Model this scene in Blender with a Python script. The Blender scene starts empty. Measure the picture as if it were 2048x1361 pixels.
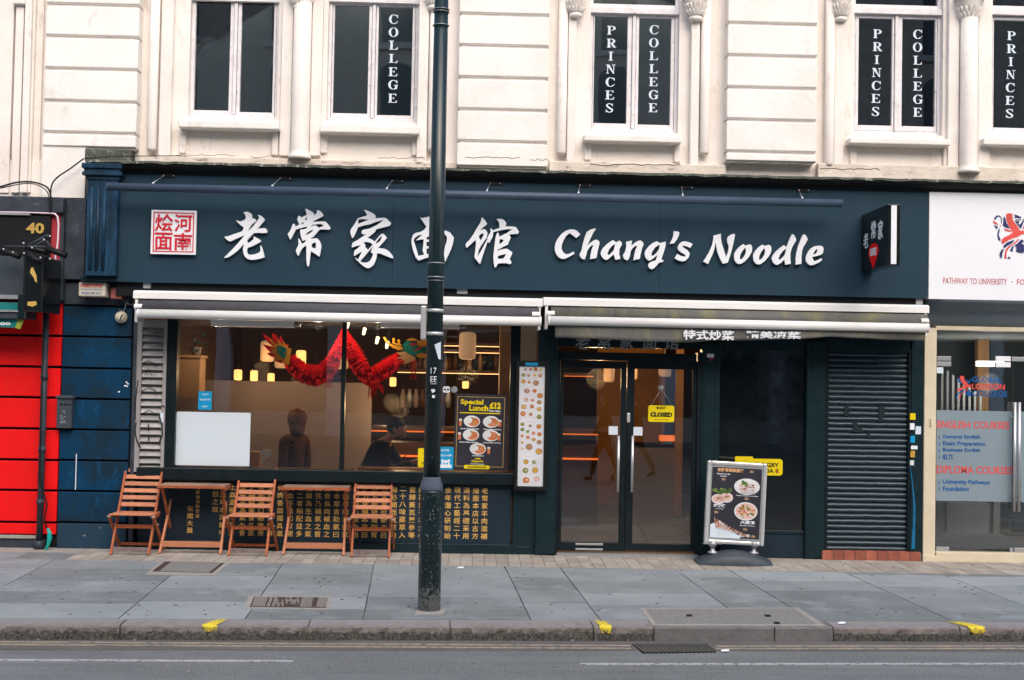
import bpy, math, random
from mathutils import Vector, Matrix, Euler
R = math.radians
random.seed(7)
sc = bpy.context.scene
# ---------------------------------------------------------------- camera
F = 2500.0; CAMD = 13.4; CAMH = 1.887
YAW, PITCH, ROLL = math.atan(69 / F), math.atan(75 / F), R(1.07)
fwd = Vector((math.sin(YAW) * math.cos(PITCH), math.cos(YAW) * math.cos(PITCH), math.sin(PITCH)))
r0 = Vector((math.cos(YAW), -math.sin(YAW), 0)); u0 = r0.cross(fwd)
cr = r0 * math.cos(ROLL) + u0 * math.sin(ROLL)
cu = u0 * math.cos(ROLL) - r0 * math.sin(ROLL)
cam_d = bpy.data.cameras.new('camera'); cam = bpy.data.objects.new('camera', cam_d)
sc.collection.objects.link(cam); sc.camera = cam
m = Matrix((cr, cu, -fwd)).transposed().to_4x4(); m.translation = (0, -CAMD, CAMH)
cam.matrix_world = m
cam_d.sensor_width = 36; cam_d.lens = F / 2048 * 36; cam_d.clip_end = 400; cam_d.clip_start = 0.05
# ---------------------------------------------------------------- light
SUN_EL, SUN_AZ = 40, 165      # azimuth: direction the light comes from, 180 = straight behind the camera
w = bpy.data.worlds.new('World'); sc.world = w; w.use_nodes = True
wn = w.node_tree; wn.nodes.clear()
so = wn.nodes.new('ShaderNodeOutputWorld'); bg = wn.nodes.new('ShaderNodeBackground'); sk = wn.nodes.new('ShaderNodeTexSky')
sk.sky_type = 'NISHITA'; sk.sun_disc = False; sk.sun_elevation = R(SUN_EL); sk.sun_rotation = R(SUN_AZ)
sk.dust_density = 4.0; sk.air_density = 1.0; sk.ozone_density = 0.6
bg.inputs[1].default_value = 0.15
wn.links.new(sk.outputs[0], bg.inputs[0]); wn.links.new(bg.outputs[0], so.inputs[0])
sl = bpy.data.lights.new('sun', 'SUN'); sl.energy = 1.5; sl.angle = R(75); sl.color = (1.0, 0.99, 0.975)
sun = bpy.data.objects.new('sun', sl); sc.collection.objects.link(sun)
az, el = R(SUN_AZ), R(SUN_EL)
sdir = Vector((math.sin(az) * math.cos(el), math.cos(az) * math.cos(el), math.sin(el)))
sun.rotation_euler = sdir.to_track_quat('Z', 'Y').to_euler(); sun.location = (4, -12, 14)
sc.view_settings.view_transform = 'Standard'; sc.view_settings.look = 'None'
sc.view_settings.exposure = 0.62; sc.view_settings.gamma = 1
sc.view_settings.use_curve_mapping = False
sc.cycles.use_denoising = True
sc.cycles.max_bounces = 8; sc.cycles.transparent_max_bounces = 12
sc.cycles.sample_clamp_indirect = 6
# ---------------------------------------------------------------- measuring
def ray(px, py):
    return (fwd + cr * ((px - 1024) / F) + cu * ((680.5 - py) / F))
def PY(px, py, Y):
    d = ray(px, py); t = (Y + CAMD) / d.y
    return d.x * t, CAMH + d.z * t
def P3(px, py, Y): x, z = PY(px, py, Y); return (x, Y, z)
def X(px, py, Y): return PY(px, py, Y)[0]
def Z(px, py, Y): return PY(px, py, Y)[1]
def G(px, py, z=0.0):
    d = ray(px, py); t = (z - CAMH) / d.z
    return d.x * t, -CAMD + d.y * t
def BX(x0, y0, x1, y1, Y):
    mx, my = (x0 + x1) / 2, (y0 + y1) / 2
    return X(x0, my, Y), X(x1, my, Y), Z(mx, y1, Y), Z(mx, y0, Y)   # xl, xr, zb, zt
# ---------------------------------------------------------------- mesh builder
WL = {}
def link(o): sc.collection.objects.link(o); return o
def tag(o, label=None, cat=None, group=None, kind=None):
    if label: o['label'] = label
    if cat: o['category'] = cat
    if group: o['group'] = group
    if kind: o['kind'] = kind
    return o
def thing(name, label, cat, loc=(0, 0, 0), group=None, rz=0, ry=0, rx=0):
    o = link(bpy.data.objects.new(name, None)); o.location = loc
    o.rotation_euler = (rx, ry, rz); o.empty_display_size = 0.2
    WL[o.name] = Vector(loc)
    return tag(o, label, cat, group)
class MB:
    def __init__(s): s.v = []; s.f = []; s.m = []; s.sm = []
    def face(s, idx, mi=0, sm=False): s.f.append(tuple(idx)); s.m.append(mi); s.sm.append(sm)
    def box(s, x0, x1, y0, y1, z0, z1, mi=0):
        if x0 > x1: x0, x1 = x1, x0
        if y0 > y1: y0, y1 = y1, y0
        if z0 > z1: z0, z1 = z1, z0
        b = len(s.v)
        s.v += [(x0, y0, z0), (x1, y0, z0), (x1, y1, z0), (x0, y1, z0), (x0, y0, z1), (x1, y0, z1), (x1, y1, z1), (x0, y1, z1)]
        for q in ((0, 3, 2, 1), (4, 5, 6, 7), (0, 1, 5, 4), (1, 2, 6, 5), (2, 3, 7, 6), (3, 0, 4, 7)): s.face([b + i for i in q], mi)
        return s
    def bar(s, p0, p1, w, h, up=(0, 0, 1), mi=0):      # square bar between two points, w across, h along up
        p0, p1 = Vector(p0), Vector(p1); d = (p1 - p0).normalized(); a = d.cross(Vector(up))
        if a.length < 1e-4: a = Vector((1, 0, 0))
        a.normalize(); c = a.cross(d).normalized(); b = len(s.v)
        for p in (p0, p1):
            for i, j in ((-1, -1), (1, -1), (1, 1), (-1, 1)): s.v.append(tuple(p + a * (w / 2 * i) + c * (h / 2 * j)))
        for q in ((0, 3, 2, 1), (4, 5, 6, 7), (0, 1, 5, 4), (1, 2, 6, 5), (2, 3, 7, 6), (3, 0, 4, 7)): s.face([b + i for i in q], mi)
        return s
    def tube(s, pts, rs, n=10, mi=0, cap=True, sm=True):
        pts = [Vector(p) for p in pts]
        if not hasattr(rs, '__len__'): rs = [rs] * len(pts)
        b = len(s.v); pa = None
        for k, p in enumerate(pts):
            d = (pts[min(k + 1, len(pts) - 1)] - pts[max(k - 1, 0)]).normalized()
            if pa is None:
                a = d.cross(Vector((0, 0, 1)))
                if a.length < 1e-3: a = d.cross(Vector((0, 1, 0)))
            else: a = pa - d * pa.dot(d)
            a.normalize(); pa = a; c = d.cross(a)
            for i in range(n):
                t = 2 * math.pi * i / n; s.v.append(tuple(p + (a * math.cos(t) + c * math.sin(t)) * rs[k]))
        for k in range(len(pts) - 1):
            for i in range(n):
                j = (i + 1) % n
                s.face((b + k * n + i, b + k * n + j, b + (k + 1) * n + j, b + (k + 1) * n + i), mi, sm)
        if cap:
            s.face([b + n - 1 - i for i in range(n)], mi); s.face([b + (len(pts) - 1) * n + i for i in range(n)], mi)
        return s
    def lathe(s, prof, c=(0, 0, 0), n=20, mi=0, sm=True, sx=1, sy=1):
        b = len(s.v); cx, cy, cz = c
        for r, z in prof:
            for i in range(n):
                t = 2 * math.pi * i / n; s.v.append((cx + r * sx * math.cos(t), cy + r * sy * math.sin(t), cz + z))
        for k in range(len(prof) - 1):
            for i in range(n):
                j = (i + 1) % n; s.face((b + k * n + i, b + k * n + j, b + (k + 1) * n + j, b + (k + 1) * n + i), mi, sm)
        s.face([b + n - 1 - i for i in range(n)], mi); s.face([b + (len(prof) - 1) * n + i for i in range(n)], mi)
        return s
    def prism_xz(s, pts, y0, y1, mi=0):                 # polygon in x,z seen from -y (front at y0)
        ar = sum(pts[i][0] * pts[(i + 1) % len(pts)][1] - pts[(i + 1) % len(pts)][0] * pts[i][1] for i in range(len(pts)))
        if ar < 0: pts = pts[::-1]
        b = len(s.v); n = len(pts)
        s.v += [(x, y0, z) for x, z in pts] + [(x, y1, z) for x, z in pts]
        s.face(range(b, b + n), mi); s.face([b + n + n - 1 - i for i in range(n)], mi)
        for i in range(n):
            j = (i + 1) % n; s.face((b + j, b + i, b + n + i, b + n + j), mi)
        return s
    def prism_yz(s, pts, x0, x1, mi=0, sm=False):
        ar = sum(pts[i][0] * pts[(i + 1) % len(pts)][1] - pts[(i + 1) % len(pts)][0] * pts[i][1] for i in range(len(pts)))
        if ar < 0: pts = pts[::-1]
        b = len(s.v); n = len(pts)
        s.v += [(x1, y, z) for y, z in pts] + [(x0, y, z) for y, z in pts]
        s.face(range(b, b + n), mi); s.face([b + n + n - 1 - i for i in range(n)], mi)
        for i in range(n):
            j = (i + 1) % n; s.face((b + j, b + i, b + n + i, b + n + j), mi, sm)
        return s
    def prism_xy(s, pts, z0, z1, mi=0):
        ar = sum(pts[i][0] * pts[(i + 1) % len(pts)][1] - pts[(i + 1) % len(pts)][0] * pts[i][1] for i in range(len(pts)))
        if ar < 0: pts = pts[::-1]
        b = len(s.v); n = len(pts)
        s.v += [(x, y, z1) for x, y in pts] + [(x, y, z0) for x, y in pts]
        s.face(range(b, b + n), mi); s.face([b + n + n - 1 - i for i in range(n)], mi)
        for i in range(n):
            j = (i + 1) % n; s.face((b + j, b + i, b + n + i, b + n + j), mi)
        return s
    def disc(s, cx, cz, rx, rz, y0, y1, mi=0, n=14):
        return s.prism_xz([(cx + rx * math.cos(2 * math.pi * i / n), cz + rz * math.sin(2 * math.pi * i / n)) for i in range(n)], y0, y1, mi)
    def ball(s, c, rx, ry, rz, n=12, mi=0):
        k = 8; return s.lathe([(max(1e-4, math.sin(math.pi * i / k)) , -math.cos(math.pi * i / k) * rz) for i in range(k + 1)], c, n, mi, True, rx, ry)
    def mesh(s, name):
        me = bpy.data.meshes.new(name); me.from_pydata(s.v, [], s.f); me.update()
        me.polygons.foreach_set('material_index', s.m); me.polygons.foreach_set('use_smooth', s.sm)
        return me
    def build(s, name, mats, parent=None, bevel=0, label=None):
        return place(s.mesh(name), name, mats, parent, bevel, label)
def place(me, name, mats, parent=None, bevel=0, label=None):
    if not isinstance(mats, (list, tuple)): mats = [mats]
    for q in mats: me.materials.append(q)
    vs = [v.co for v in me.vertices]
    if not vs: vs = [Vector((0, 0, 0))]
    o3 = Vector(((min(v.x for v in vs) + max(v.x for v in vs)) / 2, (min(v.y for v in vs) + max(v.y for v in vs)) / 2, min(v.z for v in vs)))
    me.transform(Matrix.Translation(-o3))
    o = link(bpy.data.objects.new(name, me))
    WL[o.name] = o3.copy()
    if parent: o.parent = parent; o.location = o3 - WL[parent.name]
    else: o.location = o3
    if bevel:
        b = o.modifiers.new('bevel', 'BEVEL'); b.width = bevel; b.segments = 2; b.limit_method = 'ANGLE'; b.angle_limit = R(40)
    if label: o['label'] = label
    return o
def outline(name, groups, tf, Y, depth, mats, parent=None, label=None):
    """groups: list of (outer, [holes]) in pixels; tf turns them into world x,z. Real extruded solids."""
    allv = []; allf = []
    for gi, (outer, holes) in enumerate(groups):
        cu_ = bpy.data.curves.new('t', 'CURVE'); cu_.dimensions = '2D'; cu_.fill_mode = 'BOTH'; cu_.extrude = depth / 2
        for loop in [outer] + list(holes):
            sp = cu_.splines.new('POLY'); sp.points.add(len(loop) - 1); sp.use_cyclic_u = True
            for i, p in enumerate(loop):
                x, z = tf(*p); sp.points[i].co = (x, z, 0, 1)
        t = bpy.data.objects.new('t', cu_); me = bpy.data.meshes.new_from_object(t)
        b = len(allv); allv += [(v.co.x, Y - v.co.z - depth / 2 - gi * 0.0006, v.co.y) for v in me.vertices]
        allf += [[b + i for i in p.vertices] for p in me.polygons]
        bpy.data.objects.remove(t); bpy.data.curves.remove(cu_); bpy.data.meshes.remove(me)
    me = bpy.data.meshes.new(name); me.from_pydata(allv, [], allf); me.update()
    return place(me, name, mats, parent, 0, label)
def text(name, body, box, Y, mat, parent=None, depth=0.003, bold=0.0, shear=0.0, fit=True, vertical=False, label=None, left=False, space=1.0, xf=None):
    """lettering fitted into box = (xl, xr, zb, zt), front face looking at -y"""
    c = bpy.data.curves.new('t', 'FONT'); c.body = '\n'.join(body) if vertical else body
    c.size = 1; c.offset = bold; c.shear = shear; c.extrude = 0.02; c.resolution_u = 2
    c.align_x = 'CENTER' if vertical else 'LEFT'; c.space_line = space
    t = bpy.data.objects.new('t', c); me = bpy.data.meshes.new_from_object(t)
    bpy.data.objects.remove(t); bpy.data.curves.remove(c)
    if not me.vertices: return None
    xs = [v.co.x for v in me.vertices]; ys = [v.co.y for v in me.vertices]; zs = [v.co.z for v in me.vertices]
    x0, x1, y0, y1, z0, z1 = min(xs), max(xs), min(ys), max(ys), min(zs), max(zs)
    xl, xr, zb, zt = box
    sy = (zt - zb) / (y1 - y0); sx = (xr - xl) / (x1 - x0) if fit else sy
    ox = xl if (fit or left) else (xl + xr) / 2 - (x1 - x0) * sx / 2
    for v in me.vertices:
        p = (ox + (v.co.x - x0) * sx, Y - depth * (v.co.z - z0) / max(1e-6, z1 - z0), zb + (v.co.y - y0) * sy)
        v.co = xf(p) if xf else p
    me.update(); me.name = name
    if sx * sy > 0: pass
    return place(me, name, mat, parent, 0, label)
def copy_tree(o, parent=None):
    c = o.copy(); link(c); c.parent = parent
    for ch in list(o.children): copy_tree(ch, c)
    return c
# ---------------------------------------------------------------- materials
def nt(name):
    mm = bpy.data.materials.new(name); mm.use_nodes = True; n = mm.node_tree; b = n.nodes['Principled BSDF']; return mm, n, b
def pos(n, sx=1, sy=1, sz=1):
    g = n.nodes.new('ShaderNodeNewGeometry'); mp = n.nodes.new('ShaderNodeMapping'); mp.inputs['Scale'].default_value = (sx, sy, sz)
    n.links.new(g.outputs['Position'], mp.inputs['Vector']); return mp.outputs[0]
def noise(n, vec, scale, detail=5, rough=0.6, dist=0):
    t = n.nodes.new('ShaderNodeTexNoise'); t.inputs['Scale'].default_value = scale; t.inputs['Detail'].default_value = detail
    t.inputs['Roughness'].default_value = rough; t.inputs['Distortion'].default_value = dist
    n.links.new(vec, t.inputs['Vector']); return t.outputs['Fac']
def rng(n, v, a, b, c=0.0, d=1.0):
    t = n.nodes.new('ShaderNodeMapRange'); n.links.new(v, t.inputs[0])
    for i, q in enumerate((a, b, c, d)): t.inputs[i + 1].default_value = q
    return t.outputs[0]
def mixc(n, f, a, b, mode='MIX'):
    t = n.nodes.new('ShaderNodeMix'); t.data_type = 'RGBA'; t.blend_type = mode
    for sock, v in ((t.inputs[0], f), (t.inputs[6], a), (t.inputs[7], b)):
        if hasattr(v, 'default_value') or hasattr(v, 'is_linked'): n.links.new(v, sock)
        elif isinstance(v, (int, float)): sock.default_value = v
        else: sock.default_value = (*v, 1)
    return t.outputs[2]
def MT(name, col, rough=0.6, metal=0.0, col2=None, vs=3.0, lo=.35, hi=.65, stretch=(1, 1, 1), bump=0.0, bs=60.0, dirt=None, ds=6.0, dlo=.58, dhi=.68, dstretch=(1, 1, 1), objrand=0.0, spec=0.5, fine=0.06, fs=120, speck=None):
    if spec == 0.5 and metal == 0: spec = .22
    mm, n, b = nt(name)
    if col2 is None: col2 = tuple(c * 0.82 for c in col)
    f = rng(n, noise(n, pos(n, *stretch), vs, 6, .62, .3), lo, hi)
    c = mixc(n, f, col, col2)
    if fine:
        f2 = rng(n, noise(n, pos(n), fs, 3, .7), .3, .7, 1 - fine, 1 + fine); g = n.nodes.new('ShaderNodeCombineColor')
        for i in range(3): n.links.new(f2, g.inputs[i])
        c = mixc(n, 1.0, c, g.outputs[0], 'MULTIPLY')
    if objrand:
        oi = n.nodes.new('ShaderNodeObjectInfo'); f3 = rng(n, oi.outputs['Random'], 0, 1, 1 - objrand, 1 + objrand); g = n.nodes.new('ShaderNodeCombineColor')
        for i in range(3): n.links.new(f3, g.inputs[i])
        c = mixc(n, 1.0, c, g.outputs[0], 'MULTIPLY')
    if dirt:
        fd = rng(n, noise(n, pos(n, *dstretch), ds, 8, .68, .4), dlo, dhi); c = mixc(n, fd, c, dirt)
    if speck:
        fd = rng(n, noise(n, pos(n), speck[1], 2, .5), speck[2], speck[2] + .03); c = mixc(n, fd, c, speck[0])
    n.links.new(c, b.inputs['Base Color'])
    b.inputs['Metallic'].default_value = metal; b.inputs['Specular IOR Level'].default_value = spec
    rr = rng(n, noise(n, pos(n), vs * 2.3, 4), .3, .7, max(0, rough - .08), min(1, rough + .08)); n.links.new(rr, b.inputs['Roughness'])
    if bump:
        bp = n.nodes.new('ShaderNodeBump'); bp.inputs['Strength'].default_value = 1.0; bp.inputs['Distance'].default_value = bump
        n.links.new(noise(n, pos(n, *stretch), bs, 6, .65), bp.inputs['Height']); n.links.new(bp.outputs[0], b.inputs['Normal'])
    return mm
def EM(name, col, s):
    mm, n, b = nt(name); b.inputs['Base Color'].default_value = (*col, 1)
    b.inputs['Emission Color'].default_value = (*col, 1); b.inputs['Emission Strength'].default_value = s; b.inputs['Roughness'].default_value = .6
    return mm
K = {}
def GL(name, tint=(.92, .95, .95), ior=1.5, haze=0.0, hcol=(.5, .6, .62)):
    mm = bpy.data.materials.new(name); mm.use_nodes = True; n = mm.node_tree; n.nodes.clear()
    o = n.nodes.new('ShaderNodeOutputMaterial'); tr = n.nodes.new('ShaderNodeBsdfTransparent'); gl = n.nodes.new('ShaderNodeBsdfGlossy'); fr = n.nodes.new('ShaderNodeFresnel')
    tr.inputs[0].default_value = (*tint, 1); gl.inputs['Roughness'].default_value = 0.0; fr.inputs[0].default_value = ior
    bp = n.nodes.new('ShaderNodeBump'); bp.inputs['Distance'].default_value = 0.0012; bp.inputs['Strength'].default_value = 1
    n.links.new(noise(n, pos(n), 1.6, 1, .4), bp.inputs['Height']); n.links.new(bp.outputs[0], gl.inputs['Normal'])
    mx = n.nodes.new('ShaderNodeMixShader'); n.links.new(fr.outputs[0], mx.inputs[0]); n.links.new(tr.outputs[0], mx.inputs[1]); n.links.new(gl.outputs[0], mx.inputs[2])
    last = mx.outputs[0]
    if haze:
        df = n.nodes.new('ShaderNodeBsdfDiffuse'); df.inputs[0].default_value = (*hcol, 1); m2 = n.nodes.new('ShaderNodeMixShader'); m2.inputs[0].default_value = haze
        n.links.new(last, m2.inputs[1]); n.links.new(df.outputs[0], m2.inputs[2]); last = m2.outputs[0]
    n.links.new(last, o.inputs[0]); return mm
K['stucco'] = MT('stucco_paint', (.84, .81, .775), .75, col2=(.76, .72, .68), vs=1.2, bump=.007, bs=11, dirt=(.50, .46, .41), ds=3.4, dlo=.60, dhi=.82, dstretch=(1, 1, .5), fine=.02)
K['stucco_warm'] = MT('stucco_paint_recess', (.83, .775, .73), .75, col2=(.75, .69, .64), vs=1.5, bump=.007, bs=12, dirt=(.42, .36, .31), ds=4.2, dlo=.58, dhi=.80, dstretch=(1, 1, .35), fine=.02)
K['stucco_dirty'] = MT('stucco_paint_ledge', (.70, .63, .55), .8, col2=(.60, .52, .45), vs=5, bump=.012, bs=14, dirt=(.16, .14, .11), ds=8, dlo=.56, dhi=.68, dstretch=(.6, 1, 2))
K['win_white'] = MT('old_white_paint', (.74, .72, .74), .5, col2=(.64, .61, .62), vs=8, bump=.002, bs=60, dirt=(.22, .18, .16), ds=16, dlo=.62, dhi=.70)
K['lead'] = MT('lead_flashing', (.10, .105, .09), .7, col2=(.05, .06, .045), vs=9, bump=.006, bs=25, dirt=(.30, .30, .26), ds=14, dlo=.56, dhi=.64)
K['cornice'] = MT('cornice_black', (.006, .008, .009), .7, col2=(.012, .013, .013), vs=6)
K['navy'] = MT('fascia_navy', (.016, .040, .062), .6, spec=.12, col2=(.020, .046, .070), vs=1.1, fine=.10, fs=240, bump=.0004, bs=300)
K['bluewall'] = MT('blue_masonry_paint', (.003, .038, .090), .55, spec=.12, col2=(.008, .026, .046), vs=2.2, lo=.42, hi=.6, bump=.0025, bs=22, dirt=(.006, .075, .19), ds=5.5, dlo=.57, dhi=.72, dstretch=(1.6, 1, .7))
K['bluebase'] = MT('blue_masonry_paint_base', (.012, .045, .085), .7, col2=(.02, .04, .06), vs=4, bump=.006, bs=16, dirt=(.25, .25, .24), ds=11, dlo=.64, dhi=.72)
K['bluebright'] = MT('pilaster_blue_paint', (.012, .05, .10), .42, col2=(.008, .025, .045), vs=5, lo=.4, hi=.6, stretch=(3, 1, .8), bump=.003, bs=25, dirt=(.02, .11, .26), ds=7, dlo=.6, dhi=.72, dstretch=(3, 1, .6))
K['slate'] = MT('dark_slate_paint', (.028, .035, .048), .5, col2=(.05, .062, .08), vs=6, bump=.004, bs=18, dirt=(.12, .14, .17), ds=7, dlo=.60, dhi=.74)
K['red'] = MT('red_masonry_paint', (.84, .004, .006), .6, col2=(.76, .005, .005), vs=3, bump=.0015, bs=90, fine=.08, fs=260)
K['joint'] = MT('joint_black', (.006, .008, .012), .8)
K['green'] = MT('dark_green_gloss', (.006, .019, .024), .32, col2=(.009, .024, .030), vs=4, bump=.0006, bs=60, dirt=(.10, .15, .15), ds=26, dlo=.72, dhi=.75)
K['green2'] = MT('black_green_timber', (.005, .011, .014), .38, col2=(.008, .014, .018), vs=5, bump=.0006, bs=60, dirt=(.08, .10, .11), ds=30, dlo=.74, dhi=.77)
K['riser'] = MT('stall_riser_navy', (.014, .030, .048), .45, col2=(.010, .018, .028), vs=1.2, fine=.12, fs=200)
K['white'] = MT('sign_white', (.79, .81, .85), .45, col2=(.77, .79, .83), fine=.02)
K['awnwhite'] = MT('awning_white_aluminium', (.80, .79, .78), .35, col2=(.74, .73, .71), vs=3, stretch=(.6, 1, 6))
K['awnfab'] = MT('awning_grey_fabric', (.085, .085, .095), .8, col2=(.065, .065, .072), vs=5, bump=.002, bs=30)
K['awnmould'] = MT('awning_mouldy_fabric', (.125, .125, .118), .7, col2=(.10, .10, .10), vs=1.0, dirt=(.20, .185, .10), ds=2.2, dlo=.50, dhi=.70, dstretch=(1.5, 1, .6), bump=.004, bs=12)
K['lightbar'] = MT('light_bar_blue_grey', (.045, .07, .11), .33, col2=(.055, .085, .13), vs=4)
K['black'] = MT('matt_black', (.008, .009, .011), .5, fine=.05)
K['blackgloss'] = MT('gloss_black', (.007, .009, .010), .18, spec=.5001)
K['chrome'] = MT('brushed_steel', (.62, .63, .65), .40, metal=.85, col2=(.56, .56, .58), vs=1)
K['galv'] = MT('galvanised_grey', (.42, .43, .45), .45, metal=.6)
K['sealred'] = MT('seal_red', (.62, .02, .04), .5)
K['gold'] = MT('gold_lettering', (.80, .50, .14), .45, col2=(.66, .38, .09), vs=20)
K['gold2'] = MT('dull_gold_numeral', (.55, .36, .10), .4)
K['yellow'] = MT('yellow_print', (.80, .62, .01), .4, fine=.02)
def ypaint():
    mm, n, b = nt('yellow_spray_paint'); c = mixc(n, rng(n, noise(n, pos(n), 30, 5), .35, .65), (.78, .62, .03), (.62, .46, .05)); n.links.new(c, b.inputs['Base Color']); b.inputs['Roughness'].default_value = .85
    at = n.nodes.new('ShaderNodeAttribute'); at.attribute_name = 'cover'; ad = n.nodes.new('ShaderNodeMath'); n.links.new(at.outputs['Fac'], ad.inputs[0]); n.links.new(rng(n, noise(n, pos(n), 55, 6, .75), .3, .7, -.42, .42), ad.inputs[1])
    n.links.new(rng(n, ad.outputs[0], .46, .54), b.inputs['Alpha']); return mm
K['yellowpaint'] = ypaint()
K['cyan'] = MT('cyan_print', (.01, .32, .62), .4)
K['navyprint'] = MT('navy_print', (.035, .04, .15), .5)
K['bluetext'] = MT('blue_vinyl', (.01, .10, .32), .5)
K['redtext'] = MT('coral_vinyl', (.72, .09, .08), .5)
K['pinktext'] = MT('pink_red_print', (.60, .12, .17), .5)
K['cream'] = MT('cream_frame_paint', (.66, .58, .44), .55, col2=(.60, .52, .38), vs=4, bump=.001, bs=60, dirt=(.30, .26, .17), ds=7, dlo=.66, dhi=.78)
K['grey'] = MT('louvre_grey_paint', (.33, .31, .31), .6, col2=(.27, .255, .25), vs=6, bump=.001, bs=50, dirt=(.09, .08, .08), ds=18, dlo=.64, dhi=.7)
K['slatgrey'] = MT('louvre_slat_paint', (.40, .38, .38), .6, col2=(.30, .29, .29), vs=9, dirt=(.05, .05, .05), ds=9, dlo=.64, dhi=.67, objrand=.18)
K['wood'] = MT('stained_eucalyptus', (.56, .235, .13), .6, col2=(.43, .165, .085), vs=16, stretch=(1.2, 6, 6), bump=.0008, bs=80, objrand=.14)
K['wooddark'] = MT('stained_wood_frame', (.46, .14, .055), .5, col2=(.30, .075, .03), vs=14, stretch=(4, 4, 1), objrand=.12)
K['woodgrey'] = MT('weathered_wood', (.36, .25, .19), .7, col2=(.24, .15, .11), vs=14, stretch=(5, 1.5, 5), objrand=.22)
K['woodend'] = MT('weathered_foot', (.24, .19, .19), .75, col2=(.15, .11, .10), vs=20)
K['paver'] = MT('beige_clay_paver', (.40, .36, .315), .85, col2=(.31, .275, .24), vs=4, bump=.003, bs=60, objrand=.13, dirt=(.20, .18, .16), ds=5, dlo=.60, dhi=.74)
K['slab'] = MT('yorkstone_blue_grey', (.205, .232, .242), .8, col2=(.275, .30, .312), vs=1.6, lo=.35, hi=.72, bump=.004, bs=40, objrand=.30, dirt=(.33, .35, .365), ds=2.6, dlo=.50, dhi=.80, speck=((.08, .085, .09), 26, .74))
K['kerb'] = MT('granite_kerb', (.21, .195, .20), .8, col2=(.16, .15, .15), vs=8, bump=.006, bs=40, objrand=.15, fine=.22, fs=160)
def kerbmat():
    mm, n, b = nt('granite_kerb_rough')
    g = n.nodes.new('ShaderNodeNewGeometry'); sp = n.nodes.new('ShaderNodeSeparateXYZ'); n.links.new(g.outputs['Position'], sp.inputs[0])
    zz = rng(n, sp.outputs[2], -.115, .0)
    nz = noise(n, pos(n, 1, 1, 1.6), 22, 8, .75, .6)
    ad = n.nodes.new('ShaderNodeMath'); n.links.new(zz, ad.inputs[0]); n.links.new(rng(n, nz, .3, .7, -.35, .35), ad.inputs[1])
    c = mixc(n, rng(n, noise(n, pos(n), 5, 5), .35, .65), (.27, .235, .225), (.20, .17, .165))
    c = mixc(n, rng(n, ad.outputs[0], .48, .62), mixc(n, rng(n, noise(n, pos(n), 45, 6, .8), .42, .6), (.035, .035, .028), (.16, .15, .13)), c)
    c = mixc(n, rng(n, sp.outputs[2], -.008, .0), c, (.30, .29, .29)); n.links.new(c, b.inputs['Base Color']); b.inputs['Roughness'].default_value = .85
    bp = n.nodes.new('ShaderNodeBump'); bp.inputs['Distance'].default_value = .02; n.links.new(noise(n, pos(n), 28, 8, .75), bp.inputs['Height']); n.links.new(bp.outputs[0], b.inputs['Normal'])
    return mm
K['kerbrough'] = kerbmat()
K['road'] = MT('asphalt', (.178, .188, .192), .85, col2=(.150, .159, .163), vs=.9, bump=.004, bs=160, fine=.40, fs=70, dirt=(.22, .23, .232), ds=2.2, dlo=.48, dhi=.75, dstretch=(.25, 2.2, 1))
K['gutter'] = MT('gutter_asphalt', (.15, .14, .13), .9, col2=(.115, .108, .10), vs=3, stretch=(.5, 2, 1), bump=.003, bs=120, fine=.2, fs=150)
K['mortar'] = MT('mortar_bed', (.23, .225, .21), .9, bump=.002, bs=80)
K['pavebed'] = MT('slab_joint_bed', (.36, .33, .28), .9, col2=(.10, .10, .095), vs=2.2, lo=.45, hi=.55)
K['roadwhite'] = MT('worn_white_road_paint', (.46, .46, .48), .7, col2=(.40, .40, .42), vs=8, dirt=(.13, .13, .14), ds=30, dlo=.52, dhi=.60)
K['roadyellow'] = MT('faded_yellow_road_paint', (.42, .34, .26), .7, col2=(.30, .26, .21), vs=6, dirt=(.14, .135, .13), ds=24, dlo=.52, dhi=.62)
K['iron'] = MT('cast_iron_brown', (.085, .055, .05), .65, col2=(.055, .04, .036), vs=12, metal=.2)
K['concrete'] = MT('pale_concrete', (.36, .34, .31), .85, col2=(.29, .275, .25), vs=10, bump=.003, bs=80, fine=.12)
K['aggregate'] = MT('speckled_aggregate', (.25, .245, .235), .85, col2=(.19, .185, .18), vs=30, fine=.35, fs=130, bump=.003, bs=120)
K['gutteriron'] = MT('gully_grate_iron', (.13, .13, .12), .55, metal=.3, col2=(.09, .09, .085), vs=20)
K['brick'] = MT('red_sill_brick', (.34, .11, .07), .75, col2=(.26, .08, .055), vs=9, bump=.002, bs=60, objrand=.2, dirt=(.28, .26, .30), ds=6, dlo=.62, dhi=.7)
K['shutter'] = MT('shutter_painted_steel', (.012, .030, .044), .33, metal=.0, spec=.5001, col2=(.018, .040, .056), vs=6, bump=.0012, bs=7, stretch=(1, 1, 3), dirt=(.05, .09, .11), ds=5, dlo=.64, dhi=.74)
K['bluestreak'] = MT('blue_graffiti_paint', (.01, .17, .36), .5, col2=(.01, .09, .20), vs=14)
K['alarm'] = MT('aged_ivory_plastic', (.62, .58, .48), .5)
K['pinkbox'] = MT('terracotta_box_paint', (.30, .10, .085), .7, col2=(.22, .07, .06), vs=15, bump=.003, bs=40)
K['teal'] = MT('teal_fabric', (.01, .20, .20), .7)
K['tealbag'] = MT('teal_plastic', (.01, .38, .34), .4)
K['limeprint'] = MT('lime_print', (.35, .45, .06), .6)
K['rubber'] = MT('cable_black', (.012, .012, .014), .5)
K['pinktube'] = MT('neon_flex_unlit_pink', (.80, .62, .70), .35)
K['redstrip'] = MT('fascia_red_trim', (.42, .045, .06), .5)
K['glass'] = GL('shop_glass', (.93, .94, .93), 1.85)
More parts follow.
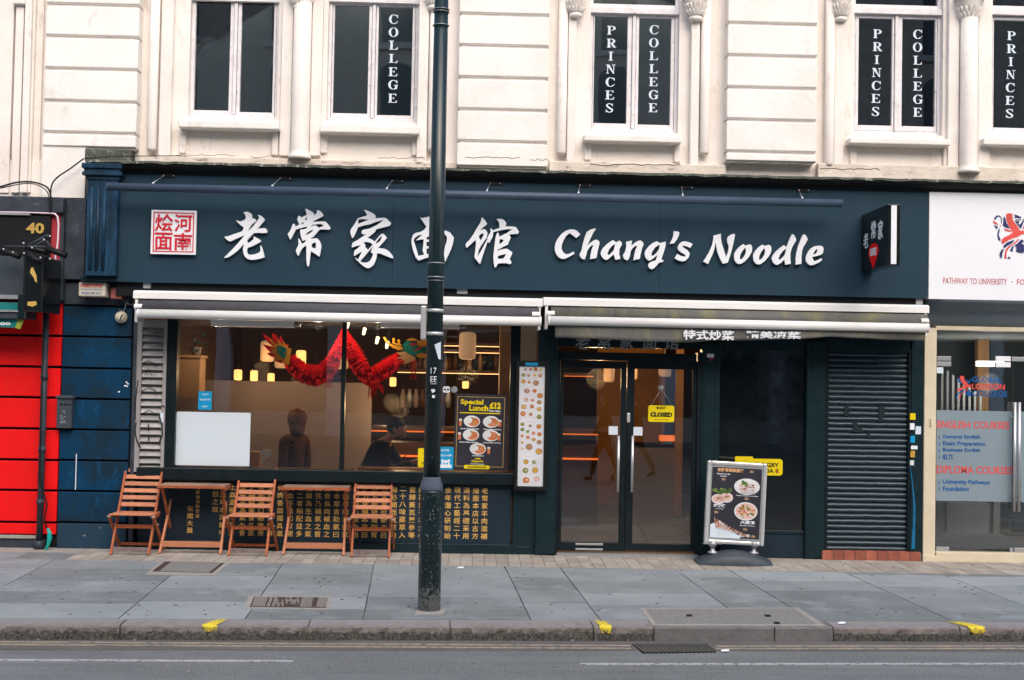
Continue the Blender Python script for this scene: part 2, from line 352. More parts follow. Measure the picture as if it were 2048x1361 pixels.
K['upglass'] = GL('upper_window_glass', (.90, .95, .93), 3.1)
K['doorglass'] = GL('door_glass', (.90, .92, .91), 2.1)
K['frost'] = MT('frosted_vinyl_band', (.20, .26, .30), .55, col2=(.22, .28, .32), vs=2, fine=.03)
K['darkglass'] = MT('black_glazed_panel', (.004, .006, .008), .07, spec=.8, fine=0)
K['room'] = MT('upper_room_dark', (.42, .44, .41), .9)
K['plastic'] = MT('dark_grey_plastic', (.045, .058, .072), .42, col2=(.055, .068, .082), vs=10)
K['alu'] = MT('anodised_aluminium', (.62, .63, .62), .35, metal=.5, col2=(.56, .56, .56), vs=10)
K['print_dark'] = MT('poster_charcoal', (.035, .034, .045), .35)
K['menuwhite'] = MT('menu_paper', (.66, .67, .72), .4, fine=.02)
K['paper'] = MT('white_sheet', (.60, .70, .80), .6, col2=(.62, .68, .74), vs=2, fine=.01)
K['dish1'] = MT('print_orange', (.55, .20, .05), .5, col2=(.35, .09, .03), vs=60)
K['dish2'] = MT('print_red', (.48, .07, .035), .5, col2=(.62, .28, .10), vs=90)
K['dish3'] = MT('print_yellow', (.62, .40, .05), .5, col2=(.40, .22, .05), vs=70)
K['dish4'] = MT('print_green', (.09, .20, .05), .5, col2=(.20, .28, .08), vs=80)
K['dish5'] = MT('print_brown', (.22, .11, .06), .5, col2=(.40, .28, .18), vs=80)
K['dish6'] = MT('print_meat', (.55, .28, .24), .5, col2=(.72, .52, .45), vs=60)
K['dish0'] = MT('print_plate', (.68, .69, .70), .5, fine=.02)
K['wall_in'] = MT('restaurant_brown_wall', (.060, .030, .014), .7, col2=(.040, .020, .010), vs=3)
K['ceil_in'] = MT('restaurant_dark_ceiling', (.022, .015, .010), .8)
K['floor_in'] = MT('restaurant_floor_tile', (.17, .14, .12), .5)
K['taupe'] = MT('taupe_reflection_and_fittings', (.30, .235, .21), .8, col2=(.27, .21, .19), vs=2, fine=.05)  # window reflection tone put into the colour, shared by jars, pot and counter
K['ply'] = MT('pale_plywood', (.50, .27, .12), .6, col2=(.42, .21, .09), vs=5, stretch=(1, 1, .2))
K['counter'] = MT('counter_dark_wood', (.10, .045, .022), .5)
K['paperred'] = MT('red_crepe_paper', (.85, .008, .008), .7, col2=(.62, .005, .006), vs=26, bump=.006, bs=40)
K['orange'] = MT('orange_paper', (.75, .32, .02), .6)
K['tealpaper'] = MT('teal_paper', (.01, .22, .17), .6)
K['peach'] = MT('peach_paper', (.72, .40, .18), .6)
K['skin'] = MT('skin', (.52, .29, .21), .55, fine=.02)
K['hair'] = MT('dark_hair', (.018, .012, .010), .6, bump=.01, bs=80)
K['hairbrown'] = MT('auburn_hair', (.20, .065, .018), .8, col2=(.06, .02, .008), vs=40, bump=.02, bs=60)
K['blackcloth'] = MT('black_cloth', (.014, .016, .016), .85, col2=(.03, .032, .032), vs=9, bump=.02, bs=9)
K['browncloth'] = MT('brown_cloth', (.10, .04, .018), .85, col2=(.03, .015, .010), vs=7, bump=.025, bs=8)
K['tanlantern'] = EM('lantern_paper_dim_glow', (.62, .37, .20), .28)  # faint glow put into the paper of the dull lanterns
K['litlantern'] = EM('lantern_paper_lit', (1.0, .50, .15), 1.35)
K['led'] = EM('led_strip_warm', (1.0, .55, .22), 1.8)
K['ledor'] = EM('led_glow_orange', (1.0, .19, .02), .65)
K['spot'] = EM('spot_lamp', (1.0, .80, .45), 2.5)
K['oppbrick'] = MT('opposite_brick', (.62, .57, .50), .9, col2=(.52, .47, .40), vs=3, bump=.004, bs=30)
K['oppstone'] = MT('opposite_stone', (.66, .64, .60), .9)
K['oppglass'] = MT('opposite_window_glass', (.06, .07, .085), .1, spec=.6)
K['post'] = None
def postmat():
    mm, n, b = nt('lamp_post_green_paint')
    g = n.nodes.new('ShaderNodeNewGeometry'); sp = n.nodes.new('ShaderNodeSeparateXYZ'); n.links.new(g.outputs['Position'], sp.inputs[0])
    c = mixc(n, rng(n, noise(n, pos(n, 1, 1, .5), 7, 5), .35, .65), (.004, .013, .015), (.008, .024, .029))
    chips = rng(n, noise(n, pos(n, 1, 1, .8), 48, 5, .62), .635, .665)
    lowmask = rng(n, sp.outputs[2], 1.35, 1.0); mu = n.nodes.new('ShaderNodeMath'); mu.operation = 'MULTIPLY'
    n.links.new(chips, mu.inputs[0]); n.links.new(lowmask, mu.inputs[1])
    c = mixc(n, mu.outputs[0], c, (.34, .38, .37))
    ad = n.nodes.new('ShaderNodeMath'); n.links.new(rng(n, noise(n, pos(n), 30, 7, .7), .35, .65, -.09, .09), ad.inputs[0]); n.links.new(sp.outputs[2], ad.inputs[1])
    worn = rng(n, ad.outputs[0], .175, .155); holes = rng(n, noise(n, pos(n), 55, 5, .7), .55, .58, 1, 0); m3 = n.nodes.new('ShaderNodeMath'); m3.operation = 'MULTIPLY'
    n.links.new(worn, m3.inputs[0]); n.links.new(holes, m3.inputs[1]); c = mixc(n, m3.outputs[0], c, (.22, .235, .235))
    n.links.new(c, b.inputs['Base Color']); b.inputs['Roughness'].default_value = .24
    return mm
K['post'] = postmat()
# ================================================================ GROUND
kf0, kf1 = Vector(G(0, 1249)), Vector(G(2048, 1255))       # kerb front top edge
kb0, kb1 = Vector(G(0, 1234)), Vector(G(2048, 1246.5))     # kerb back edge
kd = (kf1 - kf0).normalized(); kn = Vector((-kd.y, kd.x))  # along the kerb / towards the shop
def sheet(name, x0, x1, y0, y1, z, mat, th=.3):
    o = MB().box(x0, x1, y0, y1, z - th, z).build(name, mat); return tag(o, kind='structure')
def kp(s, t): p = kf0 + kd * s + kn * t; return (p.x, p.y)
KL = (kf1 - kf0).length
def ks(px): p = Vector(G(px, 1250)); return (p - kf0).dot(kd)
road = MB().prism_xy([kp(-60, -.0), kp(KL + 60, -.0), (80, -60), (-80, -60)], -.42, -.118).build('road', K['road']); tag(road, kind='structure')
gut = MB().prism_xy([kp(-12, -.0), kp(KL + 12, -.0), kp(KL + 12, -.33), kp(-12, -.33)], -.2, -.113).build('gutter_strip', K['gutter']); tag(gut, kind='structure')
kw = ((kb0 + kb1) / 2 - (kf0 + kf1) / 2).dot(kn)
pv = MB().prism_xy([kp(-14, .02), kp(KL + 14, .02), kp(KL + 14, 7), kp(-14, 7)], -.4, -.022).build('pavement', K['pavebed']); tag(pv, kind='structure')
# kerb stones
kerb = MB().prism_xy([kp(-12, .03), kp(KL + 12, .03), kp(KL + 12, kw - .01), kp(-12, kw - .01)], -.4, -.02).build('kerb', K['mortar']); tag(kerb, kind='structure')
KJ = [-420, 240, 617, 900, 1185, 1305, 1544, 1660, 1910, 2420]
smooth = {5, 6}
for i in range(len(KJ) - 1):
    a, b = ks(KJ[i]) + .006, ks(KJ[i + 1]) - .006
    mb = MB(); n = max(2, int((b - a) / .04)); hs = 0 if i in smooth else .012
    prof = [(.0, -.2), (.0, -.06), (.0, -.018), (.016, -.003), (kw - .012, 0.0), (kw - .012, -.2)]
    for k in range(n + 1):
        s = a + (b - a) * k / n
        for q, (t, z) in enumerate(prof):
            j = (random.uniform(-1, 1) * hs) if q in (0, 1) else (random.uniform(-1, 1) * hs * .3 if q in (2, 3) else 0)
            x, y = kp(s, t + j); mb.v.append((x, y, z + (random.uniform(-.003, .003) if 0 < q < 4 else 0)))
    m6 = len(prof)
    for k in range(n):
        for q in range(m6 - 1): mb.face((k * m6 + q, (k + 1) * m6 + q, (k + 1) * m6 + q + 1, k * m6 + q + 1), 0, False)
    mb.face([q for q in range(m6)]); mb.face([n * m6 + m6 - 1 - q for q in range(m6)])
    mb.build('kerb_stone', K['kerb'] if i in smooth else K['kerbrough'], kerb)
# paving slabs
s0, s1 = Vector(G(0, 1117.5)), Vector(G(2048, 1150.5))
wslab = ((s0 + s1) / 2 - (kf0 + kf1) / 2).dot(kn)
def clip_top(s, t):    # keep slabs below the strip line
    p = Vector(kp(s, t)); f = (p.x - s0.x) / (s1.x - s0.x); yl = s0.y + (s1.y - s0.y) * f
    if p.y > yl - .006: return (p.x, yl - .006)
    return (p.x, p.y)
rows = 4; rh = (wslab + .22 - kw) / rows
holes = [(302, 1143, 'a'), ]
s = -2.9
while s < KL + 1.8:
    L = random.choice((.55, .72, .9, .95, 1.15, 1.3)); t = kw + .004; top = wslab + .5; sk = 0
    k_ = 0
    while t < top:
        h = random.choice((.55, .62, .7, .78)) if k_ else random.choice((.42, .62, .75))
        t1 = t + h
        lo = [s + .005, s + L - .005]
        q = [(lo[0], t + .003), (lo[1], t + .003), (lo[1], t1 - .003), (lo[0], t1 - .003)]
        if t < wslab + .12: MB().prism_xy([clip_top(*p) for p in q], -.05, random.uniform(-.0012, .0015)).build('paving_slab', K['slab'], pv)
        t = t1; k_ += 1
    s += L
# brick paver strip along the shopfront
strip = MB().prism_xy([(s0.x - 3, s0.y + (s0.y - s1.y) * .0 - .0), (s1.x + 2, s1.y), (s1.x + 2, .6), (s0.x - 3, .6)], -.06, -.012).build('paver_strip', K['mortar']); tag(strip, kind='structure')
pw = .1225; xx = X(150, 1110, -.5)
def yl(x): return s0.y + (s1.y - s0.y) * (x - s0.x) / (s1.x - s0.x)
tm = {}
while xx < X(2070, 1130, -.5):
    ya = yl(xx + pw / 2); d = (0.12 - ya) / 3
    for k in range(3):
        if random.random() < .0: continue
        y0 = ya + k * d
        if k == 0: y0 += .0
        MB().box(xx + .0025, xx + pw - .0025, y0 + .003, y0 + d - .003, -.05, random.uniform(-.0015, .0015)).build('paver', K['paver'], strip)
    xx += pw
xq = X(-60, 1110, -.5)
for L in (.55, .62, .5, .4):
    if xq + L > X(150, 1110, -.5): L = X(150, 1110, -.5) - xq
    if L < .1: break
    for k in range(2):
        ya = yl(xq); d = (.12 - ya) / 2
        MB().box(xq + .004, xq + L - .004, ya + k * d + .004, ya + (k + 1) * d - .004, -.05, random.uniform(-.001, .002)).build('paving_flag', K['concrete'] if k else K['slab'], strip)
    xq += L
# road paint
def ground_quad(name, pts, z, mat, th=.004):
    return MB().prism_xy(pts, z - th, z).build(name, mat)
rz = -.118
for nm, pa, pb, wd in (('white_line', (-60, 1321), (587, 1323.5), .042), ('white_line', (1160, 1329.5), (2110, 1328.5), .042)):
    a, b = Vector(G(*pa, rz)), Vector(G(*pb, rz)); n_ = Vector((-(b - a).y, (b - a).x)).normalized() * wd / 2
    tag(ground_quad(nm, [tuple(a - n_), tuple(b - n_), tuple(b + n_), tuple(a + n_)], rz + .005, K['roadwhite'], .006), kind='structure')
for (pa, pb) in (((-60, 1284), (1262, 1292)), ((-60, 1289), (1262, 1297.5)), ((1432, 1293), (2110, 1292.5)), ((1432, 1298), (2110, 1297.5))):
    a, b = Vector(G(*pa, -.112)), Vector(G(*pb, -.112)); n_ = Vector((-(b - a).y, (b - a).x)).normalized() * .016
    tag(ground_quad('yellow_line', [tuple(a - n_), tuple(b - n_), tuple(b + n_), tuple(a + n_)], -.1095, K['roadyellow'], .006), kind='structure')
# yellow sprayed marks over kerb: thin coat on top and front
for i, (px, wd, lb) in enumerate(((420, 34, 'yellow spray paint mark on the kerb left of the lamp post'), (1209, 27, 'yellow spray paint mark on the kerb in front of the door'), (1943, 40, 'yellow spray paint mark on the kerb at the right end'))):
    a, b = ks(px - wd / 2), ks(px + wd / 2); mb = MB(); n = 9
    off = .05 if i != 1 else 0
    for k in range(n + 1):
        s = a + (b - a) * k / n; j = random.uniform(-.012, .012); dx = (-.09 if i == 2 else .07) * (1 if i != 1 else -.3)
        for (t, z, o_) in ((kw * .98 + j, .0035, dx), (kw * .5, .0035, dx * .5), (.012 + 0, .0035, 0), (-.016, -.012, 0), (-.017, -.045, 0), (-.017, -.08, 0)):
            x, y = kp(s + o_ * (1 if t > .1 else 0), t); mb.v.append((x, y, z))
    for k in range(n):
        for q in range(5): mb.face((k * 6 + q, (k + 1) * 6 + q, (k + 1) * 6 + q + 1, k * 6 + q + 1))
    o = mb.build('paint_mark', K['yellowpaint'])
    at = o.data.attributes.new('cover', 'FLOAT', 'POINT')
    for vi in range(len(o.data.vertices)): kk_, qq_ = divmod(vi, 6); at.data[vi].value = (.35 if kk_ in (0, n) else (.75 if kk_ in (1, n - 1) else 1.0)) * (.45, .66, .78, .70, .42, .05)[qq_]; tag(o, lb, 'paint mark', 'yellow kerb marks')
# inset access cover left
def gq(l): return [G(*p) for p in l]
t = thing('access_cover', 'small recessed access cover with brown metal edges in the pavement by the left table', 'cover', (*G(375, 1135), 0))
MB().prism_xy(gq([(290, 1150), (326, 1121), (460, 1125), (430, 1151)]), -.03, .0022).build('concrete_surround', K['concrete'], t)
MB().prism_xy(gq([(303, 1144), (330, 1124), (449, 1127), (425, 1147)]), -.03, .0034).build('metal_frame', K['iron'], t)
MB().prism_xy(gq([(318, 1143.3), (343, 1125), (441, 1128), (418, 1146)]), -.03, .0046).build('infill', K['aggregate'], t)
# slotted drain cover
c0 = G(577, 1206); t = thing('drain_cover', 'long slotted brown drain cover set in pale concrete in the pavement', 'cover', (*c0, 0))
MB().prism_xy(gq([(489, 1217), (497, 1192), (663, 1194), (660, 1220)]), -.03, .0022).build('concrete_surround', K['concrete'], t)
MB().prism_xy(gq([(499, 1215), (508, 1194.5), (656, 1196), (652, 1217)]), -.03, .0034).build('plate', K['iron'], t)
bars = MB(); A, B_, C, D = [Vector(p) for p in gq([(499, 1215), (508, 1194.5), (656, 1196), (652, 1217)])]
for k in range(46):
    f = (k + .5) / 46
    if random.random() < .12: continue
    lo, hi = (.06, .94) if not 14 < k < 30 else random.choice(((.06, .4), (.55, .94), (.3, .7)))
    p0 = A.lerp(D, f); p1 = B_.lerp(C, f); a, b = p0.lerp(p1, lo), p0.lerp(p1, hi); h = (D - A).normalized() * .0035
    bars.prism_xy([tuple(a - h), tuple(a + h), tuple(b + h), tuple(b - h)], .003, .008)
o = bars.build('rib', K['concrete'], t); o['kind'] = 'stuff'
# large cover right
t = thing('inspection_cover', 'large speckled inspection cover with two lifting slots beside the kerb', 'cover', (*G(1465, 1233), 0))
MB().prism_xy(gq([(1279, 1217), (1305, 1251.5), (1652, 1252), (1596, 1216)]), -.03, .0022).build('concrete_surround', K['concrete'], t)
MB().prism_xy(gq([(1291, 1219), (1313, 1249), (1634, 1249.5), (1588, 1218)]), -.03, .0034).build('plate', K['aggregate'], t)
for px, py in ((1378, 1232), (1535, 1232.5), (1553, 1247)):
    MB().prism_xy(gq([(px - 6, py - 2), (px - 5, py + 2.5), (px + 7, py + 2.5), (px + 6, py - 2)]), -.03, .0045).build('lifting_slot', K['black'], t)
# gully grate in road
t = thing('gully_grate', 'iron gully grate with slanted bars in the road at the kerb', 'grate', (*G(1345, 1299, -.118), -.118))
fr = [G(*p, -.118) for p in ((1264, 1291), (1286, 1308), (1432, 1306), (1412, 1291))]
MB().prism_xy(fr, -.2, -.1085).build('frame', K['black'], t)
A, B_, C, D = [Vector(p) for p in fr]; gb = MB()
for k in range(17):
    f = (k + .3) / 17.5; p0, p1 = A.lerp(D, min(1, f)), B_.lerp(C, min(1, f + .02)); h = (D - A).normalized() * .011
    MB().prism_xy([tuple(p0 - h), tuple(p0 + h), tuple(p1 + h), tuple(p1 - h)], -.115, -.104).build('bar', K['gutteriron'], t)
# litter
for i, (px, py, lb) in enumerate(((921, 1137, 'white scrap of litter on the slabs right of the lamp post'), (266, 1277, 'white scrap of litter in the gutter at left'), (1450, 1305, 'pale scrap of litter on the road beside the gully grate'), (1683, 1248, 'pale orange scrap at the kerb edge right of the cover'))):
    x, y = G(px, py, 0 if py < 1260 else -.118); z = 0 if py < 1260 else -.112
    mb = MB(); mb.v = [(x - .03, y - .02, z + .003), (x + .03, y - .015, z + .006), (x + .035, y + .02, z + .012), (x - .005, y + .03, z + .004), (x - .03, y + .015, z + .010), (x, y, z + .016)]
    for f in ((0, 1, 5), (1, 2, 5), (2, 3, 5), (3, 4, 5), (4, 0, 5), (4, 3, 2, 1, 0)): mb.face(f)
    tag(mb.build('litter', K['white']), lb, 'litter')
rng_ = random.Random(3); gum = MB()
for k in range(260):
    px, py = rng_.uniform(0, 2048), rng_.uniform(1130, 1232); x, y = G(px, py); r = rng_.uniform(.006, .018)
    gum.prism_xy([(x + r * math.cos(a), y + r * math.sin(a) * .8) for a in [i * 1.05 for i in range(6)]], -.001, .0022, rng_.choice((0, 0, 1)))
tag(gum.build('gum_spots', [K['iron'], K['concrete']]), 'dark and pale chewing gum spots scattered over the pavement slabs', 'gum', kind='stuff')
lt = random.Random(17); fk = MB()
for k in range(60):
    px, py = lt.uniform(0, 2048), lt.choice((lt.uniform(1276, 1284), lt.uniform(1300, 1350))); x, y = G(px, py, -.118); r = lt.uniform(.004, .010)
    fk.prism_xy([(x + r * 1.5 * math.cos(a) + lt.uniform(-.004, .004), y + r * math.sin(a)) for a in [i * 1.25 for i in range(5)]], -.116, -.108 + (.004 if py < 1290 else 0), lt.choice((0, 0, 1)))
tag(fk.build('grit', [K['concrete'], K['galv']]), 'small pale flecks of grit and leaf litter on the road and gutter', 'grit', kind='stuff')
# ================================================================ UPPER BUILDING
bld = thing('terrace_building', 'cream stucco upper storey with rusticated piers and sash windows above the shops', 'building', (X(1000, 340, 0), 0, 0))
YR = 0.05        # recessed wall plane
ZB = Z(1000, 352, -.05)   # bottom of stucco
ZT = Z(1000, -40, 0) + .35
xl_, xr_ = X(-80, 100, 0), X(2140, 200, 0)
# window openings (px): x0,x1,ytop,ybottom
WIN = [(379, 556, -30, 236, 1), (655, 836, -30, 244, 1), (1180, 1358, -30, 265, 0), (1708, 1886, -30, 270, 0), (1984, 2160, -30, 273, 0)]
wo = []
for (a, b, c, d, s_) in WIN: wo.append((X(a, 120, YR), X(b, 120, YR), ZT, Z((a + b) / 2, d, YR)))
wall = MB(); cx = xl_
for (x0, x1, zt, zb) in wo:
    wall.box(cx, x0, YR, YR + .3, ZB, ZT); wall.box(x0, x1, YR, YR + .3, ZB, zb); cx = x1
if cx < xr_: wall.box(cx, xr_, YR, YR + .3, ZB, ZT)
wall.build('wall', K['stucco_warm'], bld)
MB().box(xl_, xr_, YR + .62, YR + .7, ZB, ZT).build('room_back_wall', K['room'], bld)
MB().box(xl_, xr_, YR + .3, YR + 1.2, ZB - .1, ZB).build('room_floor', K['room'], bld)
MB().box(xl_, xr_, YR + .3, YR + 1.2, ZT, ZT + .1).build('room_ceiling', K['room'], bld)
# rusticated piers
def pier(px0, px1, joints, ybot, pyref, Yf=-.11, first=None):
    xa, xb = X(px0, 150, Yf), X(px1, 150, Yf); zs = [ZT] + [Z(pyref, j, Yf) for j in joints] + [Z(pyref, ybot, Yf)]
    MB().box(xa + .02, xb - .02, Yf + .035, YR, zs[-1], ZT).build('pier_core', K['stucco_warm'], bld)
    for i in range(len(zs) - 1):
        z1, z0 = zs[i] - .012 * (i > 0), zs[i + 1] + .012; c = .012
        prof = [(YR + .0, z0), (Yf + .03, z0), (Yf, z0 + c), (Yf, z1 - c), (Yf + .03, z1), (YR, z1)]
        mb = MB(); mb.prism_yz(prof, xa, xb); mb.build('rusticated_block', K['stucco'], bld, bevel=.006)
pier(89, 275, [10.5, 74.5, 139, 204, 267], 297, 180)
pier(917, 1097, [30, 93, 157, 221, 285], 336, 1010)
pier(1455, 1634, [48.5, 113, 177, 241.5, 305.5], 326, 1545)
pl = MB().box(X(83, 360, -.09), X(170, 360, -.09), -.09, YR, Z(125, 396, -.09), Z(125, 290, -.09)).build('lower_block', K['stucco'], bld, bevel=.005)
MB().box(X(170, 310, -.10), X(262, 310, -.10), -.10, YR, Z(215, 322, -.10), Z(215, 299, -.10)).build('lead_cover', K['lead'], bld)
# bottom ledge band + broken edge
for (a, b) in ((276, 916), (1098, 1452), (1636, 2150)):
    MB().box(X(a, 330, -.04), X(b, 330, -.04), -.04, YR, ZB, Z((a + b) / 2, 318 if a < 900 else (332 if a > 1500 else 326), -.04)).build('ledge_band', K['stucco_dirty'], bld, bevel=.012)
# half pilasters, columns
def vstrip(nm, px0, px1, y1, Yf, mat='stucco_warm', bevel=.006, top=None):
    zt = ZT if top is None else Z((px0 + px1) / 2, top, Yf)
    return MB().box(X(px0, 150, Yf), X(px1, 150, Yf), Yf, YR, Z((px0 + px1) / 2, y1, Yf), zt).build(nm, K[mat], bld, bevel=bevel)
def round_strip(nm, px, r, y1, Yc=0, top=None, mat='stucco_warm'):
    x = X(px, 150, Yc); zb = Z(px, y1, Yc); zt = ZT if top is None else Z(px, top, Yc)
    return MB().lathe([(r * .8, 0), (r, .03), (r, zt - zb)], (x, Yc, zb), 20).build(nm, K[mat], bld)
# far-left mouldings
MB().box(X(-90, 390, 0), X(140, 390, 0), .0, .3, Z(20, 400, 0), ZB + .05).build('lower_wall', K['stucco_warm'], bld)
for (a, b, Yf) in ((-60, 24, -.02), (28, 44, -.05), (46, 60, -.08), (60, 67, -.03)): vstrip('moulding', a, b, 386, Yf)
vstrip('moulding', 70, 84, 386, .02, 'stucco_warm')
MB().box(X(26, 5, -.1), X(49, 5, -.1), -.10, YR, Z(37, 8, -.1), Z(37, -8, -.1)).build('capital', K['stucco_warm'], bld, bevel=.01)
for (pa, pb, pc, pd, side) in ((297, 318, 320, 344, 1), (1116, 1134, 1136, 1152, 1), (1400, 1421, 1382, 1399, -1), (1651, 1668, 1670, 1688, 1), (857, 878, 836, 856, -1)):
    round_strip('colonnette', (pa + pb) / 2, .052, 303 if pa < 900 else (310 if pa < 1500 else 333), -.01)
    vstrip('pilaster', pc, pd, 328 if pa < 900 else (340 if pa < 1500 else 346), -.035, bevel=.01)
def capital(px, py, r, Yc=-.03):
    x, z = PY(px, py, Yc); t = MB().lathe([(r * .86, -.02), (r * .98, 0), (r * .98, .02), (r * .86, .03), (r * .95, .09), (r * 1.2, .16), (r * 1.55, .21), (r * 1.6, .25)], (x, Yc, z), 16)
    c = t.build('capital', K['stucco_warm'], bld)
    lv = MB()
    for row, (z0, h, rr) in enumerate(((.035, .085, 1.0), (.09, .10, 1.2))):
        for i in range(9):
            a = math.pi + math.pi * (i + .5 * row) / 8.5; ca, sa = math.cos(a), math.sin(a)
            p = Vector((x + r * rr * ca, Yc + r * rr * sa, z + z0)); q = p + Vector((ca * .012, sa * .012, h * .7)); e = p + Vector((ca * .042, sa * .042, h * .72))
            t_ = Vector((-sa, ca, 0)) * r * .17; b = len(lv.v); lv.v += [tuple(p - t_), tuple(p + t_), tuple(q + t_ * 1.2), tuple(q - t_ * 1.2), tuple(e)]
            lv.face((b, b + 1, b + 2, b + 3)); lv.face((b + 3, b + 2, b + 4)); lv.face((b + 1, b, b + 4)); lv.face((b + 2, b + 1, b + 4)); lv.face((b, b + 3, b + 4))
    o = lv.build('leaf_carving', K['stucco_warm'], c)
    MB().box(x - r * 1.75, x + r * 1.75, Yc - r * 1.75, YR, z + .25, z + .29).build('abacus', K['stucco_warm'], c, bevel=.008)
for (px, w_, yb) in ((603, .098, 310), (1938, .094, 338)):
    x = X(px, 150, -.04); zb = Z(px, yb, -.04)
    MB().lathe([(w_ * 1.25, -.05), (w_ * 1.25, -.02), (w_ * 1.05, 0), (w_, .05), (w_, .5), (w_ * .97, ZT - zb)], (x, -.04, zb), 28).build('column_shaft', K['stucco_warm'], bld)
    for (a, b) in ((px - 41, px - 19), (px + 19, px + 41)): vstrip('pilaster', a, b, yb + 2, -.01, bevel=.008)
for (px, py, r) in ((603, 18, .098), (1151, 33, .075), (1391, 40, .08), (1681, 41, .07), (1938, 47, .094), (868, 18, .075)): capital(px, py, r)
# serif alphabet for the window lettering, drawn in a unit square
def serif(ch, mb, ox, oz, w_, h, y0, y1):
    k = [0]
    def R_(a, b, c, d): k[0] += 1; e = k[0] * .0002; mb.box(ox + a * w_, ox + c * w_, y0 - e, y1, oz + b * h, oz + d * h)
    def P_(pts): k[0] += 1; e = k[0] * .0002; mb.prism_xz([(ox + a * w_, oz + b * h) for a, b in pts], y0 - e, y1)
    def A_(cx, cz, rx, rz, t, t2, a0, a1, n=14):
        k[0] += 1; e = k[0] * .0002
        for i in range(n):
            q = [];
            for s_, (aa, bb) in ((0, (a0 + (a1 - a0) * i / n, a0 + (a1 - a0) * (i + 1) / n)),):
                for ang in (aa, bb): q.append((cx + rx * math.cos(R(ang)), cz + rz * math.sin(R(ang))))
                for ang in (bb, aa): q.append((cx + (rx - t) * math.cos(R(ang)), cz + (rz - t2) * math.sin(R(ang))))
            mb.prism_xz([(ox + a * w_, oz + b * h) for a, b in q], y0 - e, y1)
    S = .27; T = .065
    if ch == 'I': R_(.36, 0, .64, 1); R_(.2, 0, .8, T); R_(.2, 1 - T, .8, 1)
    elif ch in 'PR':
        R_(.12, 0, .12 + S, 1); R_(0, 0, .5, T); R_(0, 1 - T, .55, 1); A_(.5, .73, .46, .27, .26, .07, -90, 90); R_(.3, .46, .52, .52); R_(.3, .93, .52, 1)
        if ch == 'R': P_([(.42, .5), (.66, .48), (1.05, 0), (.75, 0)]); R_(.78, 0, 1.08, T)
    elif ch == 'L': R_(.15, 0, .15 + S, 1); R_(0, 0, .95, T); R_(0, 1 - T, .58, 1); P_([(.95, 0), (1.0, .30), (.94, .30), (.78, .05)])
    elif ch == 'E':
        R_(.13, 0, .13 + S, 1); R_(0, 0, .95, T); R_(0, 1 - T, .9, 1); R_(.3, .48, .66, .54); R_(.62, .38, .68, .64)
        P_([(.95, 0), (1.0, .28), (.94, .28), (.78, .05)]); P_([(.9, 1), (.92, .76), (.86, .76), (.72, .95)])
    elif ch == 'N':
        R_(.13, 0, .21, 1); R_(.0, 0, .36, T); R_(.82, 0, .90, 1); R_(.64, 1 - T, 1.06, 1); P_([(0, 1), (.34, 1), (.90, 0), (.80, 0)]); P_([(.21, 1), (.38, 1), (.92, .0), (.78, .0)])
    elif ch == 'O': A_(.5, .5, .54, .53, .27, .06, 0, 360, 28)
    elif ch in 'CG':
        A_(.55, .5, .55, .53, .28, .065, 48, 312, 22); P_([(.93, 1), (1.0, 1), (1.0, .66), (.93, .66), (.86, .86)])
        if ch == 'G': R_(.76, .04, 1.0, .44); R_(.6, .41, 1.12, .47)
        else: P_([(.9, .14), (1.02, .24), (.98, .30), (.84, .16)])
    elif ch == 'S':
        A_(.5, .74, .38, .28, .17, .07, 20, 200, 14); A_(.5, .27, .42, .29, .2, .07, -160, 20, 14); P_([(.12, .78), (.22, .58), (.88, .16), (.92, .34), (.34, .72), (.32, .82)])
        P_([(.82, 1), (.88, 1), (.88, .68), (.82, .68)]); P_([(.1, 0), (.16, 0), (.16, .33), (.1, .33)])
def lettering(word, pxs, pys, parent, Y):
    mb = MB()
    for ch, px, py in zip(word, pxs, pys):
        w_, h = .098, .098
        if ch == 'I': w_ = .085
        x, z = PY(px, py, Y); serif(ch, mb, x - w_ / 2, z - h / 2, w_, h, Y - .002, Y)
    mb.build('lettering', K['paper'], parent)
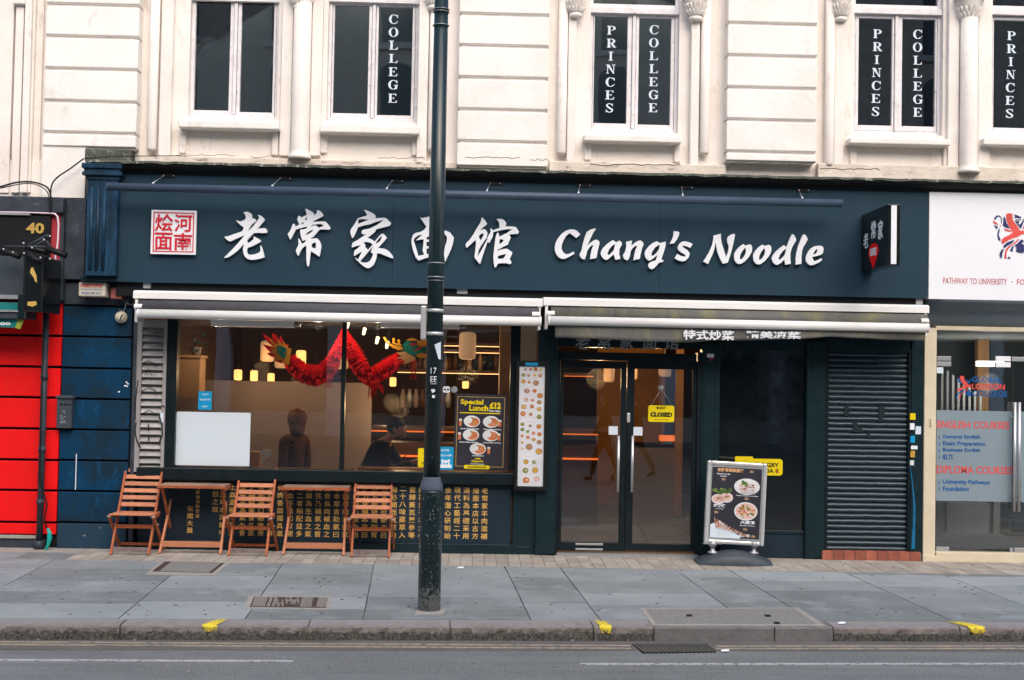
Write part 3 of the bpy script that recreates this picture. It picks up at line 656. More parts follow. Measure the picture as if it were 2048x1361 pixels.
def window(i, xa, xb, ztop, zsill, panes, transom, fan):
    """xa.. world opening; panes: list of (px0,px1,py0,py1)"""
    t = MB(); Yw = YR + .10
    fw = .035
    t.box(xa, xa + fw, Yw - .03, Yw + .06, zsill, ZT); t.box(xb - fw, xb, Yw - .03, Yw + .06, zsill, ZT); t.box(xa + fw, xb - fw, Yw - .03, Yw + .06, zsill, zsill + .05)
    mid = (xa + xb) / 2
    if transom is not None: t.box(xa, xb, Yw - .07, Yw + .05, transom - .035, transom + .03); t.box(xa + fw, xb - fw, Yw - .02, Yw + .05, transom + .03, transom + .08)
    f = t.build('window', K['win_white'], bld, bevel=.004)
    m2 = MB(); m2.box(mid - .018, mid + .018, Yw - .04, Yw + .05, zsill + .05, (transom if transom is not None else ZT) - .035); m2.build('mullion', K['win_white'], f, bevel=.004)
    for (a, b, c, d) in panes:
        pxl, pxr = X(a, 120, Yw), X(b, 120, Yw); zb = Z((a + b) / 2, d, Yw); zt = Z((a + b) / 2, c, Yw) if c > -20 else ZT
        zt = min(zt, (transom - .035) if (transom is not None) else ZT)
        s = MB(); sw = .052
        lx, rx = (xa + fw + .004, mid - .022) if (pxl + pxr) / 2 < mid else (mid + .022, xb - fw - .004)
        s.box(lx, pxl, Yw - .022, Yw + .03, zb - .06, zt + .04); s.box(pxr, rx, Yw - .022, Yw + .03, zb - .06, zt + .04)
        s.box(pxl, pxr, Yw - .022, Yw + .03, zb - .06, zb); s.box(pxl, pxr, Yw - .022, Yw + .03, zt, zt + .04)
        s.build('casement', K['win_white'], f, bevel=.005)
        MB().box(pxl - .01, pxr + .01, Yw + .008, Yw + .012, zb - .01, zt + .01).build('pane', K['upglass'], f)
    if fan: MB().box(xa + fw, xb - fw, Yw + .008, Yw + .012, transom + .08, ZT).build('pane', K['upglass'], f)
    return f
Yw = YR + .10
TR = [Z(467, 0, Yw), Z(745, 3, Yw), Z(1270, 25, Yw), Z(1797, 26, Yw), Z(2070, 29, Yw)]
PN = [[(389, 460, 4, 222), (482, 547, 7, 226)], [(668, 737, 12, 228), (756, 824, 15, 232)], [(1188, 1254, 34, 248), (1277, 1341, 38, 251)], [(1716, 1783, 38, 252), (1803, 1869, 40, 254)], [(1986, 2052, 42, 257), (2076, 2140, 44, 259)]]
for i in range(5):
    x0, x1, zt, zb = wo[i]; f = window(i, x0, x1, zt, zb, PN[i], TR[i], True)
    Yl = Yw + .007
    if i == 1: lettering('COLLEGE', [787, 787, 787, 786.5, 786, 785.5, 785], [39, 65, 91, 117.5, 144, 170, 197], f, Yl)
    if i >= 2:
        dx = (0, 0, 0, 532, 800)[i]; dy = (0, 0, 0, 7, 11)[i]
        lettering('PRINCES', [1223 + dx - k * .7 for k in range(7)], [61 + dy + k * 25.9 for k in range(7)], f, Yl)
        if i < 4: lettering('COLLEGE', [1308 + (0 if i == 2 else 527) - (0 if i == 3 else k * .35) for k in range(7)], [60 + (0 if i == 2 else 9) + k * 26 for k in range(7)], f, Yl)
# reveal blocks inside openings already formed by wall thickness; sills and aprons
for i, (a, b, yt, yb) in enumerate(((356, 558, 240, 257), (639, 839, 249, 266.5), (1168, 1364, 269, 284), (1700, 1903, 275.5, 289), (1968, 2170, 276.5, 292))):
    m_ = (a + b) / 2
    MB().box(X(a, 250, -.12), X(b, 250, -.12), -.12, YR + .14, Z(m_, yb, -.12), Z(m_, yt + 1.5, -.12)).build('window_sill', K['stucco'], bld, bevel=.012)
    yy = 308 if i < 2 else (322 if i == 2 else 330)
    xa, xb = X(a + 2, 280, 0), X(b - 2, 280, 0); z0, z1 = Z(m_, yy, 0), Z(m_, yb, 0)
    for (u, v) in ((xa, xa + .07), (xb - .07, xb)): MB().box(u, v, .015, YR, z0, z1).build('apron_moulding', K['stucco_warm'], bld, bevel=.01)
# small white cards on window 4
for (px, py) in ((1777, 172), (1806, 171)):
    x, z = PY(px, py, Yw + .02); MB().box(x - .035, x + .035, Yw + .018, Yw + .022, z - .07, z + .07).build('white_card', K['white'], bld)
# ================================================================ OPPOSITE TERRACE (reflected in the glass)
opp = thing('opposite_building', 'brown brick terrace across the road seen only in window reflections', 'building', (0, -25, 0))
mb = MB(); mb.box(-30, 30, -26, -25, -.1, 15.7)
mb.build('wall', K['oppbrick'], opp)
MB().box(-30, 30, -25, -24.7, 15.2, 15.7).build('cornice', K['oppstone'], opp)
MB().box(-30, 30, -25, -24.8, 3.9, 4.4).build('fascia', K['oppstone'], opp)
for k in range(-7, 8):
    for z0, h in ((5.3, 2.3), (8.9, 2.3), (12.2, 1.9)):
        x = k * 3.4 + .8; pts = [(x - .55, z0), (x + .55, z0), (x + .55, z0 + h)] + [(x + .55 * math.cos(R(a)), z0 + h + .4 * math.sin(R(a))) for a in range(15, 180, 15)] + [(x - .55, z0 + h)]
        wv = MB().prism_xz(pts, -25.0, -24.97).build('window', K['oppglass'], opp)
        MB().box(x - .75, x + .75, -24.99, -24.85, z0 - .18, z0).build('sill', K['oppstone'], wv)
    MB().box(k * 3.4 - 1.15, k * 3.4 - .75, -25.0, -24.7, 0, 3.9).build('shop_column', K['white'], opp)
    MB().box(k * 3.4 - .7, k * 3.4 + 2.2, -25.0, -24.95, .7, 3.3).build('shop_window', K['oppglass'], opp)
op = MB().box(-60, 60, -60, -21.5, -.3, .0).build('far_pavement', K['slab']); tag(op, kind='structure')
# ================================================================ SHOPFRONT
shop = thing('noodle_shopfront', 'dark green and navy restaurant shopfront with two windows, glazed doors and roller shutter', 'shopfront', (X(950, 1105, 0), 0, 0))
YF = -.26          # fascia face
def slab(nm, px0, px1, z0, z1, y0, y1, mat, par=shop, bev=.004, py=700):
    return MB().box(X(px0, py, y0), X(px1, py, y0), y0, y1, z0, z1).build(nm, K[mat], par, bevel=bev)
# cornice
zc1, zc0 = Z(1000, 338, -.45), Z(1000, 364, -.40)
cx0, cx1 = X(170, 330, -.45), X(2160, 360, -.45)
MB().prism_yz([(-.39, zc1 - .035), (-.39, zc1 - .01), (-.05, zc1 + .02), (YR, zc1 + .02), (YR, zc0), (-.28, zc0 + .02), (-.28, zc0 + .04), (-.36, zc1 - .06)], cx0, cx1).build('cornice', K['cornice'], shop)
mb = MB(); n = 160
for k in range(n + 1):       # uneven lead flashing lying on the cornice, lapped against the stucco
    x = cx0 + (cx1 - cx0) * k / n; j = random.uniform(-.008, .008)
    mb.v += [(x, -.405, zc1 - .022 + j), (x, -.40, zc1 + .004 + j * .5), (x, -.06, zc1 + .05 + j), (x, -.055, zc1 + .018)]
for k in range(n):
    for q in range(3): mb.face((k * 4 + q, (k + 1) * 4 + q, (k + 1) * 4 + q + 1, k * 4 + q + 1))
mb.build('lead_flashing', K['lead'], shop)
# fascia board in panels
zf1, zf0 = Z(1000, 364, YF), Z(1000, 579.5, YF)
fx = [X(232, 460, YF), X(786, 470, YF), X(1320, 480, YF), X(1856, 490, YF)]
sign = thing('shop_sign', 'long navy fascia sign with white brush characters and white cursive lettering', 'shop sign', ((fx[0] + fx[3]) / 2, YF, zf0))
for i in range(3): MB().box(fx[i] + .0015, fx[i + 1] - .0015, YF, -.05, zf0, zf1 + .05).build('board', K['navy'], sign)
MB().box(fx[0], fx[3], -.2, .04, zf0 - .14, zf0 - .004).build('fascia_soffit', K['black'], shop)
k1 = 120 / 1361.
def tfz(ox, oy, s): return lambda x, y: PY(ox + x * s, oy + y * s, YF - .06)
LAO = [([(520,175),(560,158),(615,152),(670,175),(715,215),(722,250),(712,295),(740,308),(790,318),(812,345),(805,375),(760,405),(715,440),(680,490),(650,545),(620,575),(660,570),(700,530),(760,465),(830,375),(870,310),(885,275),(848,232),(880,226),(930,250),(985,300),(1010,332),(980,380),(920,450),(840,542),(900,535),(1000,522),(1035,540),(1070,600),(1050,632),(960,638),(860,630),(755,638),(700,700),(650,755),(600,812),(620,840),(637,868),(690,830),(740,790),(765,755),(748,715),(790,725),(850,760),(925,805),(900,845),(800,900),(700,945),(615,975),(605,1030),(610,1085),(640,1125),(700,1132),(780,1120),(850,1095),(900,1065),(912,1030),(908,920),(925,925),(965,1020),(1005,1185),(920,1215),(800,1240),(700,1245),(620,1225),(560,1175),(525,1100),(512,1020),(520,950),(545,880),(500,920),(400,1030),(300,1110),(200,1175),(150,1195),(90,1200),(85,1190),(150,1130),(280,1000),(400,870),(500,755),(555,680),(480,715),(350,770),(240,820),(200,825),(140,785),(90,720),(180,710),(300,665),(420,625),(495,598),(515,560),(530,505),(480,475),(400,400),(358,352),(400,362),(460,375),(540,345),(580,305),(575,260),(555,210)], [])]
CHANG = [([(512,95),(535,82),(590,115),(660,150),(700,180),(715,215),(708,262),(745,210),(780,170),(770,135),(790,118),(830,125),(880,165),(930,240),(890,265),(800,310),(720,350),(685,390),(740,382),(850,375),(940,370),(985,390),(1030,440),(1090,525),(1050,562),(960,555),(840,555),(790,610),(700,720),(640,745),(640,765),(700,762),(760,752),(800,770),(850,840),(878,920),(868,1000),(850,1100),(832,1168),(815,1165),(740,1110),(640,1050),(630,1100),(615,1220),(600,1361),(575,1400),(550,1361),(535,1250),(535,1050),(535,925),(500,935),(450,975),(410,1040),(360,1145),(342,1150),(310,1080),(298,1030),(325,970),(350,920),(358,860),(350,760),(375,765),(410,830),(440,882),(500,850),(525,805),(500,795),(450,815),(420,740),(400,650),(395,590),(410,550),(460,560),(530,535),(560,515),(530,490),(400,525),(300,555),(260,630),(210,730),(175,785),(160,775),(135,710),(112,655),(150,610),(190,540),(215,460),(240,425),(265,430),(285,488),(370,450),(365,420),(335,350),(328,320),(350,265),(375,240),(400,260),(425,285),(490,250),(545,225),(530,160)],
 [[(490,338),(540,262),(552,338)],[(412,438),(460,385),(482,428)],[(628,492),(670,450),(800,430),(860,430),(935,458),(880,495),(822,518),(780,480),(730,462),(680,475)],[(500,688),(540,640),(620,585),(690,558),(690,580),(620,640),(550,672)],[(650,930),(665,880),(740,840),(755,900),(750,985),(670,970)]])]
JIA = [([(432,55),(470,62),(560,95),(640,140),(695,190),(680,243),(760,238),(900,235),(950,260),(1000,310),(1045,352),(1020,405),(980,425),(850,455),(705,492),(680,550),(620,600),(500,690),(430,750),(360,850),(150,905),(150,870),(170,800),(280,740),(400,660),(485,605),(400,610),(375,585),(375,540),(400,510),(560,475),(700,410),(800,345),(885,275),(700,325),(560,380),(400,410),(290,450),(240,570),(190,670),(165,692),(150,680),(115,560),(120,520),(150,465),(200,400),(240,330),(290,245),(400,210),(500,180),(470,120)], [[(298,268),(380,260),(540,275),(450,310),(295,372)]]),
 ([(380,710),(500,688),(560,705),(620,735),(672,775),(710,850),(725,940),(725,1040),(715,1120),(690,1210),(640,1310),(560,1370),(510,1380),(430,1345),(340,1270),(250,1180),(215,1130),(290,1185),(370,1240),(440,1255),(510,1245),(560,1215),(600,1150),(640,1048),(580,1025),(600,960),(635,870),(615,825),(560,795),(480,778),(400,790)], []),
 ([(380,780),(415,795),(460,850),(450,890),(440,960),(300,1045),(200,1100),(200,1050),(215,980),(280,930),(360,850)], []),
 ([(430,890),(460,900),(520,965),(628,835),(640,862),(500,1040),(340,1220),(292,1185),(350,1070)], []),
 ([(640,830),(672,775),(740,690),(800,625),(850,592),(890,615),(950,690),(900,750),(820,840),(750,915),(700,960),(660,900)], [[(692,800),(740,730),(825,645),(835,680),(790,770),(710,820)]]),
 ([(690,930),(750,920),(830,928),(920,945),(1000,1000),(1060,1070),(1100,1140),(1070,1155),(1000,1130),(880,1080),(800,1045),(700,1040)], [])]
MIAN = [([(285,115),(340,128),(510,88),(660,60),(700,90),(600,210),(540,330),(520,440),(700,420),(860,410),(960,450),(1050,570),(1030,700),(980,850),(850,1130),(835,1010),(490,1012),(245,1090),(180,1010),(120,850),(90,700),(92,600),(130,500),(190,462),(300,440),(380,390),(425,320)], [[(245,985),(500,935),(830,900),(850,780),(890,650),(898,560),(850,490),(700,490),(500,520),(380,600),(240,625),(187,632),(340,500),(240,520),(150,590),(140,640),(190,800)]]),
 ([(370,560),(430,560),(430,980),(380,965),(340,870),(360,700)], []), ([(425,620),(700,590),(700,640),(425,670)], []), ([(425,770),(700,740),(700,790),(425,820)], []), ([(640,540),(700,540),(690,960),(640,960)], [])]
GUAN = [([(425,120),(450,115),(500,165),(555,250),(540,280),(470,330),(385,415),(440,390),(500,375),(545,420),(570,470),(550,570),(480,670),(420,760),(370,850),(340,1000),(400,910),(480,760),(560,610),(570,570),(600,500),(640,440),(635,365),(650,360),(690,405),(760,380),(870,335),(830,325),(840,270),(820,200),(770,150),(800,145),(900,150),(960,190),(995,250),(975,315),(1100,315),(1210,330),(1260,400),(1282,440),(1250,485),(1060,498),(1100,570),(1040,690),(1045,720),(900,790),(830,835),(815,810),(790,870),(900,835),(1010,820),(1070,860),(1135,910),(1100,1000),(1070,1060),(1110,1110),(1110,1150),(1070,1175),(1010,1155),(900,1150),(800,1160),(770,1230),(745,1245),(725,1230),(705,1120),(700,1000),(720,800),(745,600),(775,480),(800,455),(825,480),(835,550),(1010,465),(1130,380),(1050,375),(900,395),(700,445),(690,540),(650,620),(610,690),(590,685),(575,655),(520,800),(450,1010),(410,1150),(390,1170),(340,1110),(270,1015),(290,850),(305,700),(300,615),(200,710),(100,800),(80,790),(70,730),(90,690),(170,610),(250,490),(330,350),(400,240),(425,170)],
 [[(365,550),(410,490),(460,472),(485,490),(460,550),(415,635)],[(845,605),(900,605),(935,630),(910,670),(835,728)],[(800,1000),(830,975),(990,938),(960,1000),(920,1050),(800,1052)]])]
for g, ox, oy, lb in ((LAO, 440, 410, 0), (CHANG, 565, 410, 0), (JIA, 690, 415, 0), (MIAN, 815, 425, 0), (GUAN, 925, 425, 0)):
    outline('character', g, tfz(ox, oy, k1), YF - .015, .03, K['white'], sign)
k2, k3 = 160 / 1815., 140 / 1815.
OO = ([(890,950),(900,870),(960,770),(1040,690),(1135,625),(1180,665),(1300,632),(1345,660),(1365,730),(1350,830),(1290,940),(1190,1060),(1090,1130),(1020,1145),(950,1110),(905,1040)], [[(1040,1000),(1050,920),(1100,820),(1180,712),(1205,780),(1190,880),(1130,980),(1060,1035)]])
sh = lambda L, dx, dy: [(x + dx, y + dy) for x, y in L]
LT = [(1100, k2, [([(110,620),(130,520),(180,420),(260,320),(360,245),(450,215),(550,215),(620,250),(690,325),(600,410),(530,355),(450,295),(370,360),(310,460),(270,570),(265,660),(300,730),(350,775),(420,775),(540,722),(560,765),(450,830),(350,880),(280,885),(200,850),(140,770),(115,690)], [])]),
 (1100, k2, [([(1035,190),(1040,210),(980,300),(920,430),(850,580),(930,510),(1000,460),(1060,448),(1105,470),(1130,515),(1110,600),(1080,730),(1060,860),(910,892),(925,780),(950,670),(990,575),(970,565),(900,620),(850,700),(825,800),(795,895),(740,885),(690,840),(672,780),(720,690),(750,540),(790,400),(840,270),(930,215)], [])]),
 (1100, k2, [([(1160,720),(1200,640),(1280,560),(1360,500),(1430,455),(1510,510),(1570,468),(1615,490),(1640,545),(1580,660),(1575,780),(1600,880),(1490,908),(1470,850),(1450,775),(1370,850),(1310,900),(1260,905),(1200,860),(1155,780)], [[(1310,750),(1350,660),(1420,580),(1485,545),(1450,690),(1400,745),(1340,800),(1315,785)]])]),
 (1250, k2, [([(30,495),(165,468),(150,590),(220,520),(300,475),(355,465),(395,490),(430,545),(390,650),(360,780),(340,880),(195,915),(215,800),(240,680),(280,600),(250,585),(180,640),(130,720),(115,820),(80,900),(45,918),(-20,880),(-40,800),(10,710),(35,600)], [])]),
 (1250, k2, [([(450,760),(480,680),(560,580),(640,520),(725,482),(800,525),(930,490),(925,590),(890,720),(850,830),(830,905),(875,908),(875,945),(770,975),(720,1040),(660,1100),(610,1120),(560,1095),(530,1040),(550,980),(620,940),(705,915),(745,790),(640,880),(560,925),(500,890),(460,830)], [[(600,790),(620,720),(700,610),(800,555),(780,660),(720,750),(640,815),(605,805)]])]),
 (1250, k2, [([(1110,255),(1200,260),(1240,285),(1225,360),(1180,450),(1120,530),(1015,545),(1080,430),(1105,340)], [])]),
 (1250, k2, [([(1540,545),(1490,635),(1420,600),(1330,578),(1305,595),(1350,640),(1430,690),(1475,760),(1450,850),(1380,925),(1310,940),(1220,920),(1130,870),(1190,770),(1280,820),(1350,832),(1385,820),(1370,790),(1270,730),(1210,670),(1200,620),(1240,540),(1300,495),(1370,483),(1460,505)], [])]),
 (1400, k3, [([(90,1080),(160,980),(250,820),(320,660),(350,520),(360,405),(550,355),(550,470),(570,600),(620,760),(685,970),(740,820),(760,680),(720,590),(710,490),(740,430),(820,375),(890,358),(915,380),(905,460),(870,620),(830,780),(790,920),(730,1105),(600,1140),(530,1000),(460,830),(410,560),(385,740),(330,900),(220,1140)], [])]),
 (1400, k3, [OO]), (1400, k3, [(sh(OO[0], 497, 12), [sh(OO[1][0], 497, 12)])]),
 (1520, k3, [([(310,1000),(340,920),(420,820),(530,725),(630,655),(700,705),(740,600),(790,470),(850,362),(900,400),(945,490),(945,540),(880,640),(830,740),(800,860),(795,1000),(810,1135),(665,1165),(645,1020),(560,1110),(470,1165),(420,1160),(350,1100)], [[(490,1000),(530,900),(600,810),(690,735),(660,900),(600,970),(530,1035),(495,1020)]])]),
 (1520, k3, [([(1150,370),(1200,400),(1250,500),(1200,600),(1130,710),(1100,820),(1085,950),(1085,1135),(935,1165),(935,1000),(960,830),(1000,680),(1060,530),(1110,410)], [])]),
 (1520, k3, [([(1195,1000),(1215,920),(1270,810),(1340,730),(1440,680),(1560,665),(1640,690),(1662,750),(1645,860),(1580,910),(1470,940),(1365,960),(1385,1020),(1420,1070),(1520,1035),(1615,990),(1615,1050),(1530,1110),(1420,1160),(1340,1180),(1260,1145),(1210,1080)], [[(1385,895),(1440,790),(1500,745),(1500,810),(1470,870)]])])]
for ox, s, g in LT: outline('letter', g, tfz(ox, 440, s), YF - .015, .03, K['white'], sign)
# red seal plaque
a, b, c, d = BX(302, 421, 392, 509, YF - .05)
pq = MB().box(a, b, YF - .05, YF - .02, c, d).build('seal_plaque', K['white'], sign)
mb = MB(); y0 = YF - .053; w_ = b - a; q = .012
def frame(mb, x0, x1, z0, z1, t, y0, y1):
    mb.box(x0, x1, y0, y1, z0, z0 + t); mb.box(x0, x1, y0, y1, z1 - t, z1); mb.box(x0, x0 + t, y0, y1, z0 + t, z1 - t); mb.box(x1 - t, x1, y0, y1, z0 + t, z1 - t)
frame(mb, a + .022, b - .022, c + .022, d - .022, .011, y0, y0 + .002)
mb.build('seal_border', K['sealred'], pq)
cx_, cz_ = (a + b) / 2, (c + d) / 2; g_ = .006; e_ = .040
for ch, bx in (('烩', (a + e_, cx_ - g_, cz_ + g_, d - e_)), ('河', (cx_ + g_, b - e_, cz_ + g_, d - e_)), ('面', (a + e_, cx_ - g_, c + e_, cz_ - g_)), ('南', (cx_ + g_, b - e_, c + e_, cz_ - g_))):
    text('character', ch, bx, y0 - .0002, K['sealred'], pq, bold=.015)
# light bar
bar = thing('sign_light_bar', 'long blue grey tubular light bar above the fascia lettering', 'light', (X(950, 390, -.55), -.55, Z(950, 390, -.55)))
YB = -.55; xa, xb = X(217, 374, YB), X(1681, 407, YB); zb = Z(950, 390.5, YB)
MB().tube([(xa, YB, zb), (xb, YB, zb)], .042, 16).build('tube', K['lightbar'], bar)
MB().tube([(xa - .012, YB, zb), (xa - .001, YB, zb)], .043, 16).build('end_cap', K['lightbar'], bar); MB().tube([(xb + .001, YB, zb), (xb + .012, YB, zb)], .043, 16).build('end_cap', K['lightbar'], bar)
for px in (337, 570, 794, 990, 1169, 1373, 1607):
    py = 352 + (px - 337) * .0227; x, z = PY(px, py, YF - .01); mb = MB()
    mb.box(x - .07, x + .07, YF - .014, YF - .001, z - .016, z + .016, 0)
    mb.tube([(x - .05, YF - .01, z), (x - .085, YB, zb + .05)], .004, 6, 1); mb.tube([(x - .085, YB, zb + .055), (x - .085, YB, zb + .035)], .013, 8, 1)
    for dx in (-.05, .055): mb.tube([(x + dx, YF - .014, z), (x + dx, YF - .02, z)], .006, 6, 1)
    mb.build('bracket', [K['black'], K['chrome']], bar)
# left console pilaster
con = MB(); xa, xb = X(172, 450, -.36), X(222, 450, -.36)
con.box(xa, xb + .06, -.36, .0, Z(197, 552, -.36), Z(197, 358, -.36))
o = con.build('console_pilaster', K['bluebright'], shop, bevel=.008)
for (y0, y1, e) in ((328, 338, .05), (338, 345, .03), (345, 352, .045), (352, 360, .015)):
    MB().box(xa - e, xb + .06 + e, -.36 - e, 0, Z(197, y1, -.36), Z(197, y0, -.36)).build('capital_moulding', K['bluebright'], o, bevel=.006)
for k in range(3):
    x = xa + .055 + k * .065; MB().lathe([(.018, 0), (.018, Z(197, 375, -.36) - Z(197, 540, -.36))], (x, -.362, Z(197, 540, -.36)), 8).build('reed', K['bluebright'], o)
MB().box(X(166, 560, -.2), X(236, 560, -.2), -.30, 0, Z(200, 563, -.3), Z(200, 553, -.3)).build('console_base', K['green'], shop, bevel=.004)
# blade sign
xw, yw_ = X(1722, 490, YF), YF
xo = xw + .0; yo = -1.12
bx0 = X(1775, 470, yo); xw = bx0; bx1 = X(1801, 470, yo); zb0, zt0 = Z(1786, 531, yo), Z(1786, 409, yo)
bl = thing('projecting_sign', 'black projecting box sign with red drop emblem and white end strip', 'sign', ((bx0 + bx1) / 2, yo, zb0))
MB().box(bx0, bx1, yo, YF - .01, zb0, zt0).build('box', K['blackgloss'], bl, bevel=.006)
MB().box(X(1782, 470, yo), X(1793, 470, yo), yo - .004, yo + .002, zb0 + .012, zt0 - .012).build('end_strip', K['white'], bl)
def onside(p): # text built at plane x->-y
    return Vector((bx0 - .002 - (0 - 0), 0, 0))
def sidexf(p): x, y, z = p; return (bx0 - .001 + y, -x, z)      # x along +(-y): left edge at wall
L = abs(yo - YF)
def sy(f): return (-YF) + f * L                                   # 0 wall .. 1 outer
H = zt0 - zb0
for ch, f, zc, hh in (('老', .20, .52, .26), ('常', .49, .66, .30), ('家', .75, .62, .32)):
    text('character', ch, (sy(f) - .075, sy(f) + .075, zb0 + H * zc - H * hh / 2, zb0 + H * zc + H * hh / 2), 0, K['white'], bl, bold=.02, xf=sidexf)
pts = [(sy(.50) + .16 * math.cos(a) * (1 if math.sin(a) > 0 else (1 + math.sin(a)) ** .6), zb0 + H * .28 + (.095 * math.sin(a) if math.sin(a) > 0 else .17 * math.sin(a))) for a in [i * math.pi / 12 for i in range(24)]]
mb = MB(); mb.prism_xz(pts, -.002, 0); mb.v = [(bx0 - .001 + y, -x, z) for x, y, z in mb.v]; mb.build('drop_emblem', K['red'], bl)
text('emblem_text', '面馆', (sy(.5) - .10, sy(.5) + .10, zb0 + H * .22, zb0 + H * .36), -.003, K['white'], bl, bold=.02, xf=sidexf)
# ---- white college fascia at right
col = thing('college_shopfront', 'glazed college shopfront at the right with white fascia and cream frame', 'shopfront', (X(1960, 1120, 0), 0, 0))
xa, xb = X(1857.5, 490, YF), X(2180, 490, YF); z1_, z0_ = Z(1950, 384, YF) , Z(1950, 598.5, YF)
wf = MB().box(xa, xb, YF - .012, -.05, Z(1950, 600, YF), Z(1950, 384, YF)).build('fascia_board', K['white'], col)
a, b, c, d = BX(1885, 557, 2013, 569, YF); text('lettering', 'PATHWAY TO UNIVERSITY', (a, b, c, d), YF - .013, K['pinktext'], wf, bold=-.005)
a, b, c, d = BX(2033, 559, 2048, 570, YF); text('lettering', 'FO', (a, b, c, d), YF - .013, K['pinktext'], wf)
x, z = PY(2023, 564, YF); MB().disc(x, z, .006, .006, YF - .014, YF - .011).build('lettering_dot', K['navyprint'], wf)
kl = 88 / 855.
tl = lambda x, y: PY(1960 + x * kl, 400 + y * kl, YF - .013)
RED = [([(505,290),(530,268),(580,262),(630,275),(632,340),(640,400),(700,480),(780,600),(855,600),(855,670),(800,680),(740,720),(650,745),(560,785),(430,865),(412,810),(430,760),(490,720),(560,690),(640,630),(590,560),(540,470),(510,380)], []), ([(255,400),(290,425),(340,460),(350,495),(300,475),(258,455)], []), ([(470,560),(540,575),(600,595),(620,622),(560,618),(485,600)], []), ([(735,760),(760,765),(700,840),(600,900),(545,960),(510,1040),(515,1140),(470,1140),(480,1040),(500,960),(560,900),(650,850)], []), ([(385,525),(400,485),(410,490),(395,530)], []), ([(855,480),(855,570),(820,575)], [])]
BLU = [([(272,370),(290,335),(330,305),(380,305),(415,340),(425,400),(418,465),(405,460),(405,370),(385,335),(350,330),(315,360),(300,400)], []), ([(265,488),(310,505),(350,530),(318,578)], []), ([(375,545),(380,600),(360,680),(400,780),(388,805),(350,770),(335,680),(350,600)], []), ([(470,320),(485,350),(520,460),(580,560),(500,540),(440,500),(455,400),(450,370)], []), ([(655,285),(720,300),(760,325),(805,330),(790,360),(730,355),(655,350),(690,320)], []), ([(680,390),(800,378),(798,392),(680,404)], []), ([(680,420),(770,415),(740,470),(770,485),(810,440),(845,360),(850,420),(790,565),(735,490)], []), ([(450,900),(520,830),(670,775),(640,830),(540,890),(470,940)], []), ([(415,970),(465,955),(430,1040),(420,1135),(385,1110),(380,1040)], []), ([(580,980),(620,910),(660,890),(640,940),(630,1010)], []), ([(670,880),(720,850),(800,770),(855,800),(800,850),(855,880),(855,1020),(800,1030),(700,1005),(712,920)], []), ([(550,1100),(600,1140),(535,1140)], [])]
outline('lion_emblem_red', RED, tl, YF - .013, .002, K['redtext'], wf); outline('lion_emblem_blue', BLU, tl, YF - .013, .002, K['navyprint'], wf)
# coved slate band
zA, zB_ = Z(1950, 600, -.24), Z(1950, 654, .0)
cv = [(-.20, zA), (-.13, zA - .03), (-.06, zA - .09), (-.02, zA - .16), (.0, zB_), (.05, zB_), (.05, zA)]
K['coving'] = MT('coving_slate', (.17, .21, .235), .45, col2=(.19, .23, .26), vs=3)
MB().prism_yz(cv, X(1848, 620, -.05), X(2180, 620, 0), sm=True).build('coved_band', K['coving'], col)
# cream frame
def cream(nm, x0, x1, y0, y1, Y0=-.04, Y1=.08, bev=.005): return MB().box(X(x0, (y0 + y1) / 2, Y0), X(x1, (y0 + y1) / 2, Y0), Y0, Y1, Z((x0 + x1) / 2, y1, Y0), Z((x0 + x1) / 2, y0, Y0)).build(nm, K['cream'], col, bevel=bev)
cream('frame_post', 1848, 1872, 656, 1126); cream('frame_rail', 1872.5, 2170, 655, 663.5)
cream('base_rail', 1872.5, 2170, 1107, 1127, -.06)
cream('base_block', 1846, 1876, 1112, 1129, -.07)
Yg = .03
gx0, gx1 = X(1872, 900, Yg), X(2025.5, 900, Yg); gx2 = X(2180, 900, Yg); zt, zm, zl = Z(1950, 663, Yg), Z(1950, 723, Yg), Z(1950, 1107, Yg)
MB().box(gx0, gx2, Yg - .005, Yg + .005, zm + .004, zt).build('transom_pane', K['glass'], col)
dl = MB().box(gx0, gx1 - .003, Yg - .005, Yg + .005, zl + .01, zm - .004).build('glass_door', K['doorglass'], col)
dr = MB().box(gx1 + .003, gx2, Yg - .005, Yg + .005, zl + .01, zm - .004).build('glass_door', K['doorglass'], col)
zf_, zg_ = Z(1950, 822, Yg), Z(1950, 1003, Yg)
MB().box(gx0 + .001, gx1 - .012, Yg - .008, Yg - .0055, zg_, zf_).build('frosted_band', K['frost'], dl); MB().box(gx1 + .012, gx2, Yg - .008, Yg - .0055, zg_, zf_).build('frosted_band', K['frost'], dr)
def ctext(s, x0, y0, x1, y1, mat, bold=.02, par=dl): a, b, c, d = BX(x0, y0, x1, y1, Yg); return text('lettering', s, (a, b, c, d), Yg - .0085, K[mat], par, bold=bold, depth=.001)
ctext('ENGLISH COURSES', 1874, 843, 2018, 857.5, 'redtext'); ctext('DIPLOMA COURSES', 1873, 932.5, 2024, 948, 'redtext')
for s, y, x1 in (('General English', 870, 1960), ('Exam Preparation', 883, 1970), ('Business English', 896.5, 1960), ('IELTS', 909.5, 1905), ('University Pathways', 960, 1979), ('Foundation', 973, 1937)):
    ctext(s, 1885, y, x1, y + (11 if ('y' in s or 'p' in s) else 9.5), 'bluetext', .03); ctext('›', 1876, y + 2, 1879.5, y + 9, 'bluetext', .03)
for s, y, m_ in (('GLOBAL', 754, 'bluetext'), ('LONDON', 768, 'redtext'), ('COLLEGE', 782, 'bluetext')): ctext(s, 1943, y, 2004 if s == 'GLOBAL' else (2009 if s == 'LONDON' else 2014), y + 11.5, m_, .025)
kk = .42
tl2 = lambda x, y: PY(1904 + (x - 255) * kl * .62, 752 + (y - 262) * kl * .52, Yg - .009)
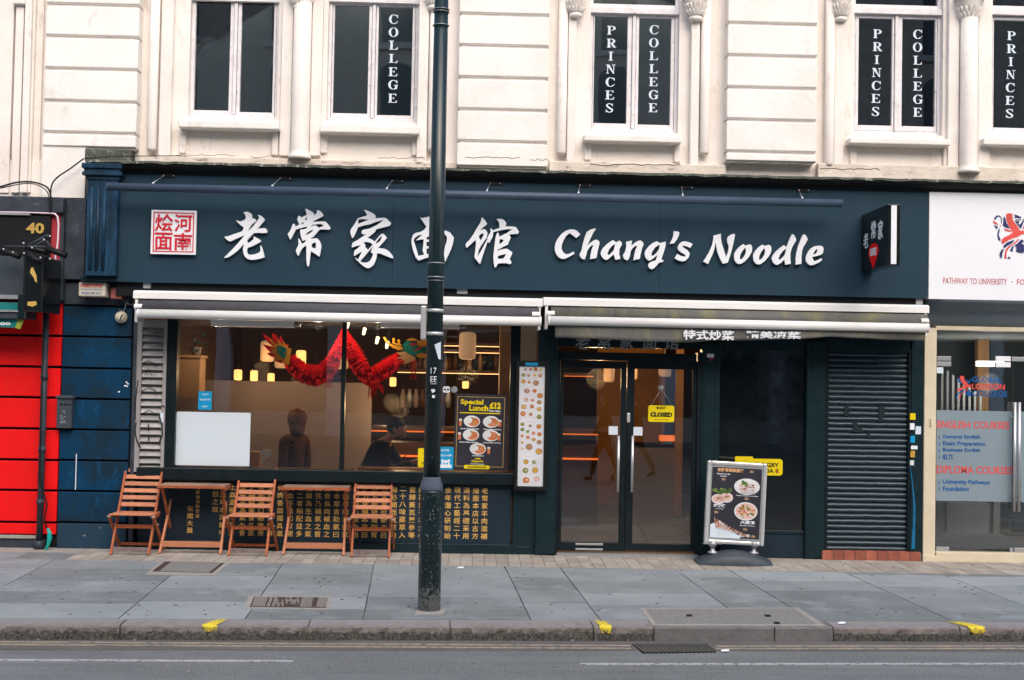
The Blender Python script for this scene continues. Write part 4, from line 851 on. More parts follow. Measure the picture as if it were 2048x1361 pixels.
outline('logo_red', RED[:1] + RED[3:4], tl2, Yg - .0075, .0015, K['redtext'], dl); outline('logo_blue', BLU[3:4] + BLU[6:9] + BLU[10:11], tl2, Yg - .0075, .0015, K['bluetext'], dl)
for (x0, x1, y0, y1, p_, m_) in ((1873, 1901, 713, 722, col, 'galv'), (1873, 1901, 724, 733, dl, 'galv'), (1990, 2020, 713, 723, col, 'white'), (1990, 2020, 725, 735, dl, 'white'), (2022, 2110, 715, 724, col, 'galv'), (1871, 1897, 1094, 1103, dl, 'galv'), (2018, 2025, 1096, 1105, dl, 'galv'), (2027, 2060, 1096, 1105, dr, 'galv')):
    a, b, c, d = BX(x0, y0, x1, y1, Yg); MB().box(a, b, Yg - .02, Yg + .02, c, d).build('patch_fitting', K[m_], p_, bevel=.003)
a, b, c, d = BX(1873, 735, 1886, 747, Yg); tag(MB().box(a, b, Yg - .008, Yg - .0055, c, d).build('sticker', K['paper']), 'small pale blue square sticker below the hinge of the college glass door', 'sticker')
for px, p_ in ((2028, dl), (2037, dr)):
    x = X(px, 915, -.03); mb = MB().tube([(x, -.045, Z(px, 1024, -.045)), (x, -.045, Z(px, 805, -.045))], .017, 12)
    for py in (835, 995): mb.tube([(x, -.045, Z(px, py, -.045)), (x, Yg - .004, Z(px, py, -.045))], .008, 8)
    mb.build('handle', K['chrome'], p_)
x, z = PY(1862, 845, -.045); MB().box(x - .008, x + .008, -.06, -.04, z - .04, z + .04).build('bell_push', K['cream'], col, bevel=.003)
# interior of the college lobby
ix0, ix1 = X(1838, 900, .4), X(2300, 900, .4)
K['lobby'] = MT('lobby_grey_wall', (.20, .215, .22), .8); K['lobbyfloor'] = MT('lobby_floor', (.20, .17, .16), .6); K['lobbywhite'] = MT('lobby_white_paint', (.34, .34, .33), .6); K['carpet'] = MT('stair_carpet', (.04, .05, .055), .95)
lob = thing('college_lobby', 'grey lobby with stairs and white balusters behind the college glass', 'room', ((ix0 + ix1) / 2, 2, 0))
MB().box(ix0, ix1, 3.5, 3.6, 0, zt).build('back_wall', K['lobby'], lob); MB().box(ix0 - .1, ix0, .08, 3.5, 0, zt).build('side_wall', K['lobby'], lob); MB().box(ix1, ix1 + .1, .08, 3.5, 0, zt).build('side_wall', K['lobby'], lob)
MB().box(ix0, ix1, .09, 3.5, 0, .12).build('floor', K['lobbyfloor'], lob); MB().box(ix0, ix1, .09, 3.5, zt, zt + .1).build('ceiling', K['room'], lob)
a, b, c, d = BX(1888, 1005, 1984, 1090, 1.6); MB().box(a, b, 1.5, 1.6, .12, d).build('stair_side', K['lobbywhite'], lob); a2, b2 = X(1984, 1050, 1.5), X(1997, 1050, 1.5); MB().box(a2, b2, 1.45, 1.6, .12, d + .1).build('newel', K['lobbywhite'], lob)
for k in range(8):
    x = X(1882 + k * 11, 800, 2.0); MB().box(x, x + .028, 2.0, 2.03, Z(1920, 824, 2), Z(1920, 735 + k * 8, 2)).build('baluster', K['lobbywhite'], lob)
for k in range(4): a, b = X(1995, 1050, 1.6 + k * .3), X(2120, 1050, 1.6 + k * .3); MB().box(a, b, 1.3 + k * .3, 1.6 + k * .3 + .3, .12 + k * .17, .12 + (k + 1) * .17 + 0).build('step', K['carpet'], lob, bevel=.01)
MB().box(X(1950, 700, 2.5), X(1972, 700, 2.5), 2.4, 2.5, 0, zt).build('wall_pier', K['ply'], lob)
# ================================================================ WINDOWS, DOORS OF THE NOODLE SHOP
def bx(nm, x0, x1, y0, y1, Y0, Y1, mat, par=shop, bev=.004):
    a, b, c, d = BX(x0, y0, x1, y1, Y0); return MB().box(a, b, Y0, Y1, c, d).build(nm, K[mat] if isinstance(mat, str) else mat, par, bevel=bev)
YW = .06
zhead = Z(700, 600, 0)
# plinth, stall riser
rz0, rz1 = Z(650, 1084, .03), Z(650, 966, .03)
MB().box(X(275, 1090, .0), X(1026, 1090, .0), .0, .2, 0, rz0).build('plinth', K['green'], shop, bevel=.004)
rs = MB().box(X(276, 1020, .03), X(1022, 1020, .03), .03, .2, rz0, rz1).build('stall_riser', K['riser'], shop)
MB().box(X(272, 950, -.05), X(1030, 950, -.05), -.05, .2, Z(650, 965, -.05), Z(650, 941, -.05)).build('window_sill', K['green2'], shop, bevel=.008)
MB().box(X(272, 970, -.01), X(1022, 970, 0), -.01, .03, Z(650, 968, 0), Z(650, 965.5, 0)).build('sill_trim', K['green'], shop)
# gold inscription columns
cols = [(969, 975, '老常家羊肉滋補'), (951, 0, '燴面本店以古方'), (932.5, 0, '湯料為基礎采用'), (914, 0, '現代工藝經二十'), (895.5, 0, '余年潛心研制始'), (877, 0, '成湯濃味鮮以當'), (843, 0, '陳補氣子本大心'), (824, 0, '當歸黃芪黨參等'), (805, 0, '二十八味藥草入'), (787, 0, '湯必開而氣草內'), (768, 0, '華本草從新言曰'), (749, 0, '有方壯陽道開胃'), (730, 0, '之力當歸本草曰'), (711, 0, '補口益心氣血也'), (691, 0, '牛肉羊肉滋益氣'), (673, 0, '華本草言助氣曰'), (654, 0, '筋骨長肉補血之'), (636, 0, '黃芪乃補氣之首'), (617, 0, '當歸為生血之氣'), (599, 0, '味二者相配益多'), (580, 0, '調血不虛和胃開'), (560, 0, '骨肉香面獨具滋'), (541, 0, '湯料濃大質細鮮'), (522, 0, '皮筋亮口感嫩滑'), (503, 0, '之特點美食名家'), (485, 0, '黃牛羊為氣血食'), (464, 0, '上血溫補陽強身'), (445, 0, '氣過可本滿補中')]
for px, _, s in cols:
    ys = 976 + (px - 969) * .0152
    if px < 800: ys += .5
    a, b = X(px - 6.6, 1026, .03), X(px + 6.6, 1026, .03)
    text('inscription', list(s), (a, b, Z(px, ys + 103, .03), Z(px, ys, .03)), .0295, K['gold'], rs, vertical=True, bold=.006, depth=.0015, space=1.18)
text('inscription', list('補頹之效'), (X(424, 1000, .03), X(437, 1000, .03), Z(430, 1025, .03), Z(430, 968, .03)), .0295, K['gold'], rs, vertical=True, bold=.006, depth=.0015, space=1.18)
text('inscription', list('有歡食長敬客言'), (X(391, 1010, .03), X(400, 1010, .03), Z(395, 1036, .03), Z(395, 972, .03)), .0295, K['gold'], rs, vertical=True, bold=.006, depth=.0015, space=1.18)
text('inscription', list('宋開大展'), (X(374, 1040, .03), X(386, 1040, .03), Z(380, 1067, .03), Z(380, 1012, .03)), .0295, K['gold'], rs, vertical=True, bold=.006, depth=.0015, space=1.18)
# window frames
bx('frame_post', 331, 352, 600, 941, -.02, .12, 'green2'); bx('frame_post', 682, 690, 600, 941, -.0, .10, 'green2'); bx('frame_post', 1020, 1040, 600, 941, -.02, .12, 'green2')
MB().box(X(272, 610, 0), X(1110, 610, 0), .0, .2, Z(700, 640, 0), zf0 - .02).build('window_head', K['green2'], shop)
MB().box(X(1100, 610, 0), X(1846, 610, 0), .02, .2, Z(1450, 700, 0), zf0 - .02).build('door_head', K['green'], shop)
g1 = bx('window_pane', 352.5, 681.5, 641, 940, YW, YW + .006, 'glass', bev=0); g2 = bx('window_pane', 690.5, 1019.5, 641, 940, YW, YW + .006, 'glass', bev=0)
bx('window_pane', 1041, 1074, 655, 722, YW, YW + .006, 'glass', bev=0); bx('post_panel', 1041, 1075, 722, 965, -.0, .12, 'green')
bx('post_panel', 1026, 1100, 941, 1109, -.01, .12, 'green'); bx('pilaster', 1074, 1113, 640, 1109.5, -.05, .12, 'green')
bx('panel_moulding', 1032, 1060, 1094, 1096, -.016, 0, 'green')
bx('reflection_backing', 1041, 1074, 640, 722, .5, .52, 'stucco_warm', bev=0)  # cream board added behind the pane in place of its reflection
# louvre door
lv = thing('louvre_panel', 'tall grey slatted louvre panel with black graffiti beside the window', 'louvre', (X(301, 935, 0), -.01, Z(301, 945, 0)))
a, b, c, d = BX(271, 640, 331, 945, -.03)
mb = MB(); il, ir = X(281, 790, -.03), X(324, 790, -.03); zt_, zb_ = Z(301, 655, -.03), Z(301, 942, -.03)
mb.box(a, il, -.03, .05, c, d); mb.box(ir, b, -.03, .05, c, d); mb.box(il, ir, -.03, .05, zt_, d); mb.box(il, ir, .045, .05, c, zt_)
mb.build('frame', K['grey'], lv, bevel=.004)
n = 20; pitch = (zt_ - zb_) / n
for k in range(n):
    z = zb_ + k * pitch; MB().prism_yz([(-.025, z + .004), (-.02, z), (.03, z + pitch * .72), (.026, z + pitch * .78)], il + .002, ir - .002).build('slat', K['slatgrey'], lv)
gr = MB()
def graf(mb, pts, r=.006, Y=-.034):
    q = [(*PY(x, y, Y),) for x, y in pts]; mb.tube([(x, Y, z) for x, z in q], r, 5)
graf(gr, [(272, 845), (270, 862), (273, 880), (280, 895)], .007); graf(gr, [(318, 830), (324, 850), (325, 870), (319, 884)], .007); graf(gr, [(297, 848), (297, 862)], .006, -.03); graf(gr, [(298, 872), (297, 882)], .006, -.03)
graf(gr, [(276, 760), (271, 800), (270, 840)], .006); graf(gr, [(323, 810), (329, 815)], .006); graf(gr, [(285, 727), (296, 722), (310, 728)], .004, -.028); graf(gr, [(290, 750), (297, 738), (303, 750), (312, 745)], .004, -.028); graf(gr, [(283, 783), (296, 775), (310, 780), (314, 790)], .004, -.028); graf(gr, [(285, 828), (298, 820), (312, 830)], .004, -.028)
gr.build('graffiti', K['rubber'], lv)
bx('sticker', 320, 327, 826, 845, -.034, -.031, 'paper', lv, 0)
# doors
bx('door_frame', 1108, 1118, 700, 1109, -.03, .12, 'green2'); bx('door_frame', 1393, 1402, 705, 1112, -.03, .12, 'green2'); bx('door_frame', 1118, 1393, 706, 722, -.03, .12, 'green2')
for (x0, x1, gx0_, gx1_, hx) in ((1118.5, 1251, 1125, 1240, 1236.5), (1252, 1392.5, 1267, 1384, 1264.5)):
    a, b, c, d = BX(x0, 722.5, x1, 1102.5, .0); ga, gb, gc, gd = BX(gx0_, 738 + (1 if x0 > 1200 else -1), gx1_, 1085 + (3 if x0 > 1200 else 0), .0)
    mb = MB(); mb.box(a, ga, .0, .05, c, d); mb.box(gb, b, .0, .05, c, d); mb.box(ga, gb, .0, .05, c, gc); mb.box(ga, gb, .0, .05, gd, d)
    dr_ = mb.build('door', K['green2'], shop, bevel=.005)
    MB().box(ga - .004, gb + .004, .022, .028, gc - .004, gd + .004).build('door_pane', K['doorglass'], dr_)
    zh0, zh1 = Z(hx, 985, -.07), Z(hx, 872, -.07); xh = X(hx, 930, -.07)
    h = MB().tube([(xh, -.07, zh0), (xh, -.07, zh1)], .0165, 12)
    for zz in (zh0 + .08, zh1 - .08): h.tube([(xh, -.07, zz), (xh, .0, zz)], .009, 8)
    h.build('handle', K['chrome'], dr_)
    if x0 < 1200:
        xa, xb, zc, zd = BX(1151, 1087, 1206, 1101, -.004)
        mb = MB(); mb.box(xa, xb, -.006, -.001, zd - .022, zd); mb.box(xa, xb, -.006, -.001, zc, zc + .020); mb.build('letter_plate', K['galv'], dr_, bevel=.003)
MB().box(X(1113, 1108, -.05), X(1396, 1108, -.05), -.06, .12, .0, .030).build('threshold', K['galv'], shop)
for (px, py, nm) in ((1226.5, 861, 'white square sticker above the left door handle'), (1276, 862.5, 'white square sticker above the right door handle')):
    a, b, c, d = BX(px - 9, py - 8, px + 9, py + 9, -.003); tag(MB().box(a, b, -.003, -.0005, c, d).build('sticker', K['paper']), nm, 'sticker')
x, z = PY(1257, 836, -.005); MB().box(x - .018, x + .018, -.012, -.0005, z - .05, z + .05).build('lock', K['alu'], shop, bevel=.008)
# faint characters on panel over the door
for i, (ch, px) in enumerate(zip('老常家面馆', (1166, 1210, 1254, 1301, 1345))):
    a, b, c, d = BX(px - 15, 667, px + 15, 700, .018); text('character', ch, (a, b, c, d), .0195, K['galv'], shop, bold=.02, shear=.15, depth=.002)
# closed sign
cl = thing('closed_sign', 'yellow closed sign hanging by a cord from a suction cup on the right door', 'sign', P3(1323, 845, -.02))
a, b, c, d = BX(1296.5, 811.5, 1348.5, 844.5, -.02)
def rrect(a, b, c, d, r, n=4):
    P = []
    for (cx, cz, s) in ((b - r, d - r, 0), (a + r, d - r, 90), (a + r, c + r, 180), (b - r, c + r, 270)):
        P += [(cx + r * math.cos(R(s + 90 * i / n)), cz + r * math.sin(R(s + 90 * i / n))) for i in range(n + 1)]
    return P
MB().prism_xz(rrect(a, b, c, d, .02), -.02, -.016).build('board', K['yellow'], cl)
text('lettering', 'CLOSED', (a + .022, b - .022, c + .055, c + .105), -.0205, K['black'], cl, bold=.05)
text('lettering', 'HUNGRY', ((a + b) / 2 - .02, (a + b) / 2 + .055, d - .022, d - .012), -.0205, K['black'], cl, bold=.03); text('lettering', 'PANDA', ((a + b) / 2 - .02, (a + b) / 2 + .04, d - .038, d - .027), -.0205, K['black'], cl, bold=.03)
MB().disc((a + b) / 2 - .04, d - .026, .012, .013, -.0215, -.02).build('mark', K['black'], cl); MB().box(a + .06, b - .06, -.0215, -.02, c + .022, c + .026).build('rule', K['black'], cl)
x, z = PY(1323, 776, -.0); mb = MB(); mb.tube([(x, .02, z), (x, .005, z), (x, -.01, z)], [.034, .03, .012], 14); mb.build('suction_cup', K['galv'], cl)
mb = MB(); mb.tube([(x, -.012, z - .01), (a + .03, -.018, d)], .0025, 5); mb.tube([(x, -.012, z - .01), (b - .03, -.018, d)], .0025, 5); mb.build('cord', K['galv'], cl)
# pillar, black glazed panel, pillars and shutter
bx('pilaster', 1402, 1438, 686, 1113, -.04, .12, 'green'); bx('moulding', 1406, 1409, 740, 1112, -.046, -.04, 'green'); bx('moulding', 1429, 1432, 740, 1112, -.046, -.04, 'green')
bx('glazed_panel', 1438, 1612, 688, 1062, .03, .05, 'darkglass', bev=0)
bx('lower_panel', 1438, 1612, 1068, 1116, .0, .06, 'riser'); bx('panel_rail', 1438, 1612, 1061, 1068, -.01, .06, 'green'); bx('pilaster', 1612, 1650, 684, 1117, -.04, .12, 'green'); bx('moulding', 1613, 1616, 700, 1115, -.045, -.04, 'green')
bx('shutter_frame', 1822, 1846, 680, 1118, -.02, .12, 'green'); bx('shutter_guide', 1650, 1656, 700, 1103, -.01, .1, 'green2'); bx('shutter_guide', 1816, 1822, 700, 1103, -.01, .1, 'green2')
bx('shutter_head', 1650, 1822, 660, 706, -.0, .12, 'green')
MB().box(X(1396, 1000, .2), X(1850, 1000, .2), .13, .2, 0, zf0).build('back_wall', K['black'], shop)
sx0, sx1 = X(1656, 900, .03), X(1816.5, 900, .03); zt_, zb_ = Z(1736, 704, .03), Z(1736, 1103, .03); n = 37; p = (zt_ - zb_) / n
rnd = random.Random(5); gaps = {10: [(.19, .25), (.62, .70)], 11: [(.19, .25), (.62, .70)], 12: [(.62, .68)], 13: [(.30, .36)], 14: [(.30, .42)], 15: [(.48, .52)]}
K['slatfill'] = MT('shutter_repair_filler', (.012, .020, .026), .6)
for k in range(n):
    z0 = zb_ + k * p; m_ = 14; mb = MB(); prof = [(.045, 0), (.03, .12), (.022, .32), (.02, .5), (.026, .72), (.04, .86), (.046, .99)]
    jit = [rnd.uniform(-.0022, .0022) for _ in range(m_ + 1)]; amp = 1.0 if k > 2 else .4
    for i in range(m_ + 1):
        x = sx0 + (sx1 - sx0) * i / m_
        for (y, f) in prof: mb.v.append((x, y + jit[i] * .6 * (0.2 < f < .9), z0 + p * f + jit[i] * amp))
    q_ = len(prof)
    for i in range(m_):
        for j in range(q_ - 1): mb.face((i * q_ + j, (i + 1) * q_ + j, (i + 1) * q_ + j + 1, i * q_ + j + 1), 0, True)
    sl_ = mb.build('shutter_slat', K['shutter'], shop)
    kt = n - 1 - k
    for (f0, f1) in gaps.get(kt, []): MB().box(sx0 + (sx1 - sx0) * f0, sx0 + (sx1 - sx0) * f1, .017, .03, z0 - .002, z0 + p).build('slat_patch', K['slatfill'], sl_, bevel=.003)
zbk = Z(1740, 1103, -.06)
for k in range(9):
    x0, x1 = X(1644 + k * 22, 1110, -.06), X(1664.5 + k * 22, 1110, -.06); MB().box(x0 + .002, x1 + .004, -.06, .12, 0.0, zbk - .004).build('sill_brick', K['brick'], shop, bevel=.004)
MB().box(X(1644, 1110, -.05), X(1842, 1110, -.05), -.05, .12, 0, zbk - .012).build('sill_bed', K['mortar'], shop)
mb = MB(); mb.v = []
for px, py, w_ in ((1820, 932, 2), (1824, 960, 4), (1827, 990, 6), (1829, 1015, 8), (1828, 1050, 10), (1826, 1098, 14)):
    x, z = PY(px, py, -.022); h = w_ / 186 / 4; mb.v += [(x - h, -.0225, z), (x + h, -.0225, z)]
for i in range(5): mb.face((i * 2, i * 2 + 1, i * 2 + 3, i * 2 + 2))
mb.build('paint_streak', K['bluestreak'], shop)
for (x0, x1, y0, y1, m_, lb) in ((1820, 1831, 827, 840, 'yellow', 'yellow sticker topmost on the shutter frame'), (1820, 1829, 847, 860, 'white', 'pale pink sticker under the yellow one on the shutter frame'), (1831, 1842, 853, 869, 'paper', 'grey printed label at the right edge of the shutter frame'), (1821, 1830, 872, 886, 'cyan', 'blue sticker on the shutter frame'), (1822, 1835, 892, 899, 'white', 'torn white sticker on the shutter frame'), (1821, 1830, 902, 915, 'dish3', 'orange and white torn sticker on the shutter frame'), (1820, 1828, 921, 931, 'dish0', 'pale green sticker lowest on the shutter frame')):
    a, b, c, d = BX(x0, y0, x1, y1, -.022); tag(MB().box(a, b, -.023, -.0205, c, d).build('sticker', K[m_]), lb, 'sticker')
a, b, c, d = BX(1414, 708, 1428, 718, -.042); st = thing('sticker', 'white and red sticker on the green pillar right of the doors', 'sticker', ((a + b) / 2, -.042, c)); MB().box(a, b, -.043, -.0405, c + (d - c) * .25, d).build('label_top', K['white'], st); MB().box(a + .03, b - .01, -.043, -.0405, c - .02, c + (d - c) * .25).build('label_bottom', K['redstrip'], st)
# yellow delivery sign on the black panel (front part hidden by the board)
a, b, c, d = BX(1470, 918, 1565, 951, .015); ys = thing('delivery_sign', 'yellow delivery company sign on the black glazed panel half hidden by the pavement board', 'sign', ((a + b) / 2, .015, c))
MB().prism_xz(rrect(a, b, c, d, .03), .012, .028).build('board', K['yellow'], ys)
MB().prism_xz(rrect(a, X(1506, 920, .015), d - .05, d + .022, .012), .014, .027).build('tab', K['yellow'], ys)
xm = X(1556, 935, .015); text('lettering', 'HUNGRY', (X(1508, 935, .01), xm + .005, Z(1535, 934.5, .01), Z(1535, 926, .01)), .0115, K['black'], ys, bold=.02); text('lettering', 'PANDA', (X(1508, 935, .01), X(1547, 935, .01), Z(1535, 946, .01), Z(1535, 937.5, .01)), .0115, K['black'], ys, bold=.02)
text('lettering', ['熊', '猫'], (X(1551, 940, .01), X(1557, 940, .01), Z(1554, 946, .01), Z(1554, 938, .01)), .0115, K['redstrip'], ys, vertical=True)
# ================================================================ AWNINGS
def awning(lab, px0, px1, ytop, ref, fab, drop, ends):
    # cassette cover, fabric roll, front bar
    Yc, Yb = -.34, -.50
    t = thing('awning', lab, 'awning', ((X(px0, ytop, Yc) + X(px1, ytop, Yc)) / 2, Yc, Z(ref, ytop + 50, Yc)), 'retracted awnings over the shopfront')
    xa, xb = X(px0, ytop, Yc), X(px1, ytop, Yc); z1 = Z(ref, ytop, Yc); z0 = Z(ref, ytop + 15, Yc)
    MB().prism_yz([(-.02, z1 + .03), (Yc + .03, z1 + .008), (Yc, z1 - .012), (Yc, z0), (-.02, z0)], xa, xb).build('cover', K['awnwhite'], t, bevel=.003)
    zf1_, zf0_ = Z(ref, ytop + 16, -.3), Z(ref, ytop + 40, -.44)
    MB().prism_yz([(-.30, zf1_), (-.36, zf1_ - .02), (-.46, zf0_), (-.05, zf0_), (-.05, zf1_)], X(px0 + 14, 620, -.3), X(px1 - 8, 620, -.3), sm=True).build('fabric_roll', K[fab], t)
    xa2, xb2 = X(px0 + 12, 635, Yb), X(px1 - 6, 635, Yb); zt_ = Z(ref, ytop + 36, Yb); zb_ = Z(ref, ytop + 54, Yb); r = (zt_ - zb_) / 2
    cz = (zt_ + zb_) / 2; pr = [(Yb + r * .8, cz - r), (Yb + r * .8, cz + r)] + [(Yb - .01 + r * math.cos(a), cz + r * math.sin(a)) for a in [math.pi / 2 + math.pi * i / 8 for i in range(9)]]
    MB().prism_yz(pr, xa2, xb2, sm=True).build('front_bar', K['awnwhite'], t)
    for x in (xa2 - .014, xb2): MB().prism_yz([(Yb - .01 + (r + .004) * math.cos(a), cz + (r + .004) * math.sin(a)) for a in [2 * math.pi * i / 14 for i in range(14)]], x, x + .014).build('end_cap', K['awnwhite'], t)
    for x, s in ((xa + .02, 1), (xb - .05, -1)):
        mb = MB(); mb.box(x, x + .03, Yc + .01, -.05, cz - .08, z1 - .02); mb.tube([(x + .015, Yc - .06, z0 - .09), (x + .015 + .08 * s, Yc - .06, z0 - .09)], .032, 10); mb.build('arm_bracket', K['awnwhite'], t, bevel=.003)
    return t, cz - r, Yb
aw1, _, _ = awning('plain grey retracted awning over the large window', 266, 1086, 590.5, 675, 'awnfab', 0, 0)
aw2, zvb, Yb = awning('mouldy retracted awning with printed valance over the doors and shutter', 1087, 1859, 604, 1470, 'awnmould', 0, 0)
# valance with soft wave
xa, xb = X(1110, 660, -.49), X(1851, 660, -.49); n = 90; mb = MB()
drops = [(1110, 676), (1180, 678), (1300, 684), (1380, 685), (1440, 681), (1500, 681), (1600, 678), (1660, 674), (1720, 677), (1780, 680), (1851, 682)]
def interp(L, x):
    for (a, b), (c, d) in zip(L, L[1:]):
        if x <= c:
            f = (x - a) / (c - a); f = f * f * (3 - 2 * f); return b + (d - b) * f
    return L[-1][1]
def vy(x): return -.49 + .018 * math.sin(x * 3.1) + .008 * math.sin(x * 9)
rowsv = 5
for k in range(n + 1):
    x = xa + (xb - xa) * k / n; px = 1110 + 741 * k / n; zb2 = Z(px, interp(drops, px), -.49)
    for r_ in range(rowsv):
        f = r_ / (rowsv - 1); mb.v.append((x, -.49 + (vy(x) + .49) * f, zvb + .01 + (zb2 - zvb - .01) * f))
for k in range(n):
    for r_ in range(rowsv - 1): mb.face((k * rowsv + r_, (k + 1) * rowsv + r_, (k + 1) * rowsv + r_ + 1, k * rowsv + r_ + 1), 0, True)
val = mb.build('valance', K['awnmould'], aw2); so_ = val.modifiers.new('thick', 'SOLIDIFY'); so_.thickness = .003
def vxf(p): x, y, z = p; return (x, min(-.49, vy(x)) - .02 + (y + .49), z)
for s, x0, x1, y0, y1 in (('特式炒菜', 1366, 1468, 661, 681), ('精美凉菜', 1491, 1600, 663, 678)):
    a, b, c, d = BX(x0, y0, x1, y1, -.49); text('lettering', s, (a, b, c, d), -.49, K['white'], aw2, bold=.025, depth=.002, xf=vxf)
# small clips in the soffit gap
for (x0, x1, y0, y1) in ((286, 301, 565, 577), (914, 935, 577, 588), (1832, 1846, 597, 610)):
    a, b, c, d = BX(x0, y0, x1, y1, -.22); MB().box(a, b, -.22, -.15, c, d).build('awning_bracket', K['galv'], shop, bevel=.004)
# fluorescent fittings under the awning, hung just inside the window head
for (x0, x1, y0, y1, lb) in ((421, 600, 643, 656, 'white tube light fitting at the head of the left window'), (760, 932, 647, 659, 'white tube light fitting at the head of the right window behind the lamp post')):
    a, b, c, d = BX(x0, y0, x1, y1, -.14); t = thing('tube_light', lb, 'light', ((a + b) / 2, -.1, c), 'tube lights at the window head')
    MB().box(a, b - .07, -.14, -.06, c + .01, d + .02).build('housing', K['awnwhite'], t, bevel=.006); MB().tube([(b - .07, -.10, (c + d) / 2), (b, -.10, (c + d) / 2)], .018, 10).build('tube_end', K['galv'], t)
# ================================================================ MENU BOARD
mn = thing('menu_board', 'tall framed menu board with rows of dish photographs between window and doors', 'menu board', (X(1062, 980, -.1), -.1, Z(1062, 980, -.1)))
a, b, c, d = BX(1030, 724, 1096, 982, -.10); pa, pb, pc, pd = BX(1037, 733, 1088, 973, -.10)
mb = MB(); mb.box(a, pa, -.12, -.02, c, d); mb.box(pb, b, -.12, -.02, c, d); mb.box(pa, pb, -.12, -.02, c, pc); mb.box(pa, pb, -.12, -.02, pd, d); mb.build('frame', K['black'], mn, bevel=.008)
MB().box(pa, pb, -.10, -.06, pc, pd).build('menu_sheet', K['menuwhite'], mn)
x0_, x1_, z0_, z1_ = BX(1051, 726, 1076, 731.5, -.125); MB().box(x0_, x1_, -.124, -.118, z0_, z1_).build('blue_tag', K['cyan'], mn)
km = 420 / 1588.
dishes = [(192,376,14,5),(232,374,13,1),(270,376,17,1),(308,378,14,3),(178,418,15,4),(216,422,12,5),(262,420,14,3),(304,422,16,1),(176,466,18,3),(220,472,16,1),(272,478,24,5),(203,538,22,5),(262,538,21,1),(302,574,24,2),(196,604,19,6),(248,608,17,1),(296,624,19,5),(180,658,21,3),(242,656,20,1),(296,676,19,3),(174,710,22,2),(232,715,19,5),(296,735,20,4),(170,790,16,4),(228,802,16,5),(294,808,20,1),(170,830,16,4),(210,845,17,4),(254,858,14,2),(298,866,18,1),(168,878,16,1),(210,890,15,2),(254,906,16,3),(168,928,14,3),(296,926,20,5),(220,962,27,5),(168,975,14,6),(294,996,27,3),(196,1074,21,3),(258,1076,21,4),(192,1140,24,4),(266,1138,25,3),(197,1213,32,1),(278,1204,21,6)]
mats = [K['dish0'], K['dish1'], K['dish2'], K['dish3'], K['dish4'], K['dish5'], K['dish6']]; mb = MB(); rnd = random.Random(2)
for i, (zx, zy, r, mi) in enumerate(dishes):
    x, z = PY(1000 + zx * km, 640 + zy * km, -.10); rr = r * km / 190
    mb.disc(x, z, rr, rr * .92, -.1010, -.0995, 5 if i % 3 else 0, 12); mb.disc(x, z, rr * .82, rr * .74, -.1016, -.1011, mi, 10)
    mb.disc(x + rr * .2, z + rr * .1, rr * .35, rr * .3, -.1021, -.1017, rnd.choice((1, 2, 3, 4, 6)), 6)
for i in range(26):
    zz = pc + (pd - pc) * (.03 + .94 * i / 26); mb.box(pa + .04 + rnd.random() * .05, pa + .09 + rnd.random() * .12, -.1008, -.0998, zz, zz + .004, 6)
mb.build('dish_photographs', mats, mn)
# ================================================================ POSTER
def dish(mb, x, z, r, Y, rnd, mi=1):
    mb.disc(x, z, r, r * .72, Y - .001, Y + .001, 0, 18); mb.disc(x + r * .18, z - r * .05, r * .72, r * .52, Y - .0016, Y - .0011, mi, 14)
    for _ in range(16):
        a, q = rnd.uniform(0, 6.28), rnd.random() ** .5 * .55; mb.disc(x + r * (.22 + q * math.cos(a)), z + r * (-.05 + q * .7 * math.sin(a)), r * .12, r * .07, Y - .0021, Y - .0017, rnd.choice((1, 2, 3, mi, 6)), 6)
    mb.disc(x - r * .38, z + r * .12, r * .44, r * .38, Y - .0027, Y - .0022, 0, 14)
    mb.disc(x - r * .02, z + r * .42, r * .16, r * .08, Y - .0031, Y - .0028, 4, 6)
YP = .045
po = thing('lunch_poster', 'charcoal lunch offer poster with five dish photographs inside the right window', 'poster', (X(960, 942, YP), YP, Z(960, 942, YP)), ry=R(.6))
a, b, c, d = BX(908, 789, 1012, 941, YP)
MB().box(a, b, YP, YP + .008, c, d).build('sheet', K['print_dark'], po)
W_, H_ = b - a, d - c
def pp(u, v): return a + u * W_, c + (1 - v) * H_
mb = MB(); x0_, z0_ = pp(.04, .955); x1_, z1_ = pp(.955, .035); frame(mb, x0_, x1_, z0_, z1_, .005, YP - .001, YP + .001); mb.build('border_line', K['gold2'], po)
def pt(s, u0, v0, u1, v1, m_='yellow', bold=.04): p, q = pp(u0, v1), pp(u1, v0); return text('lettering', s, (p[0], q[0], p[1], q[1]), YP - .0005, K[m_], po, bold=bold, depth=.001)
pt('Special', .10, .07, .54, .155); pt('Lunch', .27, .145, .64, .22); pt('£12', .66, .10, .88, .19, bold=.06); pt('Free Cake', .66, .20, .87, .228, 'white', .03)
mb = MB(); p, q = pp(.09, .255), pp(.87, .243); mb.box(p[0], q[0], YP - .001, YP + .001, p[1], q[1]); mb.build('rule', K['yellow'], po)
mb = MB(); rnd = random.Random(4)
for (u, v, g) in ((.33, .36, .11), (.70, .36, .87), (.32, .54, .10), (.70, .54, .86), (.46, .72, .67)):
    x, z = pp(u, v); dish(mb, x, z, .088, YP - .001, rnd, 2)
    gx, gz = pp(g, v + .02); mb.box(gx - .014, gx + .014, YP - .003, YP - .001, gz - .035, gz + .025, 2); mb.box(gx - .015, gx + .015, YP - .004, YP - .002, gz + .02, gz + .04, 0)
mb.build('dish_photographs', mats, po)
for (u0, u1, v) in ((.11, .47, .448), (.56, .90, .448), (.10, .46, .625), (.56, .90, .625), (.36, .58, .80)): pt('Stewed Meat with Rice', u0, v, u1, v + .018, 'white', .02)
